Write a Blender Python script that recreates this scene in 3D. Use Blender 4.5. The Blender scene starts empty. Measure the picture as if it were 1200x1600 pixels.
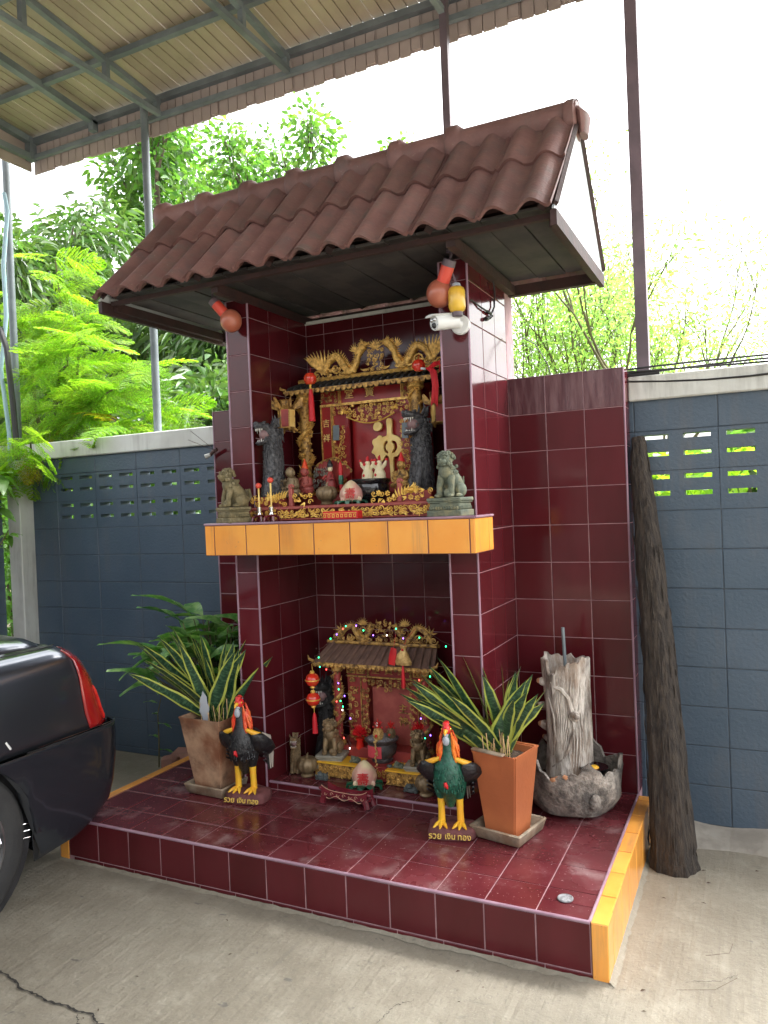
import bpy, bmesh, math, random
import numpy as np
from mathutils import Vector, Matrix
random.seed(7)
rng = np.random.default_rng(7)
PI = math.pi
R = math.radians
sc = bpy.context.scene
col = sc.collection

# ---------------------------------------------------------------- camera, sky, sun, exposure
cam_d = bpy.data.cameras.new('camera')
cam = bpy.data.objects.new('camera', cam_d); col.objects.link(cam)
cam_d.sensor_fit = 'VERTICAL'; cam_d.sensor_height = 24.0; cam_d.lens = 1197.5/1600*24
cam_d.clip_start = 0.05; cam_d.clip_end = 2000
_r, _p, _y = -0.0404247, -0.0115048, -0.4520821
_f = Vector((math.sin(_y)*math.cos(_p), math.cos(_y)*math.cos(_p), math.sin(_p)))
_rt = Vector((math.cos(_y), -math.sin(_y), 0)); _up = _rt.cross(_f)
_R = math.cos(_r)*_rt + math.sin(_r)*_up; _U = -math.sin(_r)*_rt + math.cos(_r)*_up
cam.matrix_world = Matrix(((_R.x, _U.x, -_f.x, 0.5822), (_R.y, _U.y, -_f.y, -2.7496),
                           (_R.z, _U.z, -_f.z, 1.7406), (0, 0, 0, 1)))
sc.camera = cam
SUN_EL, SUN_ROT = R(60), R(42)
world = bpy.data.worlds.new('World'); sc.world = world; world.use_nodes = True
wn = world.node_tree.nodes; wl = world.node_tree.links; wn.clear()
sky = wn.new('ShaderNodeTexSky'); sky.sky_type = 'NISHITA'; sky.sun_disc = False
sky.sun_elevation = SUN_EL; sky.sun_rotation = SUN_ROT; sky.dust_density = 6; sky.air_density = 1.0; sky.ozone_density = 1
hs = wn.new('ShaderNodeHueSaturation'); hs.inputs['Saturation'].default_value = 0.16; hs.inputs['Value'].default_value = 1.35
bg = wn.new('ShaderNodeBackground'); bg.inputs['Strength'].default_value = 0.15
wo = wn.new('ShaderNodeOutputWorld')
wl.new(sky.outputs[0], hs.inputs['Color']); wl.new(hs.outputs[0], bg.inputs[0]); wl.new(bg.outputs[0], wo.inputs[0])
sun_d = bpy.data.lights.new('sun', 'SUN'); sun_d.energy = 1.1; sun_d.angle = R(45); sun_d.color = (1, .97, .92)
sun = bpy.data.objects.new('sun', sun_d); col.objects.link(sun)
_sd = Vector((math.sin(SUN_ROT)*math.cos(SUN_EL), math.cos(SUN_ROT)*math.cos(SUN_EL), math.sin(SUN_EL)))
sun.rotation_euler = _sd.to_track_quat('Z', 'Y').to_euler()
sc.view_settings.view_transform = 'Standard'; sc.view_settings.look = 'None'
sc.view_settings.gamma = 1; sc.view_settings.use_curve_mapping = False
sc.view_settings.exposure = 2.2
sc.cycles.max_bounces = 8; sc.cycles.diffuse_bounces = 4; sc.cycles.glossy_bounces = 3
sc.cycles.transmission_bounces = 3; sc.cycles.transparent_max_bounces = 6

# ---------------------------------------------------------------- materials
def PM(name, c1, c2=None, scale=8, rough=.5, metal=0, bump=0, bscale=40, coat=0, rnd=0, dirt=None, dscale=3,
       damt=.5, space='Object', spec=.5, trans=0, emit=None, estr=0, rvar=0, stretch=None, island=0, bdist=.01, streak=0, speck=None):
    m = bpy.data.materials.new(name); m.use_nodes = True
    n = m.node_tree.nodes; l = m.node_tree.links
    p = n['Principled BSDF']; out = n['Material Output']
    p.inputs['Roughness'].default_value = rough; p.inputs['Metallic'].default_value = metal
    p.inputs['Specular IOR Level'].default_value = spec; p.inputs['Coat Weight'].default_value = coat
    p.inputs['Coat Roughness'].default_value = .08
    c4 = lambda c: (c[0], c[1], c[2], 1)
    if space == 'Object':
        tc = n.new('ShaderNodeTexCoord'); co = tc.outputs['Object']
        oi = n.new('ShaderNodeObjectInfo'); va = n.new('ShaderNodeVectorMath'); va.operation = 'ADD'
        mu = n.new('ShaderNodeVectorMath'); mu.operation = 'SCALE'; mu.inputs['Scale'].default_value = 37
        cx = n.new('ShaderNodeCombineXYZ')
        for i in range(3): l.new(oi.outputs['Random'], cx.inputs[i])
        l.new(cx.outputs[0], mu.inputs[0]); l.new(co, va.inputs[0]); l.new(mu.outputs[0], va.inputs[1]); co = va.outputs[0]
    else:
        g = n.new('ShaderNodeNewGeometry'); co = g.outputs['Position']
    if stretch:
        mp = n.new('ShaderNodeMapping'); mp.inputs['Scale'].default_value = stretch; l.new(co, mp.inputs[0]); co2 = mp.outputs[0]
    else: co2 = co
    def noise(s, det=4, c=co2, ro=.55):
        t = n.new('ShaderNodeTexNoise'); t.inputs['Scale'].default_value = s; t.inputs['Detail'].default_value = det
        t.inputs['Roughness'].default_value = ro; l.new(c, t.inputs['Vector']); return t.outputs['Fac']
    def ramp(f, a, b):
        t = n.new('ShaderNodeMapRange'); t.inputs[1].default_value = a; t.inputs[2].default_value = b; t.interpolation_type = 'SMOOTHSTEP'
        l.new(f, t.inputs[0]); return t.outputs[0]
    def mix(f, a, b, typ='MIX'):
        t = n.new('ShaderNodeMix'); t.data_type = 'RGBA'; t.blend_type = typ
        if isinstance(f, (int, float)): t.inputs[0].default_value = f
        else: l.new(f, t.inputs[0])
        for i, v in ((6, a), (7, b)):
            if isinstance(v, tuple): t.inputs[i].default_value = c4(v)
            else: l.new(v, t.inputs[i])
        return t.outputs[2]
    cur = tuple(c1)
    if c2 is not None: cur = mix(ramp(noise(scale), .35, .65), tuple(c1), tuple(c2))
    if dirt is not None:
        f = ramp(noise(dscale, 6, ro=.65), 1-damt-.12, 1-damt+.16)
        cur = mix(f, cur, tuple(dirt))
    if streak:
        mp2 = n.new('ShaderNodeMapping'); mp2.inputs['Scale'].default_value = (9, 9, .9); l.new(co, mp2.inputs[0])
        f2 = ramp(noise(1.0, 6, mp2.outputs[0], .7), .46, .72); f3 = ramp(noise(2.2, 4, co), .35, .65)
        mm_ = n.new('ShaderNodeMath'); mm_.operation = 'MULTIPLY'; l.new(f2, mm_.inputs[0]); l.new(f3, mm_.inputs[1])
        m2_ = n.new('ShaderNodeMath'); m2_.operation = 'MULTIPLY'; m2_.inputs[1].default_value = streak; l.new(mm_.outputs[0], m2_.inputs[0])
        cur = mix(m2_.outputs[0], cur, (.13, .115, .10))
    if speck:
        f4 = n.new('ShaderNodeMath'); f4.operation = 'MULTIPLY'; f4.inputs[1].default_value = speck[3]; l.new(ramp(noise(speck[1], 3, co, .6), speck[2], speck[2]+.05), f4.inputs[0])
        cur = mix(f4.outputs[0], cur, tuple(speck[0]))
    if rnd or island:
        oi2 = n.new('ShaderNodeObjectInfo') if rnd else n.new('ShaderNodeNewGeometry')
        src = oi2.outputs['Random'] if rnd else oi2.outputs['Random Per Island']
        a = rnd or island
        mr = n.new('ShaderNodeMapRange'); mr.inputs[3].default_value = 1-a; mr.inputs[4].default_value = 1+a
        l.new(src, mr.inputs[0]); h = n.new('ShaderNodeHueSaturation'); l.new(mr.outputs[0], h.inputs['Value'])
        if isinstance(cur, tuple): h.inputs['Color'].default_value = c4(cur)
        else: l.new(cur, h.inputs['Color'])
        if island:
            mh = n.new('ShaderNodeMapRange'); mh.inputs[3].default_value = .5-.03*min(1, island*2); mh.inputs[4].default_value = .5+.03*min(1, island*2)
            mm = n.new('ShaderNodeMath'); mm.operation = 'MULTIPLY'; mm.inputs[1].default_value = 7.31
            fr = n.new('ShaderNodeMath'); fr.operation = 'FRACT'; l.new(src, mm.inputs[0]); l.new(mm.outputs[0], fr.inputs[0])
            l.new(fr.outputs[0], mh.inputs[0]); l.new(mh.outputs[0], h.inputs['Hue'])
        cur = h.outputs[0]
    if isinstance(cur, tuple): p.inputs['Base Color'].default_value = c4(cur)
    else: l.new(cur, p.inputs['Base Color'])
    if rvar:
        t = n.new('ShaderNodeMapRange'); t.inputs[3].default_value = max(0, rough-rvar); t.inputs[4].default_value = rough+rvar
        l.new(ramp(noise(scale*.7, 5), .3, .7), t.inputs[0]); l.new(t.outputs[0], p.inputs['Roughness'])
    if bump:
        b = n.new('ShaderNodeBump'); b.inputs['Strength'].default_value = bump; b.inputs['Distance'].default_value = bdist
        l.new(noise(bscale, 5), b.inputs['Height']); l.new(b.outputs[0], p.inputs['Normal'])
    if emit: p.inputs['Emission Color'].default_value = c4(emit); p.inputs['Emission Strength'].default_value = estr
    if trans:
        t = n.new('ShaderNodeBsdfTranslucent'); ms = n.new('ShaderNodeMixShader'); ms.inputs[0].default_value = trans
        g2 = n.new('ShaderNodeMix'); g2.data_type = 'RGBA'; g2.blend_type = 'MULTIPLY'; g2.inputs[0].default_value = 1
        if isinstance(cur, tuple): g2.inputs[6].default_value = c4(cur)
        else: l.new(cur, g2.inputs[6])
        g2.inputs[7].default_value = (2.0, 2.3, .9, 1)
        l.new(g2.outputs[2], t.inputs['Color'])
        l.new(p.outputs[0], ms.inputs[1]); l.new(t.outputs[0], ms.inputs[2]); l.new(ms.outputs[0], out.inputs['Surface'])
    return m

M = {}
M['maroon'] = PM('maroon_glaze', (.072, .008, .011), (.095, .012, .017), 3, .13, bump=.05, bscale=9, rnd=.12, rvar=.06, stretch=(1, 1, .3), spec=.36, dirt=(.09, .035, .04), dscale=5, damt=.2)
M['maroon_floor'] = PM('maroon_floor_glaze', (.090, .014, .018), (.13, .026, .032), 4, .22, bump=.05, bscale=14, rnd=.07, rvar=.1, dirt=(.27, .18, .18), dscale=4.5, damt=.36, space='World', speck=((.42, .33, .33), 85, .66, .6))
M['maroon_old'] = PM('weathered_maroon_glaze', (.07, .014, .02), (.15, .07, .075), 9, .35, bump=.15, bscale=30, rnd=.2, rvar=.12, stretch=(3, 3, .4))
M['grout_dark'] = PM('rusty_dark_grout', (.22, .09, .06), rough=.9)
M['orange_tile'] = PM('orange_glaze', (.80, .32, .055), (.85, .38, .075), 5, .2, bump=.04, bscale=12, rnd=.07, coat=.15, streak=.5, speck=((.35, .2, .1), 55, .68, .5))
M['grout'] = PM('pink_grout', (.42, .26, .28), (.31, .18, .20), 14, .8, bump=.2, bscale=90, space='World')
M['trim'] = PM('mauve_trim', (.36, .23, .29), (.27, .16, .21), 6, .35, bump=.08, bscale=30, space='World', dirt=(.2, .17, .16), dscale=7, damt=.3)
M['concrete'] = None
M['dark_core'] = PM('dark_render', (.05, .012, .016), rough=.5)
M['rooftile'] = PM('terracotta_roof_glaze', (.165, .078, .07), (.215, .108, .095), 6, .6, bump=.25, bscale=60, rnd=.16, streak=.7, speck=((.30, .24, .21), 70, .66, .5), dirt=(.13, .085, .08), dscale=8, damt=.4, rvar=.1)
M['wood_red'] = PM('old_red_brown_beam', (.055, .024, .022), (.035, .02, .019), 10, .7, bump=.3, bscale=40, stretch=(1, 1, 1))
M['soffit'] = PM('grey_soffit_board', (.045, .043, .045), (.075, .068, .065), 6, .8, bump=.2, bscale=30, rnd=.3)
M['white_sheet'] = PM('white_gable_sheet', (.75, .78, .80), (.62, .68, .7), 3, .35, rvar=.1)
M['white_paint'] = PM('white_wall_paint', (.66, .68, .64), (.56, .57, .53), 3, .7, bump=.1, bscale=60, space='World', dirt=(.30, .29, .26), dscale=2.5, damt=.22, streak=.6)
M['blue_wall'] = PM('slate_blue_paint', (.055, .086, .122), (.068, .100, .138), 2.2, .45, bump=.6, bscale=55, space='World', rnd=0, dirt=(.065, .082, .10), dscale=6, damt=.3, bdist=.006, streak=.35)
M['mortar_blue'] = PM('blue_painted_mortar', (.035, .05, .07), (.07, .085, .10), 12, .7, bump=.3, bscale=60, space='World')
M['steel_blue'] = PM('grey_blue_steel_paint', (.17, .20, .215), (.12, .145, .16), 6, .5, bump=.05, rnd=.1)
M['steel_brown'] = PM('brown_grey_steel_tone', (.15, .11, .13), (.11, .085, .10), 6, .5, rnd=.1)  # dark purple brown look of the backlit posts put into the colour
M['sheet'] = PM('beige_metal_sheet', (.40, .34, .25), (.34, .285, .21), 2.5, .5, rnd=.07, dirt=(.21, .18, .135), dscale=2, damt=.3)
M['sheet_pink'] = PM('pinkish_valance_sheet', (.38, .31, .28), (.33, .27, .25), 3, .5, rnd=.08)
M['gold'] = PM('aged_gold_lacquer', (.88, .55, .15), (.56, .31, .075), 60, .36, metal=.45, bump=.3, bscale=160, dirt=(.11, .055, .02), dscale=46, damt=.40)  # patina noise here and on dull gold also stands in for crevice shade
M['gold_dull'] = PM('dull_gold_lacquer', (.58, .35, .10), (.36, .19, .055), 40, .5, metal=.3, bump=.35, bscale=140, dirt=(.075, .045, .022), dscale=40, damt=.44)
M['gold_bright'] = PM('bright_gold_paint', (.88, .58, .13), (.72, .40, .07), 30, .36, metal=.35, bump=.15, bscale=90)
M['gold_char'] = PM('pale_gold_lettering', (.92, .70, .26), (.82, .54, .15), 12, .4, metal=.1, bump=.08, bscale=40)
M['red_lacquer'] = PM('dark_red_lacquer', (.36, .02, .02), (.26, .012, .016), 8, .32, bump=.05, bscale=30, coat=.2)
M['red_lacquer_old'] = PM('faded_red_lacquer', (.36, .05, .04), (.24, .03, .03), 12, .5, bump=.1, bscale=50)
M['red_frame'] = PM('salmon_red_frame_paint', (.38, .09, .07), (.30, .06, .05), 16, .5, bump=.1)
M['red'] = PM('bright_red', (.62, .015, .02), (.5, .01, .015), 10, .45)
M['red_gloss'] = PM('red_lantern_foil', (.70, .02, .015), (.6, .06, .02), 20, .2, coat=.5)
M['pink_paper'] = PM('pink_red_paper', (.68, .08, .10), (.6, .06, .08), 10, .6)
M['tassel'] = PM('red_tassel_thread', (.72, .02, .03), (.55, .01, .02), 80, .55, stretch=(1, 1, .1), bump=.4, bscale=200)
M['black'] = PM('black_matte', (.012, .012, .014), (.02, .02, .022), 12, .5)
M['black_gloss'] = PM('black_ceramic', (.010, .010, .012), rough=.15, coat=.5)
M['stone_green'] = PM('mossy_carved_stone', (.22, .175, .085), (.13, .11, .055), 30, .8, bump=.4, bscale=110, dirt=(.32, .27, .16), dscale=22, damt=.4)
M['stone_green2'] = PM('green_grey_carved_stone', (.15, .17, .12), (.10, .12, .09), 30, .8, bump=.4, bscale=110, dirt=(.27, .24, .13), dscale=14, damt=.42)
M['stone_grey'] = PM('blue_grey_resin_rock', (.11, .13, .13), (.06, .075, .075), 40, .6, bump=.5, bscale=120)
M['brass_lion'] = PM('brown_bronze_figure', (.30, .21, .11), (.17, .12, .065), 36, .5, metal=.3, bump=.3, bscale=120)
M['cream_plinth'] = PM('cream_grey_plinth', (.34, .32, .26), (.24, .23, .19), 12, .6, bump=.2, bscale=60)
M['canopy_clay'] = PM('dusty_brown_clay_canopy', (.20, .115, .085), (.13, .075, .06), 14, .7, bump=.2, bscale=60)
M['fur_grey'] = PM('glittery_grey_fur', (.13, .13, .135), (.05, .05, .055), 60, .4, metal=.4, bump=.6, bscale=200)
M['fur_dark'] = PM('dark_blackened_fur', (.035, .035, .035), (.015, .015, .016), 40, .6, bump=.5, bscale=150)
M['fur_mouth'] = PM('grey_pink_mouth', (.22, .13, .13), rough=.5)
M['tooth'] = PM('ivory_teeth', (.62, .60, .55), rough=.4)
M['gourd'] = PM('bronze_brown_gourd', (.26, .19, .105), (.17, .12, .065), 18, .45, metal=.3, bump=.15, bscale=60)
M['terracotta'] = PM('orange_terracotta', (.48, .15, .055), (.40, .12, .045), 4, .6, bump=.12, bscale=60, dirt=(.25, .09, .05), dscale=5, damt=.25)
M['terracotta_old'] = PM('stained_brown_terracotta', (.25, .10, .05), (.50, .32, .20), 7, .7, bump=.25, bscale=50, dirt=(.13, .07, .045), dscale=4.5, damt=.42)
M['saucer'] = PM('weathered_clay_saucer', (.24, .16, .10), (.36, .29, .21), 14, .8, bump=.3, bscale=60, dirt=(.12, .11, .08), dscale=9, damt=.42)
M['soil'] = PM('dark_soil', (.05, .035, .025), (.09, .06, .04), 40, .9, bump=.8, bscale=90)
M['incense'] = PM('tan_bamboo_stick', (.62, .42, .22), (.5, .33, .17), 20, .7)
M['bark_cement'] = PM('moulded_cement_bark', (.30, .225, .17), (.11, .085, .07), 11, .85, bump=.9, bscale=46, stretch=(1, 1, .35), dirt=(.66, .61, .55), dscale=14, damt=.52, bdist=.02)
M['bark_pot'] = PM('grey_cement_basin', (.25, .22, .19), (.08, .072, .065), 18, .85, bump=.9, bscale=60, dirt=(.42, .37, .32), dscale=14, damt=.40, bdist=.015)
M['chip_clay'] = PM('chipped_clay_edge', (.42, .2, .1), rough=.8)
M['log_bark'] = PM('dark_fibrous_bark', (.022, .017, .014), (.055, .042, .032), 60, .9, bump=1, bscale=90, stretch=(1, 1, .12), space='World', bdist=.02)
M['cock_black'] = PM('black_painted_feathers', (.010, .010, .011), (.018, .018, .02), 30, .38, bump=.5, bscale=70)
M['cock_green'] = PM('dark_green_painted_feathers', (.006, .055, .035), (.01, .10, .06), 40, .35, bump=.4, bscale=80)
M['cock_yellow'] = PM('yellow_paint', (.78, .47, .03), (.82, .40, .03), 20, .4, bump=.15, bscale=120)
M['cock_orange'] = PM('orange_red_paint', (.78, .20, .02), (.72, .05, .02), 22, .4, bump=.2, bscale=90, stretch=(1, 1, .3))
M['cock_red'] = PM('red_paint', (.66, .02, .025), (.55, .03, .02), 20, .4)
M['cock_grey'] = PM('silver_grey_paint', (.35, .38, .42), rough=.4)
M['cock_white'] = PM('cream_grey_paint', (.55, .50, .42), (.45, .40, .34), 20, .5)
M['cock_base'] = PM('maroon_painted_rock', (.16, .05, .05), (.11, .035, .035), 20, .75, bump=.5, bscale=60)
M['gold_text'] = PM('yellow_lettering', (.75, .52, .12), rough=.5)
M['car_paint'] = PM('near_black_car_paint', (.085, .098, .12), rough=.28, metal=.85, coat=1)
M['car_plastic'] = PM('black_bumper', (.022, .026, .034), rough=.25, metal=.4, coat=.8)
M['tyre'] = PM('tyre_rubber', (.022, .022, .023), (.03, .03, .03), 10, .75, bump=.2, bscale=60)
M['rim'] = PM('alloy_rim', (.42, .42, .43), rough=.3, metal=.9)
M['lamp_red'] = PM('red_tail_lens', (.26, .006, .008), (.34, .012, .012), 6, .08, coat=1)
M['lens_bright'] = PM('bright_red_lens', (.62, .02, .015), (.7, .05, .03), 30, .1, coat=1)
M['chrome'] = PM('chrome', (.75, .76, .78), rough=.12, metal=1)
M['glass_dark'] = PM('dark_window', (.01, .012, .014), rough=.04, coat=1)
M['globe_orange'] = PM('terracotta_orange_globe', (.50, .16, .09), (.42, .12, .07), 8, .35, coat=.3)
M['lamp_red_holder'] = PM('red_orange_lamp_socket', (.70, .08, .05), rough=.4)
M['yellow_jar'] = PM('yellow_plastic_lamp', (.80, .52, .05), (.72, .42, .04), 6, .3, coat=.3)
M['cctv'] = PM('white_camera_shell', (.74, .75, .74), rough=.35)
M['cable'] = PM('black_cable', (.015, .015, .016), rough=.5)
M['pipe_blue'] = PM('pale_blue_pvc_pipe', (.30, .45, .52), rough=.5)
M['peach_body'] = PM('peach_glaze', (.72, .62, .38), (.60, .30, .25), 9, .35, coat=.3)
M['green_satin'] = PM('dark_green_glaze', (.01, .12, .06), (.01, .07, .04), 16, .35, coat=.3)
M['pine_gold'] = PM('gold_foil_figure', (.72, .50, .20), (.5, .3, .1), 60, .4, metal=.4, bump=.5, bscale=160)
M['cream'] = PM('cream_glaze', (.78, .70, .48), (.70, .6, .36), 40, .4)
M['ash'] = PM('grey_ash', (.30, .30, .31), (.15, .15, .16), 90, .9, bump=.6, bscale=120)
M['censer'] = PM('dark_stone_censer', (.045, .04, .04), (.09, .08, .08), 30, .5, bump=.4, bscale=60)
M['maroon_ceramic'] = PM('maroon_ceramic_tray', (.17, .02, .03), (.11, .012, .02), 12, .22, coat=.4)
M['pink_gold_line'] = PM('worn_gilt_line', (.60, .36, .24), rough=.4, metal=.4)
M['brick'] = PM('broken_clay_brick', (.34, .17, .13), (.26, .14, .11), 12, .9, bump=.4, bscale=60)
M['wire'] = PM('brown_wire', (.10, .05, .045), rough=.6)
for nm, c in (('led_green', (.02, .9, .25)), ('led_blue', (.25, .10, 1)), ('led_red', (1, .05, .04)), ('led_white', (.9, .85, .8))):
    M[nm] = PM(nm, tuple(v*.5 for v in c), rough=.2, emit=c, estr=2.5)
# foliage
M['leaf_feather'] = PM('bright_feathery_leaf', (.13, .25, .022), (.20, .30, .03), 3, .5, island=.3, trans=.55)
M['leaf_yellow'] = PM('yellowing_leaf', (.35, .26, .02), (.25, .22, .02), 3, .5, island=.3, trans=.5)
M['leaf_big'] = PM('glossy_tree_leaf', (.06, .12, .035), (.10, .17, .06), 2, .35, island=.35, trans=.25)
M['leaf_far'] = PM('pale_far_leaf', (.10, .19, .05), (.07, .15, .04), 2, .5, island=.35, trans=.5)
M['leaf_sparse'] = PM('haze_pale_green_leaf', (.19, .29, .13), (.22, .30, .13), 2, .6, island=.3, trans=.6)  # paleness of haze and overexposure put into the leaf colour
M['leaf_broad'] = PM('fresh_green_leaf', (.07, .17, .03), (.10, .21, .04), 4, .35, island=.2, trans=.35)
M['leaf_lily'] = PM('mottled_green_leaf', (.045, .19, .035), (.20, .36, .12), 26, .3, island=.25, trans=.2)
M['bark'] = PM('grey_brown_bark', (.13, .10, .07), (.08, .06, .045), 12, .9, bump=.6, bscale=40)
M['twig'] = PM('green_brown_twig', (.14, .13, .06), (.09, .08, .04), 8, .8)

def mat_snake():
    m = bpy.data.materials.new('variegated_sword_leaf'); m.use_nodes = True
    n = m.node_tree.nodes; l = m.node_tree.links; p = n['Principled BSDF']
    uv = n.new('ShaderNodeUVMap'); sx = n.new('ShaderNodeSeparateXYZ'); l.new(uv.outputs[0], sx.inputs[0])
    a = n.new('ShaderNodeMath'); a.operation = 'SUBTRACT'; a.inputs[1].default_value = .5; l.new(sx.outputs[0], a.inputs[0])
    b = n.new('ShaderNodeMath'); b.operation = 'ABSOLUTE'; l.new(a.outputs[0], b.inputs[0])
    tc = n.new('ShaderNodeTexCoord')
    nz = n.new('ShaderNodeTexNoise'); nz.inputs['Scale'].default_value = 14; l.new(tc.outputs['Object'], nz.inputs['Vector'])
    ad = n.new('ShaderNodeMath'); ad.operation = 'MULTIPLY_ADD'; ad.inputs[1].default_value = .10; l.new(nz.outputs['Fac'], ad.inputs[0]); l.new(b.outputs[0], ad.inputs[2])
    mr = n.new('ShaderNodeMapRange'); mr.inputs[1].default_value = .375; mr.inputs[2].default_value = .41; l.new(ad.outputs[0], mr.inputs[0])
    mp = n.new('ShaderNodeMapping'); mp.inputs['Scale'].default_value = (2.2, 34, 1); l.new(uv.outputs[0], mp.inputs[0])
    n2 = n.new('ShaderNodeTexNoise'); n2.inputs['Scale'].default_value = 1.0; n2.inputs['Detail'].default_value = 5; l.new(mp.outputs[0], n2.inputs['Vector'])
    r2 = n.new('ShaderNodeMapRange'); r2.inputs[1].default_value = .45; r2.inputs[2].default_value = .6; l.new(n2.outputs['Fac'], r2.inputs[0])
    x1 = n.new('ShaderNodeMix'); x1.data_type = 'RGBA'; x1.inputs[6].default_value = (.012, .045, .022, 1); x1.inputs[7].default_value = (.055, .12, .06, 1); l.new(r2.outputs[0], x1.inputs[0])
    x2 = n.new('ShaderNodeMix'); x2.data_type = 'RGBA'; x2.inputs[7].default_value = (.42, .47, .09, 1); l.new(mr.outputs[0], x2.inputs[0]); l.new(x1.outputs[2], x2.inputs[6])
    l.new(x2.outputs[2], p.inputs['Base Color']); p.inputs['Roughness'].default_value = .35
    return m
M['snake'] = mat_snake()

def mat_concrete():
    m = bpy.data.materials.new('worn_concrete_floor'); m.use_nodes = True
    n = m.node_tree.nodes; l = m.node_tree.links; p = n['Principled BSDF']
    g = n.new('ShaderNodeNewGeometry')
    def noise(s, d=6, ro=.6, sc3=None, dist=0):
        t = n.new('ShaderNodeTexNoise'); t.inputs['Scale'].default_value = s; t.inputs['Detail'].default_value = d; t.inputs['Roughness'].default_value = ro
        t.inputs['Distortion'].default_value = dist
        if sc3:
            mp = n.new('ShaderNodeMapping'); mp.inputs['Rotation'].default_value = (0, 0, R(28)); mp.inputs['Scale'].default_value = sc3
            l.new(g.outputs['Position'], mp.inputs[0]); l.new(mp.outputs[0], t.inputs['Vector'])
        else: l.new(g.outputs['Position'], t.inputs['Vector'])
        return t.outputs['Fac']
    def mr(f, a, b, c=0, d=1):
        t = n.new('ShaderNodeMapRange'); t.inputs[1].default_value = a; t.inputs[2].default_value = b; t.inputs[3].default_value = c; t.inputs[4].default_value = d
        t.interpolation_type = 'SMOOTHSTEP'; l.new(f, t.inputs[0]); return t.outputs[0]
    def mix(f, a, b):
        t = n.new('ShaderNodeMix'); t.data_type = 'RGBA'; l.new(f, t.inputs[0])
        for i, v in ((6, a), (7, b)):
            if isinstance(v, tuple): t.inputs[i].default_value = v+(1,)
            else: l.new(v, t.inputs[i])
        return t.outputs[2]
    c = mix(mr(noise(1.3, 8, .65, dist=.4), .3, .7), (.205, .182, .138), (.265, .24, .188))
    c = mix(mr(noise(5.5, 8, .7), .42, .75), c, (.31, .285, .225))
    c = mix(mr(noise(.55, 5, .6), .52, .72), c, (.18, .165, .13))
    c = mix(mr(noise(9, 8, .75, dist=1.2), .60, .68, 0, .5), c, (.16, .15, .12))
    c = mix(mr(noise(60, 3, .7), .58, .8, 0, .6), c, (.14, .125, .10))
    c = mix(mr(noise(14, 3, .55, dist=.5), .69, .75, 0, .75), c, (.10, .095, .085))
    c = mix(mr(noise(38, 8, .8), .52, .66, 0, .55), c, (.155, .142, .112))
    c = mix(mr(noise(75, 6, .8), .56, .70, 0, .6), c, (.40, .375, .31))
    c = mix(mr(noise(2.6, 9, .8, dist=1.5), .58, .66, 0, .45), c, (.15, .135, .105))
    c = mix(mr(noise(30, 3, .6, (1, .06, 1)), .55, .78, 0, .35), c, (.15, .135, .11))
    l.new(c, p.inputs['Base Color']); p.inputs['Roughness'].default_value = .72
    b = n.new('ShaderNodeBump'); b.inputs['Strength'].default_value = .8; b.inputs['Distance'].default_value = .008
    ma = n.new('ShaderNodeMath'); ma.operation = 'MULTIPLY_ADD'; ma.inputs[1].default_value = .8
    l.new(noise(45, 6, .7), ma.inputs[0]); l.new(noise(26, 4, .6, (1, .06, 1)), ma.inputs[2])
    l.new(ma.outputs[0], b.inputs['Height']); l.new(b.outputs[0], p.inputs['Normal'])
    return m
M['concrete'] = mat_concrete()
M['kerb_concrete'] = PM('pale_rough_concrete', (.30, .28, .24), (.22, .20, .17), 8, .9, bump=.6, bscale=30, space='World')
M['earth'] = PM('dry_earth', (.16, .13, .08), (.10, .11, .05), 2, .95, bump=.6, bscale=6, space='World')
M['crack'] = PM('dark_crack', (.03, .028, .025), rough=.9)
M['drygrass'] = PM('dry_leaf', (.10, .06, .035), (.06, .04, .03), 20, .9)

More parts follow.
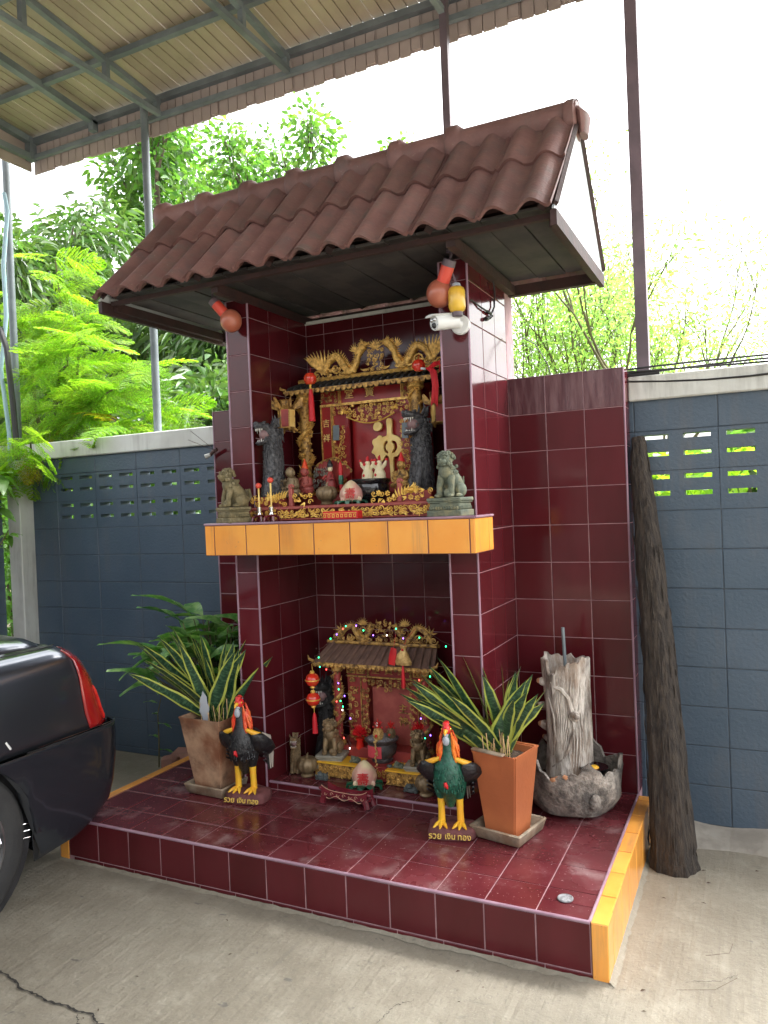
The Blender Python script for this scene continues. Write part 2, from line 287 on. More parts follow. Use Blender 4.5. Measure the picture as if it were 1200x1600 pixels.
# ---------------------------------------------------------------- mesh builder
class MB:
    def __init__(s): s.v = []; s.f = []; s.m = []; s.X = Matrix.Identity(4); s.mi = 0; s.uv = None
    def add(s, vs, fs):
        b = len(s.v); X = s.X
        s.v += [tuple(X @ Vector(v)) for v in vs]
        s.f += [tuple(b+i for i in f) for f in fs]; s.m += [s.mi]*len(fs); return b
    def box(s, x0, x1, y0, y1, z0, z1, rot=None):
        vs = [(x, y, z) for z in (z0, z1) for y in (y0, y1) for x in (x0, x1)]
        if rot is not None:
            c = Vector(((x0+x1)/2, (y0+y1)/2, (z0+z1)/2)); vs = [tuple(c+rot @ (Vector(v)-c)) for v in vs]
        s.add(vs, [(0, 2, 3, 1), (4, 5, 7, 6), (0, 1, 5, 4), (2, 6, 7, 3), (0, 4, 6, 2), (1, 3, 7, 5)])
    def bbox(s, x0, x1, y0, y1, z0, z1, b=.004):     # box with chamfered edges
        bm = bmesh.new(); bmesh.ops.create_cube(bm, size=1)
        for v in bm.verts: v.co = Vector(((x0+x1)/2+v.co.x*(x1-x0), (y0+y1)/2+v.co.y*(y1-y0), (z0+z1)/2+v.co.z*(z1-z0)))
        bmesh.ops.bevel(bm, geom=bm.edges[:], offset=b, segments=1, affect='EDGES')
        s.addbm(bm)
    def addbm(s, bm):
        bm.verts.index_update(); s.add([v.co[:] for v in bm.verts], [[v.index for v in f.verts] for f in bm.faces]); bm.free()
    def tube(s, pts, rad, n=6, cap=True, flat=None, up=None):
        pts = [Vector(p) for p in pts]; k = len(pts)
        if not isinstance(rad, (list, tuple)): rad = [rad]*k
        vs = []; prev = None
        for i, p in enumerate(pts):
            t = (pts[min(i+1, k-1)]-pts[max(i-1, 0)])
            if t.length < 1e-9: t = Vector((0, 0, 1))
            t.normalize()
            if prev is None:
                a = up if up is not None else (Vector((0, 0, 1)) if abs(t.z) < .9 else Vector((0, 1, 0)))
                u = t.cross(Vector(a)).normalized()
            else:
                u = prev-t*prev.dot(t)
                u = u.normalized() if u.length > 1e-6 else t.orthogonal().normalized()
            prev = u; w = t.cross(u)
            rr = rad[i]; ru, rw = (rr, rr) if flat is None else (rr*flat[0], rr*flat[1])
            if isinstance(rr, tuple): ru, rw = rr
            for j in range(n):
                a = 2*PI*j/n; vs.append(tuple(p+u*(math.cos(a)*ru)+w*(math.sin(a)*rw)))
        fs = [(i*n+j, i*n+(j+1) % n, (i+1)*n+(j+1) % n, (i+1)*n+j) for i in range(k-1) for j in range(n)]
        if cap: fs += [tuple(range(n-1, -1, -1)), tuple((k-1)*n+j for j in range(n))]
        s.add(vs, fs)
    def lathe(s, prof, n=20, c=(0, 0, 0), ax='z', lobes=0, lobea=0, a0=0, sx=1, sy=1):
        vs = []
        for r, z in prof:
            for j in range(n):
                a = a0+2*PI*j/n; q = r*(1+lobea*abs(math.cos(lobes*a/2))-lobea) if lobes else r
                x, y = q*math.cos(a)*sx, q*math.sin(a)*sy
                vs.append((c[0]+x, c[1]+y, c[2]+z) if ax == 'z' else ((c[0]+x, c[1]-z, c[2]+y) if ax == 'y' else (c[0]+z, c[1]+x, c[2]+y)))
        k = len(prof)
        fs = [(i*n+j, i*n+(j+1) % n, (i+1)*n+(j+1) % n, (i+1)*n+j) for i in range(k-1) for j in range(n)]
        fs += [tuple(range(n-1, -1, -1)), tuple((k-1)*n+j for j in range(n))]
        s.add(vs, fs)
    def ball(s, c, r, n=8, m=5, rot=None):
        if not isinstance(r, (tuple, list)): r = (r, r, r)
        vs = [(0, 0, -1)]
        for i in range(1, m):
            t = PI*i/m
            for j in range(n):
                a = 2*PI*j/n; vs.append((math.sin(t)*math.cos(a), math.sin(t)*math.sin(a), -math.cos(t)))
        vs.append((0, 0, 1)); L = len(vs)-1
        out = []
        for v in vs:
            q = Vector((v[0]*r[0], v[1]*r[1], v[2]*r[2]))
            if rot is not None: q = rot @ q
            out.append(tuple(q+Vector(c)))
        fs = [(0, 1+(j+1) % n, 1+j) for j in range(n)]
        for i in range(m-2):
            for j in range(n):
                a = 1+i*n+j; b = 1+i*n+(j+1) % n; fs.append((a, b, b+n, a+n))
        b0 = 1+(m-2)*n
        fs += [(b0+j, b0+(j+1) % n, L) for j in range(n)]
        s.add(out, fs)
    def prism(s, poly, y0, y1):                       # polygon in xz, extruded along y
        n = len(poly)
        vs = [(x, y0, z) for x, z in poly]+[(x, y1, z) for x, z in poly]
        s.add(vs, [tuple(range(n)), tuple(range(2*n-1, n-1, -1))]+[(i, i+n, (i+1) % n+n, (i+1) % n) for i in range(n)])
    def build(s, name, mat, parent=None, smooth=True, loc=None, rot=None, label=None, kind=None):
        me = bpy.data.meshes.new(name); me.from_pydata(s.v, [], s.f)
        mats = mat if isinstance(mat, (list, tuple)) else [mat]
        for q in mats: me.materials.append(M[q] if isinstance(q, str) else q)
        if len(mats) > 1: me.polygons.foreach_set('material_index', s.m)
        if smooth:
            me.polygons.foreach_set('use_smooth', [True]*len(me.polygons))
            try: me.set_sharp_from_angle(angle=R(42))
            except Exception: pass
        me.update()
        return mk(name, me, parent, loc, rot, label, kind)
def mk(name, me, parent=None, loc=None, rot=None, label=None, kind=None):
    o = bpy.data.objects.new(name, me); col.objects.link(o)
    if parent is not None: o.parent = parent
    if loc is not None: o.location = loc
    if rot is not None: o.rotation_euler = rot
    if label: o['label'] = label
    if kind: o['kind'] = kind
    return o
def thing(name, label, cat, loc=(0, 0, 0), rz=0, group=None, scale=1):
    o = bpy.data.objects.new(name, None); col.objects.link(o); o.location = loc; o.rotation_euler = (0, 0, rz)
    o.scale = (scale, scale, scale); o.empty_display_size = .05
    return tag(o, label, cat, group)
def tag(o, label, cat, group=None):
    o['label'] = label; o['category'] = cat
    if group: o['group'] = group
    return o
kids = {}
def copy_tree(src, loc, rz=None, label=None, group=None, scale=None):
    ch = {}
    for o in col.objects:
        if o.parent: ch.setdefault(o.parent.name, []).append(o)
    def rec(o, par):
        c = o.copy(); col.objects.link(c)
        if par: c.parent = par
        for q in ch.get(o.name, []): rec(q, c)
        return c
    r = rec(src, None); r.location = loc
    if rz is not None: r.rotation_euler = (0, 0, rz)
    if scale: r.scale = (scale, scale, scale)
    if label: r['label'] = label
    if group: r['group'] = group
    return r
def text(body, size, mat, parent, loc, rot=(PI/2, 0, 0), depth=.002, name='lettering', bevel=0, sx=1):
    c = bpy.data.curves.new('t', 'FONT'); c.body = body; c.size = size; c.extrude = depth; c.bevel_depth = bevel
    c.align_x = 'CENTER'; c.align_y = 'CENTER'; c.resolution_u = 3
    o = bpy.data.objects.new('t', c); col.objects.link(o)
    dg = bpy.context.evaluated_depsgraph_get(); me = bpy.data.meshes.new_from_object(o.evaluated_get(dg))
    bpy.data.objects.remove(o); bpy.data.curves.remove(c); me.name = name
    me.materials.clear(); me.materials.append(M[mat])
    q = mk(name, me, parent, loc, rot); q.scale = (sx, 1, 1); return q
def lerp(a, b, t): return a+(b-a)*t
def rv(a, b): return random.uniform(a, b)
# ---------------------------------------------------------------- ground
def ground():
    nx = 60; vs = []; fs = []
    xs = [-60, -20, -8]+[-6+i*.25 for i in range(41)]+[8, 20, 60]
    ys = [-60, -20, -8]+[-5+i*.25 for i in range(28)]
    for y in ys:
        for x in xs:
            z = 0 if (abs(x) > 5 or y < -5) else .003*math.sin(x*1.7+y*.9)+.002*math.sin(3.1*x-2.3*y)-.002
            vs.append((x, y, z))
    w = len(xs)
    for j in range(len(ys)-1):
        for i in range(w-1): a = j*w+i; fs.append((a, a+1, a+w+1, a+w))
    mb = MB(); mb.add(vs, fs); mb.build('ground', 'concrete', kind='structure')
    mb = MB(); mb.add([(-90, 1.75, -.06), (90, 1.75, -.06), (90, 120, .1), (-90, 120, .1)], [(0, 1, 2, 3)])
    mb.build('ground_beyond_wall', 'earth', kind='structure')
    # rough concrete fillet at the foot of the right wall
    mb = MB(); pts = []
    for x0, x1 in ((.02, 3.0),):
        n = 30
        for i in range(n):
            a, b = lerp(x0, x1, i/n), lerp(x0, x1, (i+1)/n)
            h = .035+.012*math.sin(i*1.3); g = .20+.03*math.sin(i*.8+1); h2 = .035+.012*math.sin((i+1)*1.3); g2 = .20+.03*math.sin((i+1)*.8+1)
            mb.add([(a, 1.42-g, -.004), (b, 1.42-g2, -.004), (b, 1.42-g2*.8, h2*.8), (a, 1.42-g*.8, h*.8), (b, 1.425, h2+.02), (a, 1.425, h+.02)], [(0, 1, 2, 3), (3, 2, 4, 5)])
    mb.build('footing_strip', 'kerb_concrete', kind='structure')
    # cracks in the concrete
    def crack(pts, w, seed):
        random.seed(seed); mb = MB(); P = []
        for (a, b) in zip(pts[:-1], pts[1:]):
            jx = jy = 0
            for k in range(16):
                t = k/16; jx = jx*.7+rv(-.004, .004); jy = jy*.7+rv(-.005, .005); P.append((lerp(a[0], b[0], t)+jx, lerp(a[1], b[1], t)+jy))
        P.append(pts[-1]); vs = []; n = len(P)
        for i, p in enumerate(P):
            q = w*(.4+.8*random.random())*min(1, 6*min(i, n-1-i)/n+.15)
            vs += [(p[0], p[1]-q, .0045+zg(*p)), (p[0]+rv(-.002, .002), p[1]+q, .0045+zg(*p))]
        mb.add(vs, [(2*i, 2*i+2, 2*i+3, 2*i+1) for i in range(n-1)])
        mb.build('ground_crack', 'crack', smooth=False, kind='structure')
    crack([(-2.3, -.74), (-2.08, -.80), (-1.93, -.835), (-1.71, -.85), (-1.56, -.84), (-1.47, -.87), (-1.40, -.86)], .0045, 2)
    crack([(-1.6, -.86), (-1.56, -.90), (-1.50, -.905)], .002, 3)
    crack([(-.62, -.50), (-.60, -.40), (-.55, -.33)], .002, 5)
    crack([(.30, .10), (.42, .16), (.47, .22)], .0013, 6)
    crack([(.42, -.12), (.55, -.05), (.70, .03)], .0013, 8)
def zg(x, y): return 0 if (abs(x) > 5 or y < -5) else .003*math.sin(x*1.7+y*.9)+.002*math.sin(3.1*x-2.3*y)-.002
ground()

# ---------------------------------------------------------------- tiles
_tc = {}
def tile_mesh(w, h, t, mat, b=.0022):
    key = (round(w, 3), round(h, 3), round(t, 4), mat)
    if key in _tc: return _tc[key]
    w, h = key[0]/2, key[1]/2
    def rg(a, y): return [(-w+a, y, -h+a), (w-a, y, -h+a), (w-a, y, h-a), (-w+a, y, h-a)]
    vs = rg(0, 0)+rg(0, -t+b*.6)+rg(b, -t)
    fs = [(8, 9, 10, 11)]
    for k in (0, 4): fs += [(k+i, k+(i+1) % 4, k+4+(i+1) % 4, k+4+i) for i in range(4)]
    me = bpy.data.meshes.new('tile'); me.from_pydata(vs, [], fs); me.materials.append(M[mat]); me.update()
    _tc[key] = me; return me
# faces: 'f' looks to -y, 'r' looks to +x, 'l' looks to -x, 'u' looks up
def tile(face, a0, a1, b0, b1, pl, mat, parent, name='wall_tile', t=.0032, g=.0044, tilt=.0035):
    if mat == 'orange_tile': g = .0065
    me = tile_mesh(a1-a0-g, b1-b0-g, t, mat); ca, cb = (a0+a1)/2, (b0+b1)/2
    j = lambda: random.gauss(0, tilt)
    if face == 'f': return mk(name, me, parent, (ca, pl, cb), (j(), j()*.4, j()))
    if face == 'r': return mk(name, me, parent, (pl, ca, cb), (j(), j()*.4, PI/2+j()))
    if face == 'l': return mk(name, me, parent, (pl, ca, cb), (j(), j()*.4, -PI/2+j()))
    return mk(name, me, parent, (ca, cb, pl), (-PI/2+j(), j()*.4, j()*.3))
def splits(a, b, ticks):
    t = [a]+[q for q in sorted(ticks) if a+.012 < q < b-.012]+[b]
    return list(zip(t[:-1], t[1:]))
H = .211; KZ = .197
ZT = [H+KZ*k for k in range(0, 16)]
sh = thing('spirit_shrine', 'tall maroon tiled shrine with an orange shelf band and clay tile roof', 'shrine', (0, 0, 0))
def shrine():
    YW, YP, XR, XL, PW = 1.272, .672, -.60, -1.85, .141
    pl = MB()
    pl.box(-2.6, 0, .003, 1.40, 0, H-.004); pl.box(-1.85, -.741, .70, 1.40, H-.004, .2475)
    plat = pl.build('platform', 'grout', sh, smooth=False)
    # top tiles
    for x0, x1 in zip([-.2*k for k in range(13, 0, -1)], [-.2*k for k in range(12, -1, -1)]):
        for y0, y1 in splits(0.012, YW, [.2, .4, .6, .8, 1.0, 1.2]):
            if y1 > .67 and x1 > -1.989 and x0 < -.601:
                # only the strip in front of the niche step
                if y0 < .65: y1 = .70 if (x0 >= -1.85 and x1 <= -.75) else .672
                else: continue
                for qa, qb in ((-1.85, -1.80), (-.80, -.741)):
                    if y1 == .672 and x0-.001 <= qa and qb <= x1+.001: tile('u', qa, qb, .672, .70, H-.004, 'maroon_floor', plat, 'floor_tile')
            if x0 > -.21 and y0 < .05:
                tile('u', x0, x1-.004, y0, .105, H-.004, 'maroon_floor', plat, 'floor_tile', tilt=.001)
                tile('u', x0, x1-.004, .105, y1, H-.004, 'maroon_floor', plat, 'floor_tile', tilt=.001); continue
            tile('u', x0, x1, y0, y1, H-.004, 'maroon_floor', plat, 'floor_tile', tilt=.0012, g=.0048)
    for x0, x1 in splits(-1.85, -.741, [-1.8, -1.6, -1.4, -1.2, -1.0, -.8]):
        for y0, y1 in splits(.712, YW, [.8, 1.0, 1.2]):
            tile('u', x0, x1, y0, y1, .247, 'maroon_floor', plat, 'floor_tile', tilt=.001)
    for k in range(13):
        tile('f', -.2*(k+1), -.2*k, .022, H-.006, .003, 'maroon', plat, 'riser_tile', g=.0062)
        tile('f', -.2*(k+1)+.03, -.2*k+.03, .001, .022, .003, 'maroon', plat, 'riser_tile', g=.004)
    [tile('f', a, b, H, .2465, .7005, 'maroon', plat, 'riser_tile', tilt=0) for a, b in splits(-1.85, -.741, [-1.8, -1.6, -1.4, -1.2, -1.0, -.8])]
    for (p, q, r) in (((-2.6, .0, H-.001), (0, .0, H-.001), .007), ((-1.85, .70, .250), (-.741, .70, .250), .007)):
        mb = MB(); mb.tube([p, q], r, 10); mb.build('edge_trim', 'trim', plat)
    mb = MB(); mb.tube([(-.002, 0, H), (-.002, YW, H)], .006, 8); mb.build('edge_trim', 'trim', plat)
    # orange kerbs
    for sx in (1, -1):
        mb = MB(); X = 0 if sx == 1 else -2.6; a, b = (X+.002, X+.060) if sx == 1 else (X-.060, X-.002)
        mb.box(a, b, 0, 1.26, 0, H-.001); kb = mb.build('kerb', 'grout_dark', sh, smooth=False)
        for y0, y1 in splits(-.004, 1.26, [.2, .4, .6, .8, 1.0, 1.2]): tile('u', a-.001, b+.004*sx, y0, y1, H-.001, 'orange_tile', kb, 'orange_tile', tilt=.001)
        for y0, y1 in splits(-.004, 1.26, [.1, .3, .5, .7, .9, 1.1]): tile('r' if sx == 1 else 'l', y0, y1, .002, H+.003, b if sx == 1 else a, 'orange_tile', kb, 'orange_tile')
        tile('f', a, b+.004, .002, H+.003, .0, 'orange_tile', kb, 'orange_tile')
    # back wall with the two wings
    mb = MB(); mb.box(-2.58, 0, YW+.002, 1.41, H, 2.378); mb.box(-1.99, -.6, YW+.002, 1.405, 2.378, 2.855)
    bw = mb.build('back_wall', 'grout', sh, smooth=False)
    for x0, x1 in splits(-.6, 0, [-.4, -.2]):
        for k in range(11): tile('f', x0, x1, ZT[k], ZT[k+1], YW+.002, 'maroon_old' if k == 10 else 'maroon', bw)
    for x0, x1 in splits(-2.58, -1.99, [-2.385, -2.19]):
        for k in range(11): tile('f', x0, x1, ZT[k], ZT[k+1], YW+.002, 'maroon', bw)
    for x0, x1 in splits(-1.85, -.741, [-1.726, -1.528, -1.33, -1.136, -.936]):
        for z0, z1 in splits(.253, 1.5, ZT): tile('f', x0, x1, z0, z1, YW+.002, 'maroon', bw)
        for z0, z1 in splits(1.668, 2.855, ZT): tile('f', x0, x1, z0, z1, YW+.002, 'maroon', bw)
    for k in range(0, 11):
        tile('r', YW+.004, 1.41, ZT[k], ZT[k+1], 0, 'maroon', bw, 'edge_tile')
    for x0, x1 in ((-.6, -.4), (-.4, -.2), (-.2, .004), (-2.58, -2.385), (-2.385, -2.19), (-2.19, -1.99)):
        tile('u', x0, x1, YW-.004, 1.40, 2.376, 'maroon_old', bw, 'coping_tile')
    mb = MB(); mb.tube([(.0, YW, H), (.0, YW, 2.376)], .0055, 8); mb.build('edge_trim', 'trim', bw)
    mb = MB(); mb.tube([(-2.58, YW, H), (-2.58, YW, 2.376)], .0055, 8); mb.build('edge_trim', 'trim', bw)
    mb = MB(); mb.box(-1.85, -.741, YW-.012, YW+.001, 2.838, 2.858); mb.build('mortar_bead', 'white_paint', bw)
    # pillars
    for (x0, x1, side) in ((XL-PW, XL, 'L'), (XR-PW, XR, 'R')):
        mb = MB(); mb.box(x0+.003, x1-.003, YP+.003, YW+.001, H, 2.875); pi = mb.build('pillar', 'grout', sh, smooth=False)
        for zz0, zz1 in ((H, 1.5), (1.668, 2.872)):
            for z0, z1 in splits(zz0, zz1, ZT):
                tile('f', x0, x1, z0, z1, YP+.003, 'maroon', pi)
                if side == 'L':
                    for y0, y1 in splits(YP, YW, [.872, 1.072]): tile('r', y0, y1, z0, z1, x1-.003, 'maroon', pi)
        if side == 'R':
            for z0, z1 in splits(H, 2.872, ZT):
                for y0, y1 in splits(YP, YW, [.872, 1.072]): tile('r', y0, y1, z0, z1, x1-.003, 'maroon', pi)
        else:
            mb = MB(); mb.box(x0-.003, x0+.004, YP+.004, YW, H, 2.872); mb.build('side_slab', 'maroon', pi, smooth=False)
        if side == 'R':
            mb = MB(); mb.box(x0-.003, x0+.004, YP+.004, YW, .25, 1.5); mb.box(x0-.003, x0+.004, YP+.004, YW, 1.668, 2.872); mb.build('side_slab', 'maroon', pi, smooth=False)
        for xx in (x0, x1):
            for za, zb in ((H, 1.5), (1.668, 2.872)):
                mb = MB(); mb.tube([(xx, YP, za), (xx, YP, zb)], .0055, 8); mb.build('edge_trim', 'trim', pi)
    # shelf
    mb = MB(); mb.box(-2.012, -.531, .447, .70, 1.503, 1.664); mb.box(-1.849, -.742, .70, YW, 1.503, 1.664)
    sf = mb.build('shelf', 'grout_dark', sh, smooth=False)
    for x0, x1 in splits(-2.015, -.528, [-.528-.026-.2*k-.0 for k in range(0, 8)]): tile('f', x0, x1, 1.502, 1.660, .447, 'orange_tile', sf, 'orange_tile')
    for fc, xx in (('r', -.531), ('l', -2.012)):
        for y0, y1 in splits(.444, .70, [.64]): tile(fc, y0, y1, 1.502, 1.660, xx, 'orange_tile', sf, 'orange_tile')
    for x0, x1 in splits(-2.015, -.528, [-.554-.2*k for k in range(0, 8)]):
        tile('u', x0, x1, .447, .672, 1.663, 'maroon_floor', sf, 'shelf_tile', tilt=.001)
    for x0, x1 in splits(-1.85, -.741, [-.554-.2*k for k in range(0, 8)]):
        for y0, y1 in splits(.672, YW, [.872, 1.072]): tile('u', x0, x1, y0, y1, 1.663, 'maroon_floor', sf, 'shelf_tile', tilt=.001)
    for p, q in (((-2.015, .444, 1.665), (-.528, .444, 1.665)), ((-.528, .444, 1.665), (-.528, .70, 1.665)), ((-2.015, .444, 1.665), (-2.015, .70, 1.665))):
        mb = MB(); mb.tube([p, q], .006, 8); mb.build('edge_trim', 'trim', sf)
    # drain
    mb = MB(); mb.lathe([(.001, .0), (.030, .0), (.030, .004), (.026, .006), (.022, .003), (.002, .002)], 20, (-.115, .125, H+.0025)); mb.build('drain_cap', 'ash', plat)
    # uneven cement fillet where the platform meets the floor
    random.seed(44); mb = MB(); n = 90; vs = []
    for i in range(n+1):
        x = lerp(-2.66, .075, i/n); g = .010+.008*random.random()+.007*math.sin(i*.5)+.004*math.sin(i*1.7); h = .003+.004*random.random()
        vs += [(x, -.004-g, -.003), (x, -.004-g*.4, h*.7), (x, .001, h+.004)]
    mb.add(vs, [(3*i+j, 3*i+3+j, 3*i+4+j, 3*i+1+j) for i in range(n) for j in range(2)]); mb.build('cement_fillet', 'concrete', sh)
    mb = MB(); vs = []
    for i in range(46):
        y = lerp(-.01, 1.27, i/45); g = .012+.012*random.random(); h = .006+.006*random.random(); vs += [(.066+g, y, -.003), (.066+g*.4, y, h*.7), (.062, y, h+.004)]
    mb.add(vs, [(3*i+j, 3*i+3+j, 3*i+4+j, 3*i+1+j) for i in range(45) for j in range(2)]); mb.build('cement_fillet', 'concrete', sh)
shrine()

# ---------------------------------------------------------------- shrine roof
def roof():
    YE, ZE, YR, ZR, X0, W = .275, 2.885, .865, 3.478, -2.555, .306
    rf = MB(); L = math.hypot(YR-YE, ZR-ZE); ang = math.atan2(ZR-ZE, YR-YE)
    # frame
    def bar(p, q, w=.035, h=.045): rfm.tube([p, q], (w+h)/2*.72, 4, up=(0, 0, 1))
    rfm = MB()
    z = 2.90
    rfm.box(-2.54, -.125, .385, .41, z-.028, z-.005); rfm.box(-2.54, -.125, 1.345, 1.385, z-.06, z-.005)
    roofo = rfm.build('roof', 'wood_red', sh, smooth=False)
    for x in (-.125, -.58, -1.86, -2.54):
        m = MB(); m.box(x-.02, x+.02, .411, 1.344, z-.055, z-.008); m.build('tie_beam', 'wood_red', roofo, smooth=False)
    for x in (-.16, -.66, -1.16, -1.50, -1.93, -2.50):
        m = MB()
        for s in (1, -1):
            a = Vector((x, .865-s*.50, z+.02)); b = Vector((x, .865-s*.02, ZR-.075))
            m.tube([a, b], .024, 4)
        m.build('rafter', 'wood_red', roofo, smooth=False)
    for t in (.12, .5, .86):
        m = MB()
        for s in (1, -1): m.box(-2.54, -.13, YR-s*lerp(.50, 0, t)-.018, YR-s*lerp(.50, 0, t)+.018, lerp(z, ZR-.07, t)-.01, lerp(z, ZR-.07, t)+.02)
        m.build('batten', 'wood_red', roofo, smooth=False)
    # horizontal soffit boards between the ties, recessed above the frame
    for i in range(16):
        x0 = -2.53+i*.15
        m = MB(); m.box(x0+.003, x0+.147, .378, 1.342, z+.012+.004*(i % 2), z+.024+.004*(i % 2)); m.build('soffit_board', 'soffit', roofo, smooth=False)
    # tiles: two rolls each, shared mesh
    def tmesh(len_, seed):
        nu, nv = 25, 5; vs = []; fs = []
        for k in range(2):
            for j in range(nv):
                for i in range(nu):
                    u = i/(nu-1); ph = (u*2) % 1.0 if u < 1 else 1.0
                    h = .040*(math.sin(PI*min(1, max(0, (ph-.08)/.78)))**1.1 if .08 < ph < .86 else 0)
                    if u < .015 or u > .985: h = .010
                    if .49 < u < .51: h = .0
                    x = u*(W+.004); v = j/(nv-1); y = v*len_
                    th = .013 if k else 0
                    lip = .004 if v == 0 else 0
                    vs.append((x, y-lip*(1 if not k else 0), h-th+(.003 if v == 0 and not k else 0)))
        q = nu*nv
        for k in range(2):
            for j in range(nv-1):
                for i in range(nu-1):
                    a = k*q+j*nu+i; f = (a, a+1, a+nu+1, a+nu); fs.append(f if not k else f[::-1])
        for i in range(nu-1):
            fs.append((i, q+i, q+i+1, i+1)); b = (nv-1)*nu; fs.append((b+i, b+i+1, q+b+i+1, q+b+i))
        for j in range(nv-1):
            fs.append((j*nu, (j+1)*nu, q+(j+1)*nu, q+j*nu)); b = nu-1; fs.append((j*nu+b, q+j*nu+b, q+(j+1)*nu+b, (j+1)*nu+b))
        me = bpy.data.meshes.new('roof_tile'); me.from_pydata(vs, [], fs); me.materials.append(M['rooftile'])
        me.polygons.foreach_set('use_smooth', [True]*len(fs)); me.set_sharp_from_angle(angle=R(50)); me.update(); return me
    tm = tmesh(L*.56, 0)
    for s in (1, -1):
        for c in (0, 1):
            for i in range(8):
                y = lerp(YE, YR, c*.5)-.0; zz = lerp(ZE, ZR, c*.5)+.004+c*.010
                j1, j2 = rv(-.004, .004), rv(-.004, .004)
                if s == 1: mk('roof_tile', tm, roofo, (X0+i*W, y+j1, zz), (ang-R(1.6)*(1-c)+R(.4), j2*.8, j2))
                else: mk('roof_tile', tm, roofo, (X0+(i+1)*W, 2*YR-y-j1, zz), (ang-R(1.6)*(1-c), j2*.8, PI+j2))
    # ridge caps
    def cap(len_, bump):
        m = MB(); vs = []; fs = []; n = 13
        ring = [(0.0, 1.0)]
        st = [0, .010, .03, .055, .070, .085, len_*.6, len_] if bump else [0, .02, len_*.5, len_]
        for x in st:
            r = 1.0
            if bump: r = 1.34 if .005 < x < .06 else (1.16 if x < .079 else 1.0)
            for j in range(n):
                a = PI*(-.22+1.44*j/(n-1)); vs.append((x, -.080*r*math.cos(a), .075*r*math.sin(a)))
        for j in range(n):
            pass
        k = len(st)
        for i in range(k-1):
            for j in range(n-1): fs.append((i*n+j, (i+1)*n+j, (i+1)*n+j+1, i*n+j+1))
        m.add(vs, fs)
        me = bpy.data.meshes.new('ridge_cap'); me.from_pydata(m.v, [], m.f); me.materials.append(M['rooftile'])
        me.polygons.foreach_set('use_smooth', [True]*len(fs)); me.update(); return me
    cm, cl = cap(W+.02, True), cap(W*2+.02, True)
    for i in range(8):
        if i == 7: continue
        o = mk('ridge_cap', cm if i != 6 else cl, roofo, (X0+.012+i*W-.02, YR, ZR+.004+rv(-.002, .002)), (0, 0, 0))
    m = MB(); m.lathe([(.001, 0), (.088, 0), (.096, .012), (.095, .045), (.08, .055)], 20, (-.150, YR, ZR-.012), ax='x'); m.build('ridge_end_cap', 'rooftile', roofo)
    m = MB(); m.tube([(-.098, YR, ZR+.02), (-.075, YR, ZR-.01), (-.075, YR-.0, ZR-.09)], [.07, .085, .05], 14, flat=(1, .35)); m.build('ridge_end_cap', 'rooftile', roofo)
    # closed gables of white sheet
    for x in (-.108, -2.562):
        m = MB(); d = .005
        A = [(x, YE+.045, z-.01), (x, 2*YR-YE-.02, z-.01), (x, YR+.012, ZR-.03), (x, YR-.012, ZR-.03)]
        m.add([(a-d, b, c) for a, b, c in A]+[(a+d, b, c) for a, b, c in A], [(3, 2, 1, 0), (4, 5, 6, 7), (0, 1, 5, 4), (1, 2, 6, 5), (2, 3, 7, 6), (3, 0, 4, 7)])
        m.build('gable_sheet', 'white_sheet', roofo, smooth=False)
        m = MB(); m.box(x-.014, x+.012, .33, 1.40, z-.075, z-.012); m.build('gable_beam', 'wood_red', roofo, smooth=False)
        m = MB()
        for s in (1, -1):
            m.tube([(x+.008, YR-s*(.53), z+.01), (x+.008, YR-s*.0, ZR+.0)], .014, 4)
        m.build('verge_strip', 'wood_red', roofo, smooth=False)
roof()

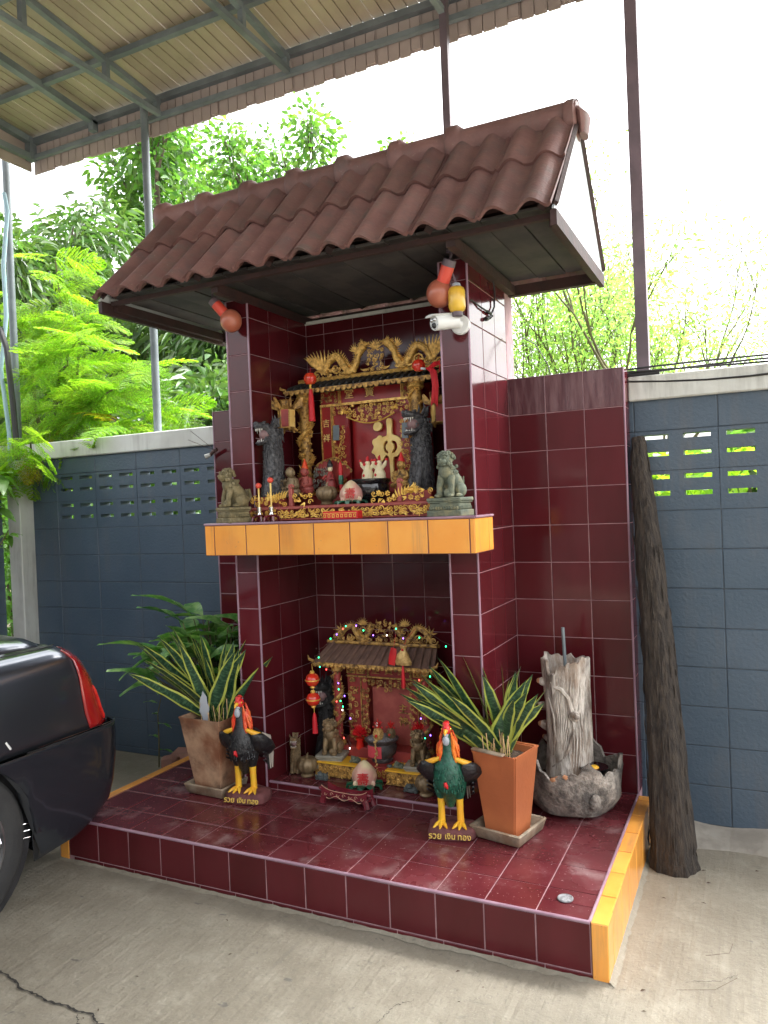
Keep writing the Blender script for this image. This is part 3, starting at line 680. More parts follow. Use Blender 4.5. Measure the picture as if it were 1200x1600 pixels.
# ---------------------------------------------------------------- boundary wall of painted blocks
def bwall(xa, xb, joints, label, capz, capx0, capx1):
    th = thing('block_wall', label, 'wall', (0, 1.47, 0))
    Y0, Y1 = 1.42-1.47, 1.52-1.47
    rows = [.0, .045, .245, .445, .645, .845, 1.045, 1.245, 1.445, 1.645, 1.85, 2.055, 2.235]
    cache = {}
    def block(w, z0, z1, holes):
        key = (round(w, 3), round(z1-z0, 3), holes)
        if key in cache: return cache[key]
        h = z1-z0-.004; ww = w-.004; mb = MB(); b = .003
        if not holes: mb.bbox(-ww/2, ww/2, Y0, Y1, -h/2, h/2, b)
        else:
            # two columns of two slots: rails and stiles
            sl = []
            for cx in (-w/4, w/4): sl.append((cx-.065, cx+.065))
            zr = [(-h/2+.073, -h/2+.097), (-h/2+.160, -h/2+.184)]
            zb = [-h/2, zr[0][0], zr[0][1], zr[1][0], zr[1][1], h/2]
            xb_ = sorted([-ww/2, ww/2]+[q for s in sl for q in s if -ww/2 < q < ww/2])
            for i in (0, 2, 4): mb.box(-ww/2, ww/2, Y0, Y1, zb[i], zb[i+1])
            for i in (1, 3):
                for a, c in ((-ww/2, sl[0][0]), (sl[0][1], sl[1][0]), (sl[1][1], ww/2)): mb.box(a, c, Y0+.0005, Y1-.0005, zb[i], zb[i+1])
        me = bpy.data.meshes.new('block'); me.from_pydata(mb.v, [], mb.f); me.materials.append(M['blue_wall']); me.update()
        cache[key] = me; return me
    js = splits(xa, xb, joints)
    for r in range(len(rows)-1):
        z0, z1 = rows[r], rows[r+1]
        for a, b in js:
            vent = r in (9, 10) and b-a > .3
            mk('block', block(b-a, z0, z1, vent), th, ((a+b)/2, rv(-.0008, .0008), (z0+z1)/2))
    mb = MB()   # mortar, kept clear of the vented rows
    for a, b in js: 
        mb.box(a, b, Y0+.003, Y1-.003, 0, 1.647); mb.box(a, b, Y0+.003, Y1-.003, 2.054, 2.234)
    for j in [xa+.002]+[a for a, b in js[1:]]+[xb-.002]: mb.box(j-.004, j+.004, Y0+.003, Y1-.003, 1.647, 2.054)
    mb.box(xa, xb, Y0+.003, Y1-.003, 1.847, 1.853)
    mb.build('mortar', 'mortar_blue', th, smooth=False)
    mb = MB(); mb.bbox(capx0, capx1, 1.385-1.47, 1.56-1.47, capz, capz+.125, .006); mb.build('coping', 'white_paint', th, smooth=False)
    return th
random.seed(3)
bwall(-.376, 3.2, [.024+.4*k for k in range(9)], 'slate blue vented block wall with white coping, right of the shrine', 2.216, .004, 3.2)
bwall(-4.47, -.62, [-4.2+.4*k for k in range(9)], 'slate blue vented block wall with white coping, left of the shrine', 2.18, -4.62, -.62)
def posts():
    t = thing('wall_post', 'white square post at the left end of the blue block wall', 'post', (-4.54, 1.36, 0))
    mb = MB(); mb.bbox(-.07, .07, -.06, .14, 0, 2.18, .006); mb.build('shaft', 'white_paint', t, smooth=False)
    t = thing('side_wall', 'dark blue side wall running forward behind the car, left edge', 'wall', (-4.72, -1.6, 0))
    for k in range(11):
        for i in range(7):
            mb = None
            y0 = -3.4+i*.9
            o = MB(); o.box(-.05, .05, y0+.002, y0+.898, k*.2+.002, k*.2+.198); o.build('block', 'blue_wall', t, smooth=False)
    o = MB(); o.box(-.046, .046, -3.4, 2.9, 0, 2.2); o.build('mortar', 'mortar_blue', t, smooth=False)
    o = MB(); o.box(-.09, .085, -3.4, 2.95, 2.2, 2.3); o.build('coping', 'white_paint', t, smooth=False)
posts()

# ---------------------------------------------------------------- carport
def carport():
    YV, S = 1.58, .10
    cp = thing('carport', 'open carport roof of beige ribbed sheet on grey steel trusses and thin posts', 'carport', (0, 0, 0))
    zr = lambda y: 4.705+S*(YV-y)
    XA, XB, YB = -4.50, 3.0, -5.2
    pitch = .305
    ln = math.hypot(YV-YB, S*(YV-YB))
    mb = MB(); mb.box(-pitch/2+.001, pitch/2-.001, 0, ln, .012, .014)
    for k in range(4): c = -pitch/2+pitch*(k+.5)/4; mb.box(c-pitch/8+.004, c+pitch/8-.004, .001, ln-.001, 0, .0125)
    me = bpy.data.meshes.new('roof_sheet'); me.from_pydata(mb.v, [], mb.f); me.materials.append(M['sheet']); me.update()
    n = int((XB-XA)/pitch)
    for i in range(n): mk('roof_sheet', me, cp, (XA+(i+.5)*pitch, YV, zr(YV)+.03), (math.atan(S), 0, PI)).rotation_euler = (math.atan(S), 0, PI)
    # valance panels
    def val(hh, w=pitch):
        mb = MB(); mb.box(-w/2-.004, w/2+.004, 0, .002+.001, -hh, 0)
        for k in range(4): c = -w/2+w*(k+.5)/4; mb.box(c-w/8+.003, c+w/8-.003-(.012 if k == 3 else 0), -.010, .0005, -hh-(.012 if k < 3 else -.012), -.001)
        me = bpy.data.meshes.new('valance_panel'); me.from_pydata(mb.v, [], mb.f); me.materials.append(M['sheet_pink']); me.update(); return me
    vm = val(.26)
    for i in range(n): mk('valance_panel', vm, cp, (XA+(i+.5)*pitch, YV+.03, zr(YV)+.03))
    # left side valance: its top follows the roof slope
    for i in range(18):
        y = YV-(i+.5)*.37; mb = MB(); hh = (zr(y)-4.45)
        for k in range(4): c = -.185+.37*(k+.5)/4; mb.box(-.006, .006, c-.043, c+.043, -hh, -.002)
        mb.box(.006, .008, -.184, .184, -hh, 0); mb.build('valance_panel', 'sheet_pink', cp, smooth=False, loc=(XA-.01, y, zr(y)+.03))
    def beam(name, p, q, w, mat='steel_blue'):
        m = MB(); m.tube([p, q], w*.707, 4, up=(0, 0, 1)); 
        d = (Vector(q)-Vector(p)).normalized()
        # square section aligned with the vertical
        m = MB(); u = d.cross(Vector((0, 0, 1)));
        u = Vector((1, 0, 0)) if u.length < 1e-3 else u.normalized(); v = u.cross(d)
        vs = [tuple(Vector(e)+u*a*w/2+v*b*w/2) for e in (p, q) for a, b in ((-1, -1), (1, -1), (1, 1), (-1, 1))]
        m.add(vs, [(0, 1, 2, 3), (7, 6, 5, 4), (0, 4, 5, 1), (1, 5, 6, 2), (2, 6, 7, 3), (3, 7, 4, 0)])
        return m.build(name, mat, cp, smooth=False)
    beam('edge_beam', (XA, YV-.01, zr(YV)-.005), (XB, YV-.01, zr(YV)-.005), .042)
    beam('edge_rail', (XA, YV-.01, 4.575), (XB, YV-.01, 4.575), .035)
    beam('side_rail', (XA+.03, YV, 4.575), (XA+.03, YB, 4.575+.02), .045)
    beam('side_beam', (XA+.03, YV, zr(YV)-.005), (XA+.03, YB, zr(YB)-.005), .05)
    beam('corner_post', (XA+.03, YV-.03, 4.55), (XA+.03, YV-.03, 4.72), .06)
    for y in (1.08, .42, -.3, -1.1, -2.0, -3.0, -4.0): beam('purlin', (XA, y, zr(y)-.012), (XB, y, zr(y)-.012), .04)
    for x in (-3.165, -2.075, -.97, .13, 1.23, 2.33):
        beam('rafter', (x, YV-.02, zr(YV)-.04), (x, YB, zr(YB)-.04), .038)
        beam('bottom_chord', (x, YV-.02, 4.585), (x, YB, 4.585), .036)
        for y in (YV-.05, 1.06, .42, -.5, -1.6, -2.8, -4.2): beam('strut', (x, y, 4.60), (x, y, zr(y)-.05), .036)
    beam('rafter', (-3.78, YV-.02, zr(YV)-.03), (-3.78, YB, zr(YB)-.03), .05)
    beam('strut', (-3.78, YV-.05, 4.60), (-3.78, YV-.05, zr(YV)-.03), .05)
    for x, mat, r, lab in ((-3.255, 'steel_blue', .028, 'grey blue post'), (-.965, 'steel_brown', .026, 'brown grey post behind the roof ridge'), (.072, 'steel_brown', .036, 'thick brown grey post at right'), (-4.70, 'steel_blue', .028, 'grey blue post at far left'), (2.3, 'steel_brown', .032, 'brown grey post outside right')):
        m = MB()
        if mat == 'steel_brown': m.box(x-r*.85, x+r*.85, 1.5-r*.85, 1.5+r*.85, 2.30, 4.70)
        else: m.tube([(x, 1.5, 2.28 if x > -4.6 else 0), (x, 1.5, 4.64)], r, 14)
        m.build('post', mat, cp, smooth=mat == 'steel_blue', label=lab)
    for x, y in ((-4.4, -4.9), (2.9, -4.9)):
        m = MB(); m.tube([(x, y, 0), (x, y, 4.6)], .04, 12); m.build('post', 'steel_blue', cp)
carport()

# ---------------------------------------------------------------- unseen house front, added behind the camera to block light from the front
def house():
    t = thing('house', 'unseen plain house front added behind the carport to block light', 'house', (0, -9.5, 0))
    mb = MB(); mb.box(-9, 5, -.2, 0, 0, 4.2); mb.build('wall', PM('grey_render', (.13, .125, .12), rough=.9, bump=.2), t, smooth=False)
    for x in (-6, -3, 0):
        mb = MB(); mb.box(x-.7, x+.7, .001, .03, .9, 2.2); w = mb.build('window', 'white_paint', t, smooth=False)
        mb = MB(); mb.box(x-.63, x+.63, .031, .036, .97, 2.13); mb.build('pane', 'glass_dark', w, smooth=False)
    mb = MB(); mb.box(1.3, 2.3, .001, .04, 0, 2.1); mb.build('door', 'wood_red', t, smooth=False)
house()
# ---------------------------------------------------------------- leaning log
def log():
    P = [(.185, 1.00, -.03), (.18, 1.01, .1), (.165, 1.06, .5), (.135, 1.14, .95), (.10, 1.22, 1.4), (.065, 1.30, 1.8), (.050, 1.345, 2.02)]
    pts = []; rad = []
    r = [.108, .100, .085, .075, .064, .050, .032]
    for i in range(len(P)-1):
        for k in range(5):
            t = k/5; pts.append(tuple(lerp(P[i][q], P[i+1][q], t)+rv(-.003, .003) for q in range(3))); rad.append(lerp(r[i], r[i+1], t)*rv(.97, 1.03))
    pts.append(P[-1]); rad.append(r[-1])
    mb = MB(); n = 26; mb.tube(pts, rad, n)
    vs = []
    for i, v in enumerate(mb.v):
        c = Vector(pts[i//n]); d = Vector(v)-c; a = math.atan2(d.y, d.x)
        vs.append(tuple(c+d*(1+.05*math.sin(5*a+1)+.035*math.sin(11*a+i*.002)+rv(-.03, .03))))
    mb.v = vs
    o = mb.build('leaning_log', 'log_bark'); tag(o, 'dark bark covered log leaning against the blue wall beside the shrine', 'log')
    o2 = MB()
    for k in range(140):
        i = random.randrange(2, len(pts)-3); a = rv(0, 2*PI); c = Vector(pts[i]); d = Vector((math.cos(a), math.sin(a), 0))*rad[i]*1.02
        up = (Vector(pts[i+2])-Vector(pts[i-1])).normalized(); L = rv(.03, .12)
        o2.tube([c+d, c+d*1.02+up*L*.5, c+d*.99+up*L], [.0015, .0035, .001], 4)
    o2.build('bark_strip', 'log_bark', o, kind='stuff')
log()

# ---------------------------------------------------------------- pots with sword plants
def taper_pot(parent, w0, w1, h, z0, mat, wall=.014):
    mb = MB(); a, b = w0/2, w1/2
    def ring(r, z): return [(-r, -r, z), (r, -r, z), (r, r, z), (-r, r, z)]
    vs = ring(a, z0)+ring(b, z0+h)+ring(b+.003, z0+h+.004)+ring(b-wall, z0+h+.004)+ring(b-wall-.01, z0+h-.05)
    fs = [(3, 2, 1, 0)]+[(k*4+i, k*4+(i+1) % 4, k*4+4+(i+1) % 4, k*4+4+i) for k in range(4) for i in range(4)]
    bm = bmesh.new(); bv = [bm.verts.new(v) for v in vs]
    for f in fs: bm.faces.new([bv[i] for i in f])
    bmesh.ops.bevel(bm, geom=[e for e in bm.edges if abs(e.verts[0].co.z-e.verts[1].co.z) > .1 or (e.verts[0].co.z > z0+h-.01)], offset=.006, segments=2, affect='EDGES')
    mb.addbm(bm); mb.build('pot', mat, parent)
    mb = MB(); q = b-wall-.008
    g = 9; vs = []
    for j in range(g):
        for i in range(g): vs.append((lerp(-q, q, i/(g-1)), lerp(-q, q, j/(g-1)), z0+h-.03+rv(-.008, .008)))
    mb.add(vs, [(j*g+i, j*g+i+1, j*g+g+i+1, j*g+g+i) for j in range(g-1) for i in range(g-1)]); mb.build('soil', 'soil', parent)
def saucer(name, label, loc, rz, w, mat):
    mb = MB(); a = w/2; h = .055
    def ring(r, z): return [(-r, -r, z), (r, -r, z), (r, r, z), (-r, r, z)]
    vs = ring(a*.88, 0)+ring(a, h)+ring(a-.016, h)+ring(a*.84-.01, .014)
    fs = [(3, 2, 1, 0)]+[(k*4+i, k*4+(i+1) % 4, k*4+4+(i+1) % 4, k*4+4+i) for k in range(3) for i in range(4)]+[(12, 13, 14, 15)]
    bm = bmesh.new(); bv = [bm.verts.new(v) for v in vs]
    for f in fs: bm.faces.new([bv[i] for i in f])
    bmesh.ops.bevel(bm, geom=bm.edges[:], offset=.004, segments=1, affect='EDGES'); mb.addbm(bm)
    o = mb.build(name, mat, None, loc=loc, rot=(0, 0, rz)); return tag(o, label, 'pot saucer')
def blade(base, az, lean, L, W, bend, twist, fold=.14, n=9, mat='snake', name='leaf', parent=None):
    # sword leaf: uv.x across, uv.y along
    vs = []; fs = []; uvs = []
    d = Vector((math.cos(az)*math.sin(lean), math.sin(az)*math.sin(lean), math.cos(lean))); p = Vector(base)
    side = Vector((-math.sin(az), math.cos(az), 0)); roll = math.copysign(rv(.55, 1.3), -math.cos(az)) if abs(math.cos(az)) > .3 else rv(-.4, .4); side = Matrix.Rotation(roll if mat == 'snake' else 0, 3, d) @ side
    for i in range(n+1):
        t = i/n; w = W*(min(1, .45+1.6*t))*(max(0, 1-t**2.6))**.8*.5+.0006
        nn = d.cross(side).normalized(); q = Matrix.Rotation(twist*t, 3, d); s = q @ side; m = q @ nn
        for k in (-1, -.55, 0, .55, 1):
            vs.append(tuple(p+s*w*k+m*(abs(k)**1.5*fold*w)+s*.003*math.sin(t*17+k)*abs(k))); uvs.append(((k+1)/2, t))
        p = p+d*(L/n); d = (d+Vector((math.cos(az)*bend/n, math.sin(az)*bend/n, -abs(bend)*.15/n))).normalized()
    for i in range(n):
        for k in range(4): a = i*5+k; fs.append((a, a+1, a+6, a+5))
    nv = len(vs)
    me = bpy.data.meshes.new(name); me.from_pydata(vs, [], fs); u = me.uv_layers.new(name='UVMap')
    for poly in me.polygons:
        for li in poly.loop_indices: u.data[li].uv = uvs[me.loops[li].vertex_index]
    me.polygons.foreach_set('use_smooth', [True]*len(fs)); me.materials.append(M[mat]); me.update()
    return mk(name, me, parent)
POSW = ['leftmost', 'second from the left', 'third from the left', 'fourth from the left', 'fifth from the left', 'sixth from the left', 'seventh from the left', 'eighth from the left', 'ninth from the left', 'tenth from the left', 'eleventh from the left', 'rightmost']
def sticks(base, n, rad, z, tag_):
    for i in range(n):
        L = rv(.07, .15); x = base[0]+rad*(2*(i+.5)/n-1)+rv(-.004, .004); y = base[1]-rv(0, .8)*rad
        mb = MB(); mb.tube([(0, 0, 0), (rv(-.02, .02), rv(-.015, .01), L)], .0022, 6)
        o = mb.build('incense_stick', 'incense', None, loc=(x, y, z)); tag(o, POSW[i if i < n-1 else 11]+' '+tag_, 'incense stick', 'incense sticks in the '+('right' if base[0] > -1 else 'left')+' pot')
random.seed(21)
def snakepots():
    A = (-.482, .605); rz = R(-12)
    saucer('pot_saucer', 'chipped square clay saucer under the bright orange pot', (A[0], A[1], H+.003), rz, .262, 'saucer')
    t = thing('potted_snake_plant', 'yellow edged snake plant in a clean bright orange square pot, right', 'potted plant', (A[0], A[1], H+.018), rz)
    taper_pot(t, .15, .222, .37, 0, 'terracotta')
    specs = [(PI+.15, 1.05, .50), (PI+.35, .85, .50), (PI-.2, .80, .48), (PI+.55, 1.12, .46), (PI-.1, 1.28, .46), (PI+.9, .8, .40), (PI-.5, .6, .45), (PI+.2, .55, .48),
             (PI, .42, .50), (PI*1.3, .3, .42), (1.2, .2, .38), (.3, .25, .42), (-.4, .32, .40), (.1, .5, .42), (-.1, .72, .40), (.4, .62, .38), (-.7, .5, .34), (2.2, .35, .44),
             (-1.2, .28, .36), (0, .12, .40), (PI+.1, .2, .42), (2.7, .9, .36), (.25, .92, .34), (PI+.7, 1.3, .36)]
    for az, le, L in specs: blade((rv(-.07, .02), rv(-.05, .05), .34), az+rv(-.15, .15), le*.76+rv(-.05, .05), L*rv(.9, 1.0)*1.04, rv(.068, .084), rv(.15, .5)*(.5+le*.3), rv(-.5, .5), parent=t)
    for az, le, L in ((PI+.62, .80, .50), (PI+.78, .95, .46), (PI+.50, 1.05, .52), (PI+.66, 1.1, .48), (PI+.5, .9, .5), (PI+.1, .8, .5), (PI+.6, 1.1, .46), (PI-.2, 1.1, .48), (.2, .4, .42), (-.3, .6, .40), (.6, .5, .38), (PI+.3, .5, .52), (PI+.25, 1.0, .52), (PI+.0, .95, .52), (PI+.4, 1.15, .5), (PI-.1, .7, .52), (PI+.15, 1.2, .5), (PI+.35, .68, .5), (PI-.3, 1.0, .5)): blade((rv(-.08, -.02), rv(-.05, .03), .33), az, le*.78, L, .078, .25, rv(-.4, .4), parent=t)
    sticks((A[0]-.02, A[1]-.03), 12, .075, H+.35, 'tan incense stick standing in the bright orange pot')
    m = MB(); m.bbox(-.07, .10, -.010, .018, 0, .010, .003); o = m.build('wood_strip', 'saucer', None, loc=(A[0]-.06, A[1]-.115, H+.018+.382), rot=(0, 0, rz-.1)); tag(o, 'flat grey piece resting on the front rim of the bright orange pot', 'strip')
    A = (-2.115, .60); rz = R(-3)
    saucer('pot_saucer', 'mossy square clay saucer under the stained brown pot', (A[0], A[1], H+.003), rz, .272, 'saucer')
    t = thing('potted_snake_plant', 'yellow edged snake plant in a stained brown square clay pot, left', 'potted plant', (A[0], A[1], H+.018), rz)
    taper_pot(t, .18, .285, .395, 0, 'terracotta_old')
    specs = [(PI+.1, 1.05, .50), (PI-.15, .92, .50), (PI+.3, .8, .48), (PI+.5, 1.2, .44), (PI, 1.25, .46), (PI-.4, .62, .44), (PI+.2, .55, .46), (PI, .4, .44), (PI*1.35, .35, .42),
             (1.6, .2, .38), (.4, .12, .38), (-.3, .35, .38), (0, .65, .42), (.2, .72, .38), (-.5, .48, .34), (2.6, .5, .38), (PI+.8, .85, .36), (PI+.15, .18, .42), (-1.4, .25, .34), (PI-.1, .7, .5)]
    specs += [(PI+.4, .7, .5), (PI-.3, .9, .5), (.3, .4, .42), (PI+.6, .95, .46), (-.2, .5, .42), (PI+.2, 1.1, .55), (PI, .95, .55), (PI-.1, .75, .54), (PI+.35, .95, .52), (PI+.1, .6, .5), (PI+.05, 1.2, .52)]
    for az, le, L in specs: blade((rv(-.05, .05), rv(-.05, .05), .36), az+rv(-.15, .15), le*.76+rv(-.05, .05), L*rv(.95, 1.05)*1.17, rv(.070, .088), rv(.15, .5)*(.5+le*.3), rv(-.5, .5), parent=t)
    blade((.0, -.09, .38), -PI/2+.5, .15, .17, .05, .0, .4, mat='cock_grey', name='dry_leaf', parent=t)
    sticks((A[0]+.02, A[1]-.02), 11, .085, H+.37, 'tan incense stick standing in the stained brown pot')
snakepots()

# ---------------------------------------------------------------- leafy plant behind the left pot
def oval_leaf(L, W, mat, name='leaf', n=8, droop=.3, wave=.006):
    vs = []; fs = []
    for i in range(n+1):
        t = i/n; w = W*.5*math.sin(PI*min(1, t*.94+.04))**.8; x = L*t; z = -droop*L*t*t
        for k in (-1, 0, 1): vs.append((x, k*w, z+abs(k)*w*.35+wave*math.sin(t*9+k*2)*abs(k)))
    for i in range(n):
        for k in range(2): a = i*3+k; fs.append((a, a+1, a+4, a+3))
    me = bpy.data.meshes.new(name); me.from_pydata(vs, [], fs); me.polygons.foreach_set('use_smooth', [True]*len(fs)); me.materials.append(M[mat]); me.update(); return me
def leafy():
    random.seed(5)
    t = thing('potted_foliage_plant', 'lush broad leaved green plant behind the left snake plant, against the blue wall', 'potted plant', (-2.42, 1.02, H), 0)
    mb = MB(); mb.lathe([(.09, 0), (.12, .2), (.135, .22), (.12, .22), (.11, .18)], 20); mb.build('pot', 'bark_pot', t)
    ms = [oval_leaf(.24, .085, 'leaf_lily'), oval_leaf(.30, .095, 'leaf_lily', droop=.5), oval_leaf(.20, .10, 'leaf_lily', droop=.2)]
    for i in range(112):
        az = rv(0, 2*PI); ph = rv(.1, 1.05); q = rv(.32, .72); d = Vector((math.cos(az)*math.sin(ph)*.85, math.sin(az)*math.sin(ph)*.55, math.cos(ph)))
        b = Vector((rv(-.04, .04), rv(-.04, .04), .18)); e = b+d*q
        if e.y > .30: e.y = .30
        if e.x > .24: e.x = .24
        s = rv(.85, 1.4); az += rv(-.5, .5)
        if e.x+.36*math.cos(az) > .36: az = PI-az
        if e.x < -.25: az = az*.5+PI/2*.5; s *= .72
        if e.y+.3*math.sin(az) > .36: az = -az
        m = MB(); m.tube([b, b+d*q*.5+Vector((0, 0, .05)), e], .004, 4); m.build('stalk', 'twig', t)
        o = mk('leaf', random.choice(ms), t, e, (rv(-.5, .5), rv(-.9, .3)-.1, az)); o.scale = (s, s, s)
    # thin weed growing at the wall foot
    t = thing('weed', 'thin lone weed with a few pale leaves by the blue wall', 'weed', (-3.14, 1.24, 0))
    mb = MB(); mb.tube([(0, 0, 0), (.01, .0, .2), (-.01, .02, .36), (.03, .03, .52), (.02, .02, .62)], [.006, .005, .004, .003, .002], 5); mb.build('stem', 'twig', t)
    lm = oval_leaf(.10, .025, 'leaf_lily', n=4)
    for z, a in ((.12, .4), (.2, 3.0), (.3, .2), (.36, 2.7), (.44, 3.4), (.5, .5), (.58, 2.4)): mk('leaf', lm, t, (0, .01, z), (0, rv(-.4, .1), a))
    for i, (x, y, s) in enumerate(((-2.98, 1.22, .10), (-2.86, 1.12, .085), (-2.92, 1.30, .12))):
        mb = MB(); mb.bbox(-s, s, -s*.6, s*.6, 0, s*1.1, s*.25); o = mb.build('broken_brick', 'brick', None, loc=(x, y, 0), rot=(rv(-.2, .2), rv(-.3, .3), rv(0, 2)))
        tag(o, ['largest', 'rightmost', 'rearmost'][i]+' broken reddish brick lying in the corner behind the left orange kerb', 'brick', 'broken bricks behind the left kerb')
leafy()

# ---------------------------------------------------------------- cement basin and stump planter
def basin():
    n = 56; rnd = [rv(-1, 1) for _ in range(n)]
    def rim(a): return .030*math.sin(5*a+.5)+.018*math.sin(11*a)+.012*math.sin(23*a+1)
    mb = MB(); prof = [(.15, 0), (.195, .02), (.225, .08), (.237, .14), (.238, .19), (.236, .235), (.222, .235), (.218, .19), (.21, .12), (.17, .05), (.01, .04)]
    vs = []
    for i, (r, z) in enumerate(prof):
        for j in range(n):
            a = 2*PI*j/n; k = max(0, (z-.06)/.18); q = r*(1+.03*math.sin(6*a+z*30)+.015*rnd[j]*math.sin(z*60+j))
            vs.append((q*math.cos(a), q*math.sin(a), z+k*rim(a)+(.006*rnd[j] if i in (5, 6) else 0)))
    k = len(prof); fs = [(i*n+j, i*n+(j+1) % n, (i+1)*n+(j+1) % n, (i+1)*n+j) for i in range(k-1) for j in range(n)]+[tuple(range(n-1, -1, -1)), tuple((k-1)*n+j for j in range(n))]
    mb.add(vs, fs)
    t = thing('stone_basin', 'round jagged rimmed grey cement basin moulded like bark', 'basin', (-.275, 1.02, H+.002))
    mb.build('bowl', 'bark_pot', t)
    m = MB(); m.ball((0, 0, 0), (.028, .012, .04), 10, 6); m.build('bark_knot', 'bark_pot', t, loc=(.145, -.185, .10), rot=(0, 0, .6))
    for x, y, z in ((.0, -.226, .205), (.03, -.226, .215), (-.02, -.23, .198)):
        m = MB(); m.ball((0, 0, 0), (.02, .009, .014), 6, 4); m.build('chipped_edge', 'chip_clay', t, loc=(x-.015, y, z))
    m = MB(); m.lathe([(.05, 0), (.07, .03), (.06, .03)], 14); o = m.build('small_bowl', 'black_gloss', None, loc=(-.165, 1.0, H+.185)); tag(o, 'small dark bowl inside the basin, right of the stump', 'bowl')
    m = MB(); m.ball((0, 0, 0), (.028, .028, .022), 10, 7); o = m.build('yellow_fruit', 'cock_yellow', None, loc=(-.16, .985, H+.205)); tag(o, 'yellow fruit in the basin beside the stump', 'fruit')
    m = MB(); m.lathe([(.16, 0), (.17, .09), (.02, .11)], 20); m.build('fill', 'soil', t, loc=(0, 0, .05))
    # stump
    n = 44; sr = [rv(-1, 1) for _ in range(n)]
    prof = [(.118, 0), (.122, .03), (.112, .10), (.105, .22), (.104, .34), (.108, .46), (.112, .56), (.114, .62), (.098, .62), (.094, .56), (.09, .40), (.02, .38)]
    vs = []
    for i, (r, z) in enumerate(prof):
        for j in range(n):
            a = 2*PI*j/n; q = r*(1+.045*math.sin(7*a+z*4)+.03*math.sin(13*a-z*9)+.02*sr[j])
            top = .008*math.sin(9*a)+.010*sr[j]+.012*math.sin(2*a+2) if 6 <= i <= 9 else 0
            if 6 <= i <= 8 and -2.3 < ((a+PI) % (2*PI)-PI) < -1.75: top -= .055
            vs.append((q*math.cos(a), q*math.sin(a), z+top))
    k = len(prof); fs = [(i*n+j, i*n+(j+1) % n, (i+1)*n+(j+1) % n, (i+1)*n+j) for i in range(k-1) for j in range(n)]+[tuple(range(n-1, -1, -1)), tuple((k-1)*n+j for j in range(n))]
    mb = MB(); mb.add(vs, fs)
    t = thing('stump_planter', 'tall hollow pale grey stump planter moulded like tree bark', 'planter', (-.295, 1.06, H+.10))
    mb.build('trunk', 'bark_cement', t)
    for (a, z, s) in ((-2.9, .50, .028), (-3.0, .28, .03), (-2.95, .38, .024), (-1.05, .36, .035), (2.9, .2, .024)):
        m = MB(); d = Vector((math.cos(a), math.sin(a), 0)); b = d*.10+Vector((0, 0, z))
        m.tube([b, b+d*.022+Vector((0, 0, .006)), b+d*.034+Vector((0, 0, .008))], [s*.9, s*.75, s*.5], 9); m.build('cut_branch', 'bark_cement', t)
        m = MB(); m.ball(b+d*.035+Vector((0, 0, .008)), s*.5, 8, 5); m.build('branch_cut_face', 'chip_clay' if z < .3 or z > .45 else 'bark_cement', t)
    # bark ridges flowing round the trunk
    m = MB()
    for k in range(40):
        a = -2.4+k*.08; pts = []
        for i in range(14):
            z = .04+i*.04; aa = a+.22*math.sin(z*5+k*.25)-.25*math.exp(-((z-.36)/.08)**2)*(1 if a > -1.05 else -1)*math.exp(-((a+1.05)/.5)**2)
            r = .108*(1+.045*math.sin(7*aa+z*4)); pts.append((r*math.cos(aa), r*math.sin(aa), z))
        m.tube(pts, [.001]+[rv(.002, .0052) for _ in range(12)]+[.001], 4)
    m.build('bark_ridge', 'bark_cement', t, kind='stuff')
    for A, rr in (([(-2.1, .52), (-1.9, .50), (-1.6, .49), (-1.3, .45), (-1.15, .38), (-1.1, .30)], .011), ([(-1.1, .30), (-1.35, .20), (-1.7, .14), (-2.2, .10)], .008), ([(-2.3, .44), (-2.0, .36), (-1.95, .26), (-2.1, .16)], .007), ([(-.7, .50), (-.8, .40), (-.9, .36), (-1.05, .34)], .009)):
        m = MB(); m.tube([(.110*math.cos(a), .110*math.sin(a), z) for a, z in A], [rr*.4]+[rr]*(len(A)-2)+[rr*.4], 7); m.build('moulded_branch', 'bark_cement', t)
    m = MB(); m.tube([(0, 0, 0), (-.012, 0, .42)], .0085, 8); o = m.build('metal_rod', 'steel_blue', None, loc=(-.285, 1.03, H+.46)); tag(o, 'thin grey metal rod standing up out of the hollow stump', 'rod')
basin()

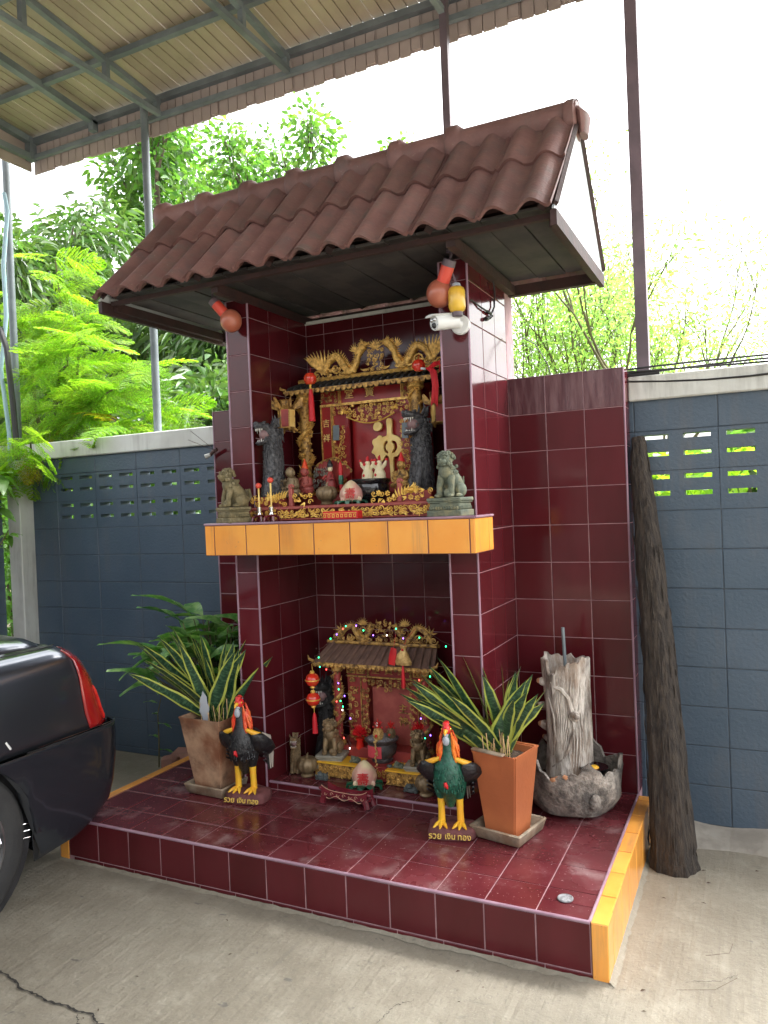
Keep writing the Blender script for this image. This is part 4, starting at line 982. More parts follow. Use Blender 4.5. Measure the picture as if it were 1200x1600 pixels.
# ---------------------------------------------------------------- rooster statues
def ZZ(z): return z if z > .375 else (.20+(z-.145)*(.175/.23) if z > .145 else z)
def rooster(label, loc, rz, chest, hackle, wingedge):
    t = thing('rooster_statue', label, 'rooster statue', loc, rz)
    # rock base with lettering
    mb = MB(); n = 20; vs = []
    prof = [(1.0, 0), (1.04, .02), (.98, .045), (.85, .055), (.3, .058)]
    for r, z in prof:
        for j in range(n):
            a = 2*PI*j/n; c, s = math.cos(a), math.sin(a); e = (abs(c)**4+abs(s)**4)**-.25
            q = r*(1+.03*math.sin(3*a+1)); vs.append((.112*q*c*e, .078*q*s*e+.01, z+(.006*math.sin(5*a) if z > .04 else 0)))
    k = len(prof); mb.add(vs, [(i*n+j, i*n+(j+1) % n, (i+1)*n+(j+1) % n, (i+1)*n+j) for i in range(k-1) for j in range(n)]+[tuple(range(n-1, -1, -1)), tuple((k-1)*n+j for j in range(n))])
    b = mb.build('base', 'cock_base', t)
    for w, x, s in (('รวย', -.068, .040), ('เงิน', .002, .036), ('ทอง', .068, .038)): text(w, s, 'gold_text', b, (x, -.0745, .022), (PI/2-.1, 0, 0), .003)
    # one continuous body: breast, belly, back, tail root
    secs = [((0, -.012, .145), .020, .022), ((0, -.012, .165), .050, .055), ((0, -.008, .20), .078, .088), ((0, .0, .25), .090, .105), ((0, .002, .30), .092, .10),
            ((0, -.012, .345), .080, .080), ((0, -.028, .375), .056, .056), ((0, -.036, .405), .038, .040), ((0, -.038, .44), .030, .034), ((0, -.038, .475), .027, .032), ((0, -.038, .505), .021, .026)]
    m = MB(); n = 22; vs = []; random.seed(4)
    for (c, rx, ry) in secs:
        for j in range(n):
            a = 2*PI*j/n; vs.append((c[0]+rx*.88*math.cos(a), c[1]+ry*math.sin(a)+(.0 if math.sin(a) < 0 else .02*(rx/.09)), ZZ(c[2])))
    k = len(secs); m.add(vs, [(i*n+j, i*n+(j+1) % n, (i+1)*n+(j+1) % n, (i+1)*n+j) for i in range(k-1) for j in range(n)]+[tuple(range(n-1, -1, -1)), tuple((k-1)*n+j for j in range(n))])
    m.build('body', chest, t)
    for s in (-1, 1):   # thighs
        m = MB(); m.tube([(s*.036, -.012, .265), (s*.042, -.014, .222), (s*.043, -.014, .185)], [.044, .033, .019], 14); m.build('thigh', chest, t)
        # leg and toes
        m = MB(); m.tube([(s*.043, -.014, .205), (s*.044, -.012, .12), (s*.045, -.010, .068)], [.0185, .0155, .0175], 12)
        for da in (-.55, 0, .55): m.tube([(s*.045, -.012, .068), (s*.045+.04*math.sin(da), -.012-.04*math.cos(da), .064), (s*.045+.062*math.sin(da), -.012-.062*math.cos(da), .057)], [.014, .009, .003], 8)
        m.tube([(s*.045, -.01, .068), (s*.045, .02, .060)], [.011, .004], 8); m.build('leg', 'cock_yellow', t)
        # folded wing
        m = MB(); m.tube([(s*.070, -.052, .362), (s*.096, -.045, .342), (s*.104, -.020, .302), (s*.094, .030, .262), (s*.072, .070, .228), (s*.050, .09, .200)], [(.012, .016), (.018, .040), (.022, .062), (.020, .058), (.014, .040), (.004, .012)], 12, up=(0, 0, 1))
        w = m.build('wing', 'cock_black', t)
        m = MB(); m.tube([(s*.014, -.048, .410), (s*.040, -.056, .386), (s*.074, -.052, .372), (s*.102, -.036, .360), (s*.114, -.016, .338), (s*.112, .008, .305)], [.004, .010, .0135, .012, .009, .002], 10); m.build('wing_edge', wingedge, w)
        for q in range(5):
            m = MB(); z = .30-q*.020; m.tube([(s*.109, -.01, z), (s*.104, .03, z-.022), (s*.088, .065, z-.048)], [.004, .007, .002], 6); m.build('wing_feather', 'cock_black', w)
    # hackle blades down the neck
    m = MB()
    for i in range(46):
        a = -PI/2+rv(.65, 2*PI-.65); z = rv(.44, .515); r0 = .026; r1 = .048 if z < .48 else .040; L = rv(.06, .10)
        c, s = math.cos(a), math.sin(a); m.tube([(r0*c, -.034+r0*s, z), (r1*c*.95, -.03+r1*s, z-L*.55), (r1*c*1.12, -.026+r1*s*1.15, z-L)], [.004, .008, .0015], 5)
    m.build('hackle', hackle, t, kind='stuff')
    m = MB()
    for i in range(70):
        a = -PI/2+rv(-1.35, 1.35); z = rv(.20, .37); f = next((lerp(1, 0, 0), 0) for _ in (0,)); 
        idx = max(j for j in range(len(secs)) if secs[j][0][2] <= z); c0, rx0, ry0 = secs[idx]; c1, rx1, ry1 = secs[idx+1]; u = (z-c0[2])/(c1[2]-c0[2])
        rx, ry, cy = lerp(rx0, rx1, u), lerp(ry0, ry1, u), lerp(c0[1], c1[1], u)
        x, y = rx*math.cos(a), cy+ry*math.sin(a); z = ZZ(z); x *= .88; m.tube([(x, y, z), (x*1.01, y-.002, z-.012), (x*1.0, y, z-.022)], [.0015, .0045, .0008], 5)
    m.build('breast_feathers', chest, t, kind='stuff')
    # head
    m = MB(); m.ball((0, -.048, .522), (.023, .030, .025), 14, 9); hd = m.build('head', 'cock_red', t)
    m = MB(); m.tube([(0, -.072, .522), (0, -.090, .518), (0, -.100, .508)], [.0105, .007, .0015], 10); m.build('beak', 'cock_yellow', hd)
    m = MB(); m.tube([(0, -.074, .534), (0, -.06, .552), (0, -.04, .556), (0, -.02, .545)], [(.006, .008), (.0075, .016), (.007, .014), (.004, .006)], 10, up=(1, 0, 0)); m.build('comb', 'cock_red', hd)
    for s in (-1, 1):
        m = MB(); m.ball((s*.020, -.058, .527), .0052, 8, 6); m.build('eye', 'cock_yellow', hd)
        m = MB(); m.ball((s*.0243, -.0605, .527), .0026, 6, 5); m.build('pupil', 'black', hd)
    m = MB(); m.ball((0, -.074, .476), (.0165, .013, .024), 12, 8); m.build('throat_bib', 'cock_grey', hd)
    m = MB(); m.ball((0, -.068, .502), (.012, .010, .010), 10, 6); m.build('wattle', 'cock_grey', hd)
    m = MB(); m.tube([(-.006, -.107, .290), (-.002, -.107, .275), (.004, -.100, .258)], [.007, .010, .003], 8); m.build('red_patch', 'red', t)
    # tail sweeping down behind
    for i in range(13):
        a = (i-6)/6; m = MB(); w = .013
        m.tube([(a*.03, .08, .30), (a*.045, .12, .335-.03*abs(a)), (a*.058, .155, .29), (a*.065, .17, .20), (a*.068, .165, .08+.04*abs(a))], [(w*.6, .004), (w, .005), (w, .005), (w*.9, .004), (.003, .002)], 6, up=(1, 0, 0))
        m.build('tail_feather', 'cock_white' if i in (11, 12) else 'cock_black', t)
    return t
rooster('black breasted rooster statue with red comb and orange neck, beside the left pot', (-1.868, .52, H+.002), R(8), 'cock_black', 'cock_orange', 'cock_yellow')
rooster('green breasted rooster statue with yellow legs, beside the bright orange pot', (-.715, .50, H+.002), R(12), 'cock_green', 'cock_orange', 'cock_yellow').scale = (.97, .97, .95)

# ---------------------------------------------------------------- eave lamps, camera, cables
def eaves():
    for loc, rz, lab, s in (((-.705, .585, 2.70), -.5, 'terracotta coloured globe lamp with red socket under the right eave', 1), ((-1.905, .60, 2.745), .5, 'terracotta coloured globe lamp with red socket at the left pillar', .93)):
        t = thing('globe_lamp', lab, 'lamp', loc, rz, scale=s)
        m = MB(); m.ball((0, 0, 0), (.062, .062, .066), 22, 14); m.build('globe', 'globe_orange', t)
        d = Vector((.45 if s == 1 else -.62, 0, .75)).normalized()
        m = MB(); m.tube([d*.05, d*.13], [.031, .031], 16); m.build('socket', 'lamp_red_holder', t)
        m = MB(); m.tube([d*.128, d*.158], [.032, .030], 16)
        m.build('socket_cap', 'steel_brown', t)
        for k in range(3): m = MB(); m.ball(d*.159+Vector((.012*math.cos(k*2.1), .012*math.sin(k*2.1), 0)), .004, 6, 4); m.build('socket_hole', 'black', t)
        m = MB(); m.tube([d*.155, d*.16+Vector((0, .02, .05)), (d.x*.1, .05, .20)], [.006, .006, .006], 8); m.build('arm', 'steel_brown', t)
        m = MB(); m.box(d.x*.1-.03, d.x*.1+.03, .03, .07, .185, .20); m.build('bracket', 'steel_brown', t, smooth=False)
    t = thing('jar_lamp', 'yellow jar shaped lamp with dark caps hanging under the right eave', 'lamp', (-.615, .565, 2.655))
    m = MB(); m.lathe([(.022, -.058), (.034, -.05), (.040, -.035), (.040, .035), (.034, .05), (.022, .058)], 10); m.build('body', 'yellow_jar', t)
    m = MB(); m.lathe([(.020, -.078), (.024, -.076), (.024, -.058), (.02, -.056)], 14); m.build('bottom_cap', 'steel_brown', t)
    m = MB(); m.lathe([(.018, .056), (.022, .058), (.018, .072), (.008, .076)], 14); m.build('top_cap', 'cock_grey', t)
    m = MB(); m.tube([(0, 0, .075), (-.03, .01, .15), (-.04, .05, .235)], .005, 8); m.build('arm', 'steel_brown', t)
    # security camera on the right pillar
    t = thing('security_camera', 'white bullet security camera on the front of the right pillar', 'camera', (-.635, .668, 2.560))
    m = MB(); m.lathe([(.001, 0), (.046, 0), (.046, .014), (.040, .020), (.001, .020)], 24, ax='y'); m.build('mount', 'cctv', t)
    m = MB(); m.tube([(0, -.018, 0), (-.008, -.05, .004), (-.018, -.075, .012)], [.018, .015, .015], 12); m.build('arm', 'cctv', t)
    d = Vector((-.55, -.80, -.16)).normalized(); c = Vector((-.02, -.085, .005))
    m = MB(); m.tube([c-d*.035, c-d*.03, c+d*.09, c+d*.094], [(.026, .026), (.034, .034), (.036, .036), (.034, .034)], 20); bd = m.build('housing', 'cctv', t)
    m = MB(); m.tube([c-d*.045+Vector((0, 0, .030)), c+d*.12+Vector((0, 0, .033))], [(.034, .006), (.036, .006)], 8, up=(0, 0, 1)); m.build('sun_shield', 'cctv', t)
    e = c+d*.0945; rt = d.cross(Vector((0, 0, 1))).normalized(); u = rt.cross(d)
    m = MB(); m.ball(e-u*.012, .0135, 12, 8); m.build('lens', 'black_gloss', bd)
    for s in (-1, 1): m = MB(); m.ball(e+u*.013+rt*.012*s, .0095, 12, 8); m.build('infrared_lamp', 'chrome', bd)
    for a in range(6): m = MB(); m.ball(e+(u*math.sin(a*1.047+.5)+rt*math.cos(a*1.047+.5))*.0295, .0022, 6, 4); m.build('screw', 'black', bd)
    # cable loop on the pillar side
    m = MB(); m.tube([(-.585, 1.02, 2.86), (-.588, 1.06, 2.80), (-.59, 1.05, 2.72), (-.59, .98, 2.66), (-.588, .90, 2.628), (-.59, .97, 2.645), (-.59, 1.02, 2.668), (-.588, .95, 2.672), (-.59, .84, 2.672), (-.60, .72, 2.685), (-.625, .662, 2.63)], .0045, 8)
    m.tube([(-.589, .90, 2.628), (-.589, .93, 2.636)], .010, 8); m.tube([(-.589, .93, 2.672), (-.589, .98, 2.672)], .008, 8)
    o = m.build('camera_cable', 'cable'); tag(o, 'black cable looped down the outer side of the right pillar', 'cable')
    m = MB(); m.tube([(-.55, 1.36, 2.62), (-.48, 1.42, 2.58), (-.42, 1.45, 2.46), (-.40, 1.43, 2.385)], .003, 6); o = m.build('thin_wire', 'cable'); tag(o, 'thin black wire hanging down behind the right pillar to the wall top', 'wire')
    # cables on the right wall coping
    for i, (dz, yy, ph) in enumerate(((.014, 1.42, 0), (.034, 1.44, 1.3), (.020, 1.40, 2.5), (.006, 1.378, 4))):
        m = MB(); P = []
        for k in range(18):
            x = -.0+k*.19; sag = -.035*math.sin(min(1, k/7)*PI) if i == 3 else 0
            P.append((x, yy-.01*math.sin(k*.6+ph), 2.341+dz+.012*math.sin(k*.5+ph)+(.02*k/6 if i == 1 else 0)+sag-(.02 if i == 3 else 0)))
        m.tube(P, .0055, 6); o = m.build('wall_cable', 'cable'); tag(o, ['second lowest', 'topmost', 'middle', 'lowest and sagging'][i]+' black cable along the white coping right of the shrine', 'cable', 'cables along the right wall top')
    m = MB(); m.lathe([(.016, -.1), (.016, .1)], 10, ax='x'); m.v = [(x+.06, y, z) for x, y, z in m.v]; o = m.build('cable_joint', 'cable', None, loc=(0, 1.41, 2.352)); tag(o, 'taped black cable joint on the wall top beside the thick brown post', 'cable joint')
    # light fixture wired to the left wing
    t = thing('wall_clamp', 'small white lamp holder wired to the left edge of the maroon wall', 'clamp', (-2.582, 1.235, 2.10))
    m = MB(); m.tube([(-.035, -.01, -.012), (.0, 0, .0)], [.016, .012], 10); m.build('socket', 'white_paint', t)
    m = MB(); m.tube([(0, 0, 0), (.03, -.012, .018), (.06, -.012, .03)], .012, 8); m.build('knot', 'wire', t)
    for e in ((.26, -.50, .10), (.24, -.50, .05)): m = MB(); m.tube([(.05, -.012, .02), e], .0015, 5); m.build('tie_wire', 'wire', t)
eaves()

# ---------------------------------------------------------------- car
def car():
    t = thing('parked_car', 'near black saloon car, rear corner with red tail light overhanging the platform', 'car', (-3.25, -.765, 0)); t.scale = (1, 1.035, 1.045)
    # local: +x towards the shrine side, +y rear; side plane x = .875
    W = .875; YC = .02; RA = .355
    def yr(z):  # rear silhouette
        P = [(.17, .48), (.20, .70), (.24, .80), (.30, .875), (.38, .905), (.50, .925), (.60, .932), (.655, .925), (.665, .865), (.75, .825), (.90, .775), (1.0, .72), (1.06, .66), (1.075, .60)]
        if z <= P[0][0]: return P[0][1]
        for (a, b), (c, d) in zip(P[:-1], P[1:]):
            if a <= z <= c: return lerp(b, d, (z-a)/(c-a))
        return P[-1][1]
    zs = [.17, .20, .24, .30, .38, .50, .60, .64, .655, .665, .70, .80, .90, .96, 1.0, 1.03, 1.055, 1.07]
    def xs(z): 
        P = [(.17, -.05), (.20, -.025), (.30, -.008), (.45, 0), (.655, 0), (.665, -.010), (.80, -.006), (.95, -.018), (1.0, -.032), (1.03, -.055), (1.055, -.095), (1.07, -.15)]
        for (a, b), (c, d) in zip(P[:-1], P[1:]):
            if a <= z <= c+1e-9: return lerp(b, d, (z-a)/(c-a))
        return -.15
    ds = [0, .008, .025, .05, .085, .13, .19, .26, .34, .42, .47, .50, .53, .56, .60, .66, .74, .84, .90, .96, 1.02, 1.08, 1.14, 1.20, 1.24, 1.28, 1.32, 1.5, 1.9, 2.4, 2.9, 3.3, 3.6, 4.0, 4.3, 4.5]
    rc = .13
    def shell(d, z):
        w = W+xs(z)
        if d < rc: w -= rc-math.sqrt(max(0, rc*rc-(rc-d)**2))
        f = max(0, min(1, (1.1-d)/1.1)); y = lerp(.90, yr(z), f)-d
        if d > 4.2: w -= .25*((d-4.2)/.3)**2
        return w, y
    for nm, z0i, z1i, mat in (('bumper', 0, 9, 'car_plastic'), ('body', 9, 18, 'car_paint')):
        m = MB(); vs = []; zz = zs[z0i:z1i]
        rows = []
        for d in ds:
            row = []
            for i, z in enumerate(zz):
                w, y = shell(d, z)
                dy = y-YC
                if nm == 'bumper' and abs(dy) < RA:
                    za = .33+math.sqrt(RA*RA-dy*dy); z2 = max(z, min(za, .655)-(.0001*(len(zz)-i)))
                    z = z2 if z < za else z
                    w2, y2 = shell(d, max(.17, z)); w = w2; 
                if nm == 'body' and abs(dy) < RA:
                    za = .33+math.sqrt(RA*RA-dy*dy); z = max(z, za+.0001*i)
                row.append((w, y, z))
            rows.append(row)
        k = len(zz)
        for sgn in (1, -1):
            v = [(x*sgn, y, z) for row in rows for x, y, z in row]
            f = [(i*k+j, i*k+j+1, (i+1)*k+j+1, (i+1)*k+j) for i in range(len(ds)-1) for j in range(k-1)]
            m.add(v, f if sgn == -1 else [q[::-1] for q in f])
        # rear face between the two sides
        v = [(x*s*q, y-.06*(1-0)*0+(.05*(1-q*q)), z) for q in (1, .66, .33, 0) for s in (1,) for x, y, z in rows[0]]
        v += [(-x*q, y+.05*(1-q*q), z) for q in (.33, .66, 1) for x, y, z in rows[0]]
        m.add(v, [(c*k+j, (c+1)*k+j, (c+1)*k+j+1, c*k+j+1) for c in range(6) for j in range(k-1)])
        if nm == 'body':     # deck and bonnet
            top = []
            for i, d in enumerate(ds):
                x, y, z = rows[i][-1]
                for q in (1, .8, .5, 0, -.5, -.8, -1): top.append((x*q, y+(.05*(1-q*q) if d < .3 else 0), z+.025*(1-q**8)+.055*(1-q*q)*min(1, d/.35)+.01*(1-q**4)*min(1, d/.1)+min(.06, max(0, d-.2)*.13)*(1-abs(q)**3)))
            m.add(top, [(i*7+j, i*7+j+1, (i+1)*7+j+1, (i+1)*7+j) for i in range(len(ds)-1) for j in range(6)])
        bodyo = m.build(nm, mat, t)
        bodyo.modifiers.new('s', 'SOLIDIFY').thickness = .004
    m = MB(); pts = []     # cabin
    sec = [(.05, 1.10, .60, .0), (-.25, 1.22, .60, 1), (-.62, 1.42, .56, 1), (-1.2, 1.46, .55, 1), (-1.8, 1.43, .56, 1), (-2.5, 1.12, .62, 0)]
    vs = []
    for y, z, w, _ in sec:
        for q in (-1, -.7, 0, .7, 1): vs.append((q*w, y, z-.03*q*q if abs(q) < 1 else z-.08))
        vs += [(w+.14, y, 1.06), (-w-.14, y, 1.06)]
    fs = []
    for i in range(len(sec)-1):
        a, b = i*7, i*7+7
        fs += [(a+j, a+j+1, b+j+1, b+j) for j in range(4)]+[(a+4, a+5, b+5, b+4), (a+6, a, b, b+6)]
    m.add(vs, fs); m.mi = 0; m.build('cabin', 'glass_dark', t)
    m = MB()
    for i in range(2, 4):
        y0, z0, w0, _ = sec[i]; y1, z1, w1, _ = sec[i+1]
        if i < 4: m.add([(q*w*.98, y, z+.006-.03*q*q) for y, z, w in ((y0, z0, w0), (y1, z1, w1)) for q in (-1, -.5, 0, .5, 1)], [(j, j+1, j+6, j+5) for j in range(4)])
    m.build('roof_panel', 'car_paint', t)
    # seams
    def line(nm, pts, r, mat='black'): m = MB(); m.tube(pts, r, 5); m.build(nm, mat, t)
    line('bumper_seam', [(shell(d, .655)[0]+.001, shell(d, .655)[1], .657+(.018*max(0, d-.35))) for d in (.03, .06, .1, .16, .22, .3, .4, .5, .56)], .004)
    line('bumper_seam', [(shell(d, .655)[0]+.0015, shell(d, .655)[1]+.002, .668) for d in (.03, .06, .1, .16, .22, .3, .4, .5)], .0012, 'chrome')
    line('boot_seam', [(shell(d, 1.055)[0]-.012, shell(d, 1.055)[1], 1.067+.004) for d in (.05, .12, .2, .3, .45, .7, .95)], .003)
    for w_, z_ in ((0, .62),): line('reflection_mark', [(shell(.62, .71)[0]+.002, shell(.62, .71)[1], .735), (shell(.60, .69)[0]+.002, shell(.60, .69)[1], .70)], .006, 'cctv')  # small pale reflection on the car side, drawn as a white mark
    m = MB(); m.tube([(shell(d, .665)[0]+.002, shell(d, .665)[1], .672) for d in (.0, .01, .03, .06, .10)], [.006, .010, .011, .009, .003], 8); m.build('bumper_insert', 'chrome', t)
    # tail lamps, wrapped round the corner
    for sgn in (1, -1):
        m = MB(); rows = []
        N = 16
        for i in range(N+1):
            s = i/N; z = lerp(.672, 1.045, s)
            dmax = lerp(.17, .075, s)+.05*math.sin(s*PI)*.5
            row = []
            for j in range(9):
                d = dmax*(1-j/8); x, y = shell(d, z); nx = 1 if d > .1 else (d/.1); row.append((sgn*(x+.007*min(1, nx+.3)), y+.007*(1-nx)+.002, z))
            for j in range(1, 4): x, y = shell(0, z); row.append((sgn*(x-.05*j), y+.010, z))
            rows.append(row)
        k = 12; v = [p for r in rows for p in r]; f = [(i*k+j, i*k+j+1, (i+1)*k+j+1, (i+1)*k+j) for i in range(N) for j in range(k-1)]
        m.add(v, f if sgn == -1 else [q[::-1] for q in f]); o = m.build('tail_light', 'lamp_red', t); o.modifiers.new('s', 'SOLIDIFY').thickness = .006
        for a, b in ((.69, .86), ):
            m = MB(); P = []
            for z in [lerp(a, b, i/8) for i in range(9)]: x, y = shell(.045, z); P.append((sgn*(x+.013), y, z))
            m.tube(P, [(.003, .010)]+[(.005, .020)]*7+[(.003, .012)], 8, up=(1, 0, 0)); m.build('inner_lens', 'lens_bright', o)
        m = MB(); P = [(sgn*(shell(0, z)[0]+.001), shell(0, z)[1]+.014, z) for z in [lerp(.68, 1.03, i/8) for i in range(9)]]; m.tube(P, .005, 6); m.build('lamp_edge', 'chrome', o)
    # wheels
    for sgn in (1, -1):
        for yc in (YC, YC-2.6):
            m = MB(); prof = [(.205, -.10), (.30, -.105), (.325, -.085), (.334, -.05), (.335, 0), (.334, .05), (.325, .085), (.30, .105), (.235, .108), (.205, .095)]
            m.lathe(prof, 48, ax='x'); w = m.build('wheel', 'tyre', t, loc=(sgn*(W-.115), yc, .335))
            m = MB(); m.lathe([(.001, .0), (.06, .0), (.08, .01), (.198, .02), (.212, .03), (.214, .108), (.206, .110), (.198, .085), (.19, .05), (.075, .070), (.04, .085), (.001, .085)], 40, ax='x')
            o = m.build('rim', 'rim', w); o.rotation_euler = (0, 0, 0 if sgn == 1 else PI)
            for q in range(7):
                m = MB(); a = q*2*PI/7; m.tube([(.085*sgn, .05*math.cos(a), .05*math.sin(a)), (.098*sgn, .19*math.cos(a), .19*math.sin(a))], [.018, .024], 6); m.build('spoke', 'rim', w)
            m = MB(); m.lathe([(.36, -.14), (.37, -.14), (.37, .12), (.36, .12)], 40, ax='x'); m.build('wheel_arch', 'black', t, loc=(sgn*(W-.17), yc, .335))
    m = MB(); m.box(-.70, .70, -3.5, .62, .20, .55); m.build('underbody', 'black', t, smooth=False)
    for q in range(3): m = MB(); m.tube([(W-.03, YC+.30, .36-.03*q), (W-.02, YC+.345, .355-.03*q)], .0016, 5); m.build('splash_rib', 'chrome', t)
car()

# ---------------------------------------------------------------- litter on the floor
random.seed(9)
def litter():
    for i in range(34):
        x, y = rv(-1.6, 1.1), rv(-1.0, 1.2)
        if -2.7 < x < .09 and y > -.02: x = rv(.15, 1.1); y = rv(-.8, 1.1)
        s = rv(.004, .011); m = MB(); m.add([(-s, 0, 0), (0, -s*.4, .002), (s*1.2, 0, .001), (0, s*.4, .004)], [(0, 1, 2), (0, 2, 3)])
        o = m.build('dry_leaf', 'drygrass', None, smooth=False, loc=(x, y, zg(x, y)+.002), rot=(0, 0, rv(0, 6))); tag(o, 'tiny dry leaf scrap lying on the concrete floor', 'dry leaf', 'dry leaf scraps on the concrete')
    for lb, P in zip(('short curved dry twig on the concrete right of the orange kerb', 'long thin dry twig at the right edge of the concrete', 'small dry twig on the concrete near the leaning log'), ([(.28, .05), (.40, .10), (.47, .20)], [(.52, -.10), (.64, -.09), (.78, .0), (.86, .12)], [(.36, .30), (.44, .35), (.45, .42)])):
        m = MB(); m.tube([(x, y, .005) for x, y in P], .0006, 4); o = m.build('dry_twig', 'drygrass'); tag(o, lb, 'twig', 'dry twigs on the concrete')
litter()
# ---------------------------------------------------------------- carving helpers (x right, z up, relief towards -y)
def spiral(mb, x, z, r, turns, y, th, flip=1, a0=0, n=16):
    pts = []
    for i in range(n):
        t = i/(n-1); a = a0+flip*turns*2*PI*t; q = r*(1-t*.86)
        pts.append((x+q*math.cos(a), y-.006*t, z+q*math.sin(a)))
    mb.tube(pts, [th*(.5+.5*math.sin(PI*min(1, .25+i/(n-1)))) for i in range(n)], 5)
    mb.ball(pts[-1], th*1.3, 6, 4)
def flame(mb, x, z, a, L, w, y, curl=.5, d=.5):
    pts = []; p = Vector((x, y, z))
    for i in range(7):
        pts.append(tuple(p)); a2 = a+curl*(i/6)*1.6; p = p+Vector((math.cos(a2)*L/6, -.001, math.sin(a2)*L/6))
    mb.tube(pts, [(w*q, w*q*d) for q in (.55, 1, .95, .8, .55, .3, .05)], 5, up=(0, 1, 0))
def rosette(mb, x, z, r, y):
    mb.ball((x, y-.006, z), r*.35, 6, 4)
    for k in range(6):
        a = k*PI/3+.3; mb.ball((x+r*.62*math.cos(a), y, z+r*.62*math.sin(a)), (r*.38, r*.25, r*.30), 6, 4)
def carve(mb, x0, x1, z0, z1, y, cell=.03, seed=1, inside=None):
    random.seed(seed); nx, nz = max(1, round((x1-x0)/cell)), max(1, round((z1-z0)/cell))
    for i in range(nx):
        for j in range(nz):
            x = lerp(x0, x1, (i+.5)/nx)+rv(-.15, .15)*cell; z = lerp(z0, z1, (j+.5)/nz)+rv(-.15, .15)*cell
            if inside and not inside(x, z): continue
            k = random.random(); yy = y-rv(0, .008)
            if k < .38: spiral(mb, x, z, cell*.55, rv(1.0, 1.6), yy, cell*.11, random.choice((-1, 1)), rv(0, 6), 11)
            elif k < .60: rosette(mb, x, z, cell*.52, yy)
            else:
                a = rv(0, 6)
                for q in range(3): flame(mb, x, z, a+q*.6-.6, cell*rv(.7, 1.05), cell*.14, yy-.002*q, rv(-.7, .7))
def serpent(mb, pts, r, n=9, spikes=.012, spy=0):
    # smooth body through the points with back spikes and belly rings
    P = []; k = len(pts)
    for i in range(k-1):
        p0, p1, p2, p3 = (Vector(pts[max(0, i-1)]), Vector(pts[i]), Vector(pts[i+1]), Vector(pts[min(k-1, i+2)]))
        for q in range(6):
            t = q/6; P.append(.5*((2*p1)+(p2-p0)*t+(2*p0-5*p1+4*p2-p3)*t*t+(3*p1-p0-3*p2+p3)*t**3))
    P.append(Vector(pts[-1])); m = len(P)
    rr = [r*(.45+.55*math.sin(PI*min(1, .12+.88*i/m)**.8)) if i < m*.8 else r*(.98) for i in range(m)]
    mb.tube(P, rr, n)
    for i in range(1, m-1):
        t = (P[i+1]-P[i-1]).normalized(); u = Vector((-t.z, 0, t.x))
        if u.z < 0: u = -u
        if i % 1 == 0: mb.tube([P[i]+u*rr[i]*.8, P[i]+u*(rr[i]+spikes)-t*spikes*.4], [spikes*.3, .0006], 4)
        for s in (-.5, .1, .6):   # scales
            c = P[i]+u*rr[i]*s*.9+Vector((0, -rr[i]*math.sqrt(1-(s*.9)**2)*.96, 0)); mb.ball(c, (rr[i]*.26, rr[i]*.12, rr[i]*.24), 5, 3)
    return P
def beast_head(mb, c, s, fx=1, up=0):
    # small dragon head facing +x*fx in the relief plane
    x, y, z = c
    q = lambda a, b, h=0: (x+a*s*fx, y+h*s, z+b*s)
    mb.ball(q(0, 0), (s*.5, s*.42, s*.42), 8, 6)
    mb.tube([q(.2, .08), q(.7, .10), q(1.0, .16)], [s*.32, s*.22, s*.16], 7); mb.tube([q(.15, -.22), q(.55, -.38), q(.8, -.34)], [s*.2, s*.13, s*.07], 6)
    mb.ball(q(.95, .24, -.1), s*.13, 6, 4)
    for h in (-.3, .3): mb.ball(q(.25, .35, h), s*.14, 6, 4); mb.tube([q(-.1, .3, h), q(-.5, .75, h), q(-.55, 1.1, h)], [s*.12, s*.09, s*.01], 5)
    for k in range(9):
        a = (PI*.55+k*.26) if fx > 0 else (PI*.45-k*.26); flame(mb, x-.25*s*fx, z, a, s*rv(.8, 1.2), s*.13, y, .4*fx)
    for k in (0, 1): mb.tube([q(.8, -.05), q(1.2, -.1-.1*k), q(1.35, .25-.5*k)], [s*.05, s*.04, .0006], 4)

def tiled_canopy(t, x0, x1, y0, y1, ze, zr, mat_tile, mat_edge, nrib, name='canopy'):
    mb = MB(); mb.add([(x0, y0, ze), (x1, y0, ze), (x1-.035, y1, zr), (x0+.035, y1, zr), (x0, y0, ze-.012), (x1, y0, ze-.012), (x1-.035, y1, ze-.012), (x0+.035, y1, ze-.012)],
                      [(0, 1, 2, 3), (7, 6, 5, 4), (0, 4, 5, 1), (1, 5, 6, 2), (2, 6, 7, 3), (3, 7, 4, 0)])
    c = mb.build(name, mat_tile, t, smooth=False)
    for i in range(nrib):
        f = (i+.5)/nrib; m = MB(); a, b = lerp(x0+.01, x1-.01, f), lerp(x0+.045, x1-.045, f)
        m.tube([(a, y0-.004, ze+.006), (b, y1, zr+.006)], .0085, 7); m.ball((a, y0-.006, ze+.004), .008, 6, 4); m.build('tile_rib', mat_tile, c)
    m = MB(); n = 28; m.box(x0-.004, x1+.004, y0-.008, y0-.001, ze-.016, ze-.004)
    for i in range(n): f = (i+.5)/n; m.ball((lerp(x0, x1, f), y0-.006, ze-.020), (.5*(x1-x0)/n*.9, .004, .010+.004*(i % 2)), 6, 4)
    m.build('eave_trim', mat_edge, c)
    m = MB(); m.tube([(x0+.02, y1, zr+.008), (x1-.02, y1, zr+.008)], .010, 8); m.build('ridge', mat_edge, c)
    for s, x in ((-1, x0), (1, x1)):
        m = MB(); m.tube([(x-s*.01, y0-.004, ze), (x+s*.02, y0-.012, ze+.012), (x+s*.028, y0-.012, ze+.035)], [.009, .008, .002], 6); m.build('eave_tip', mat_edge, c)
    return c
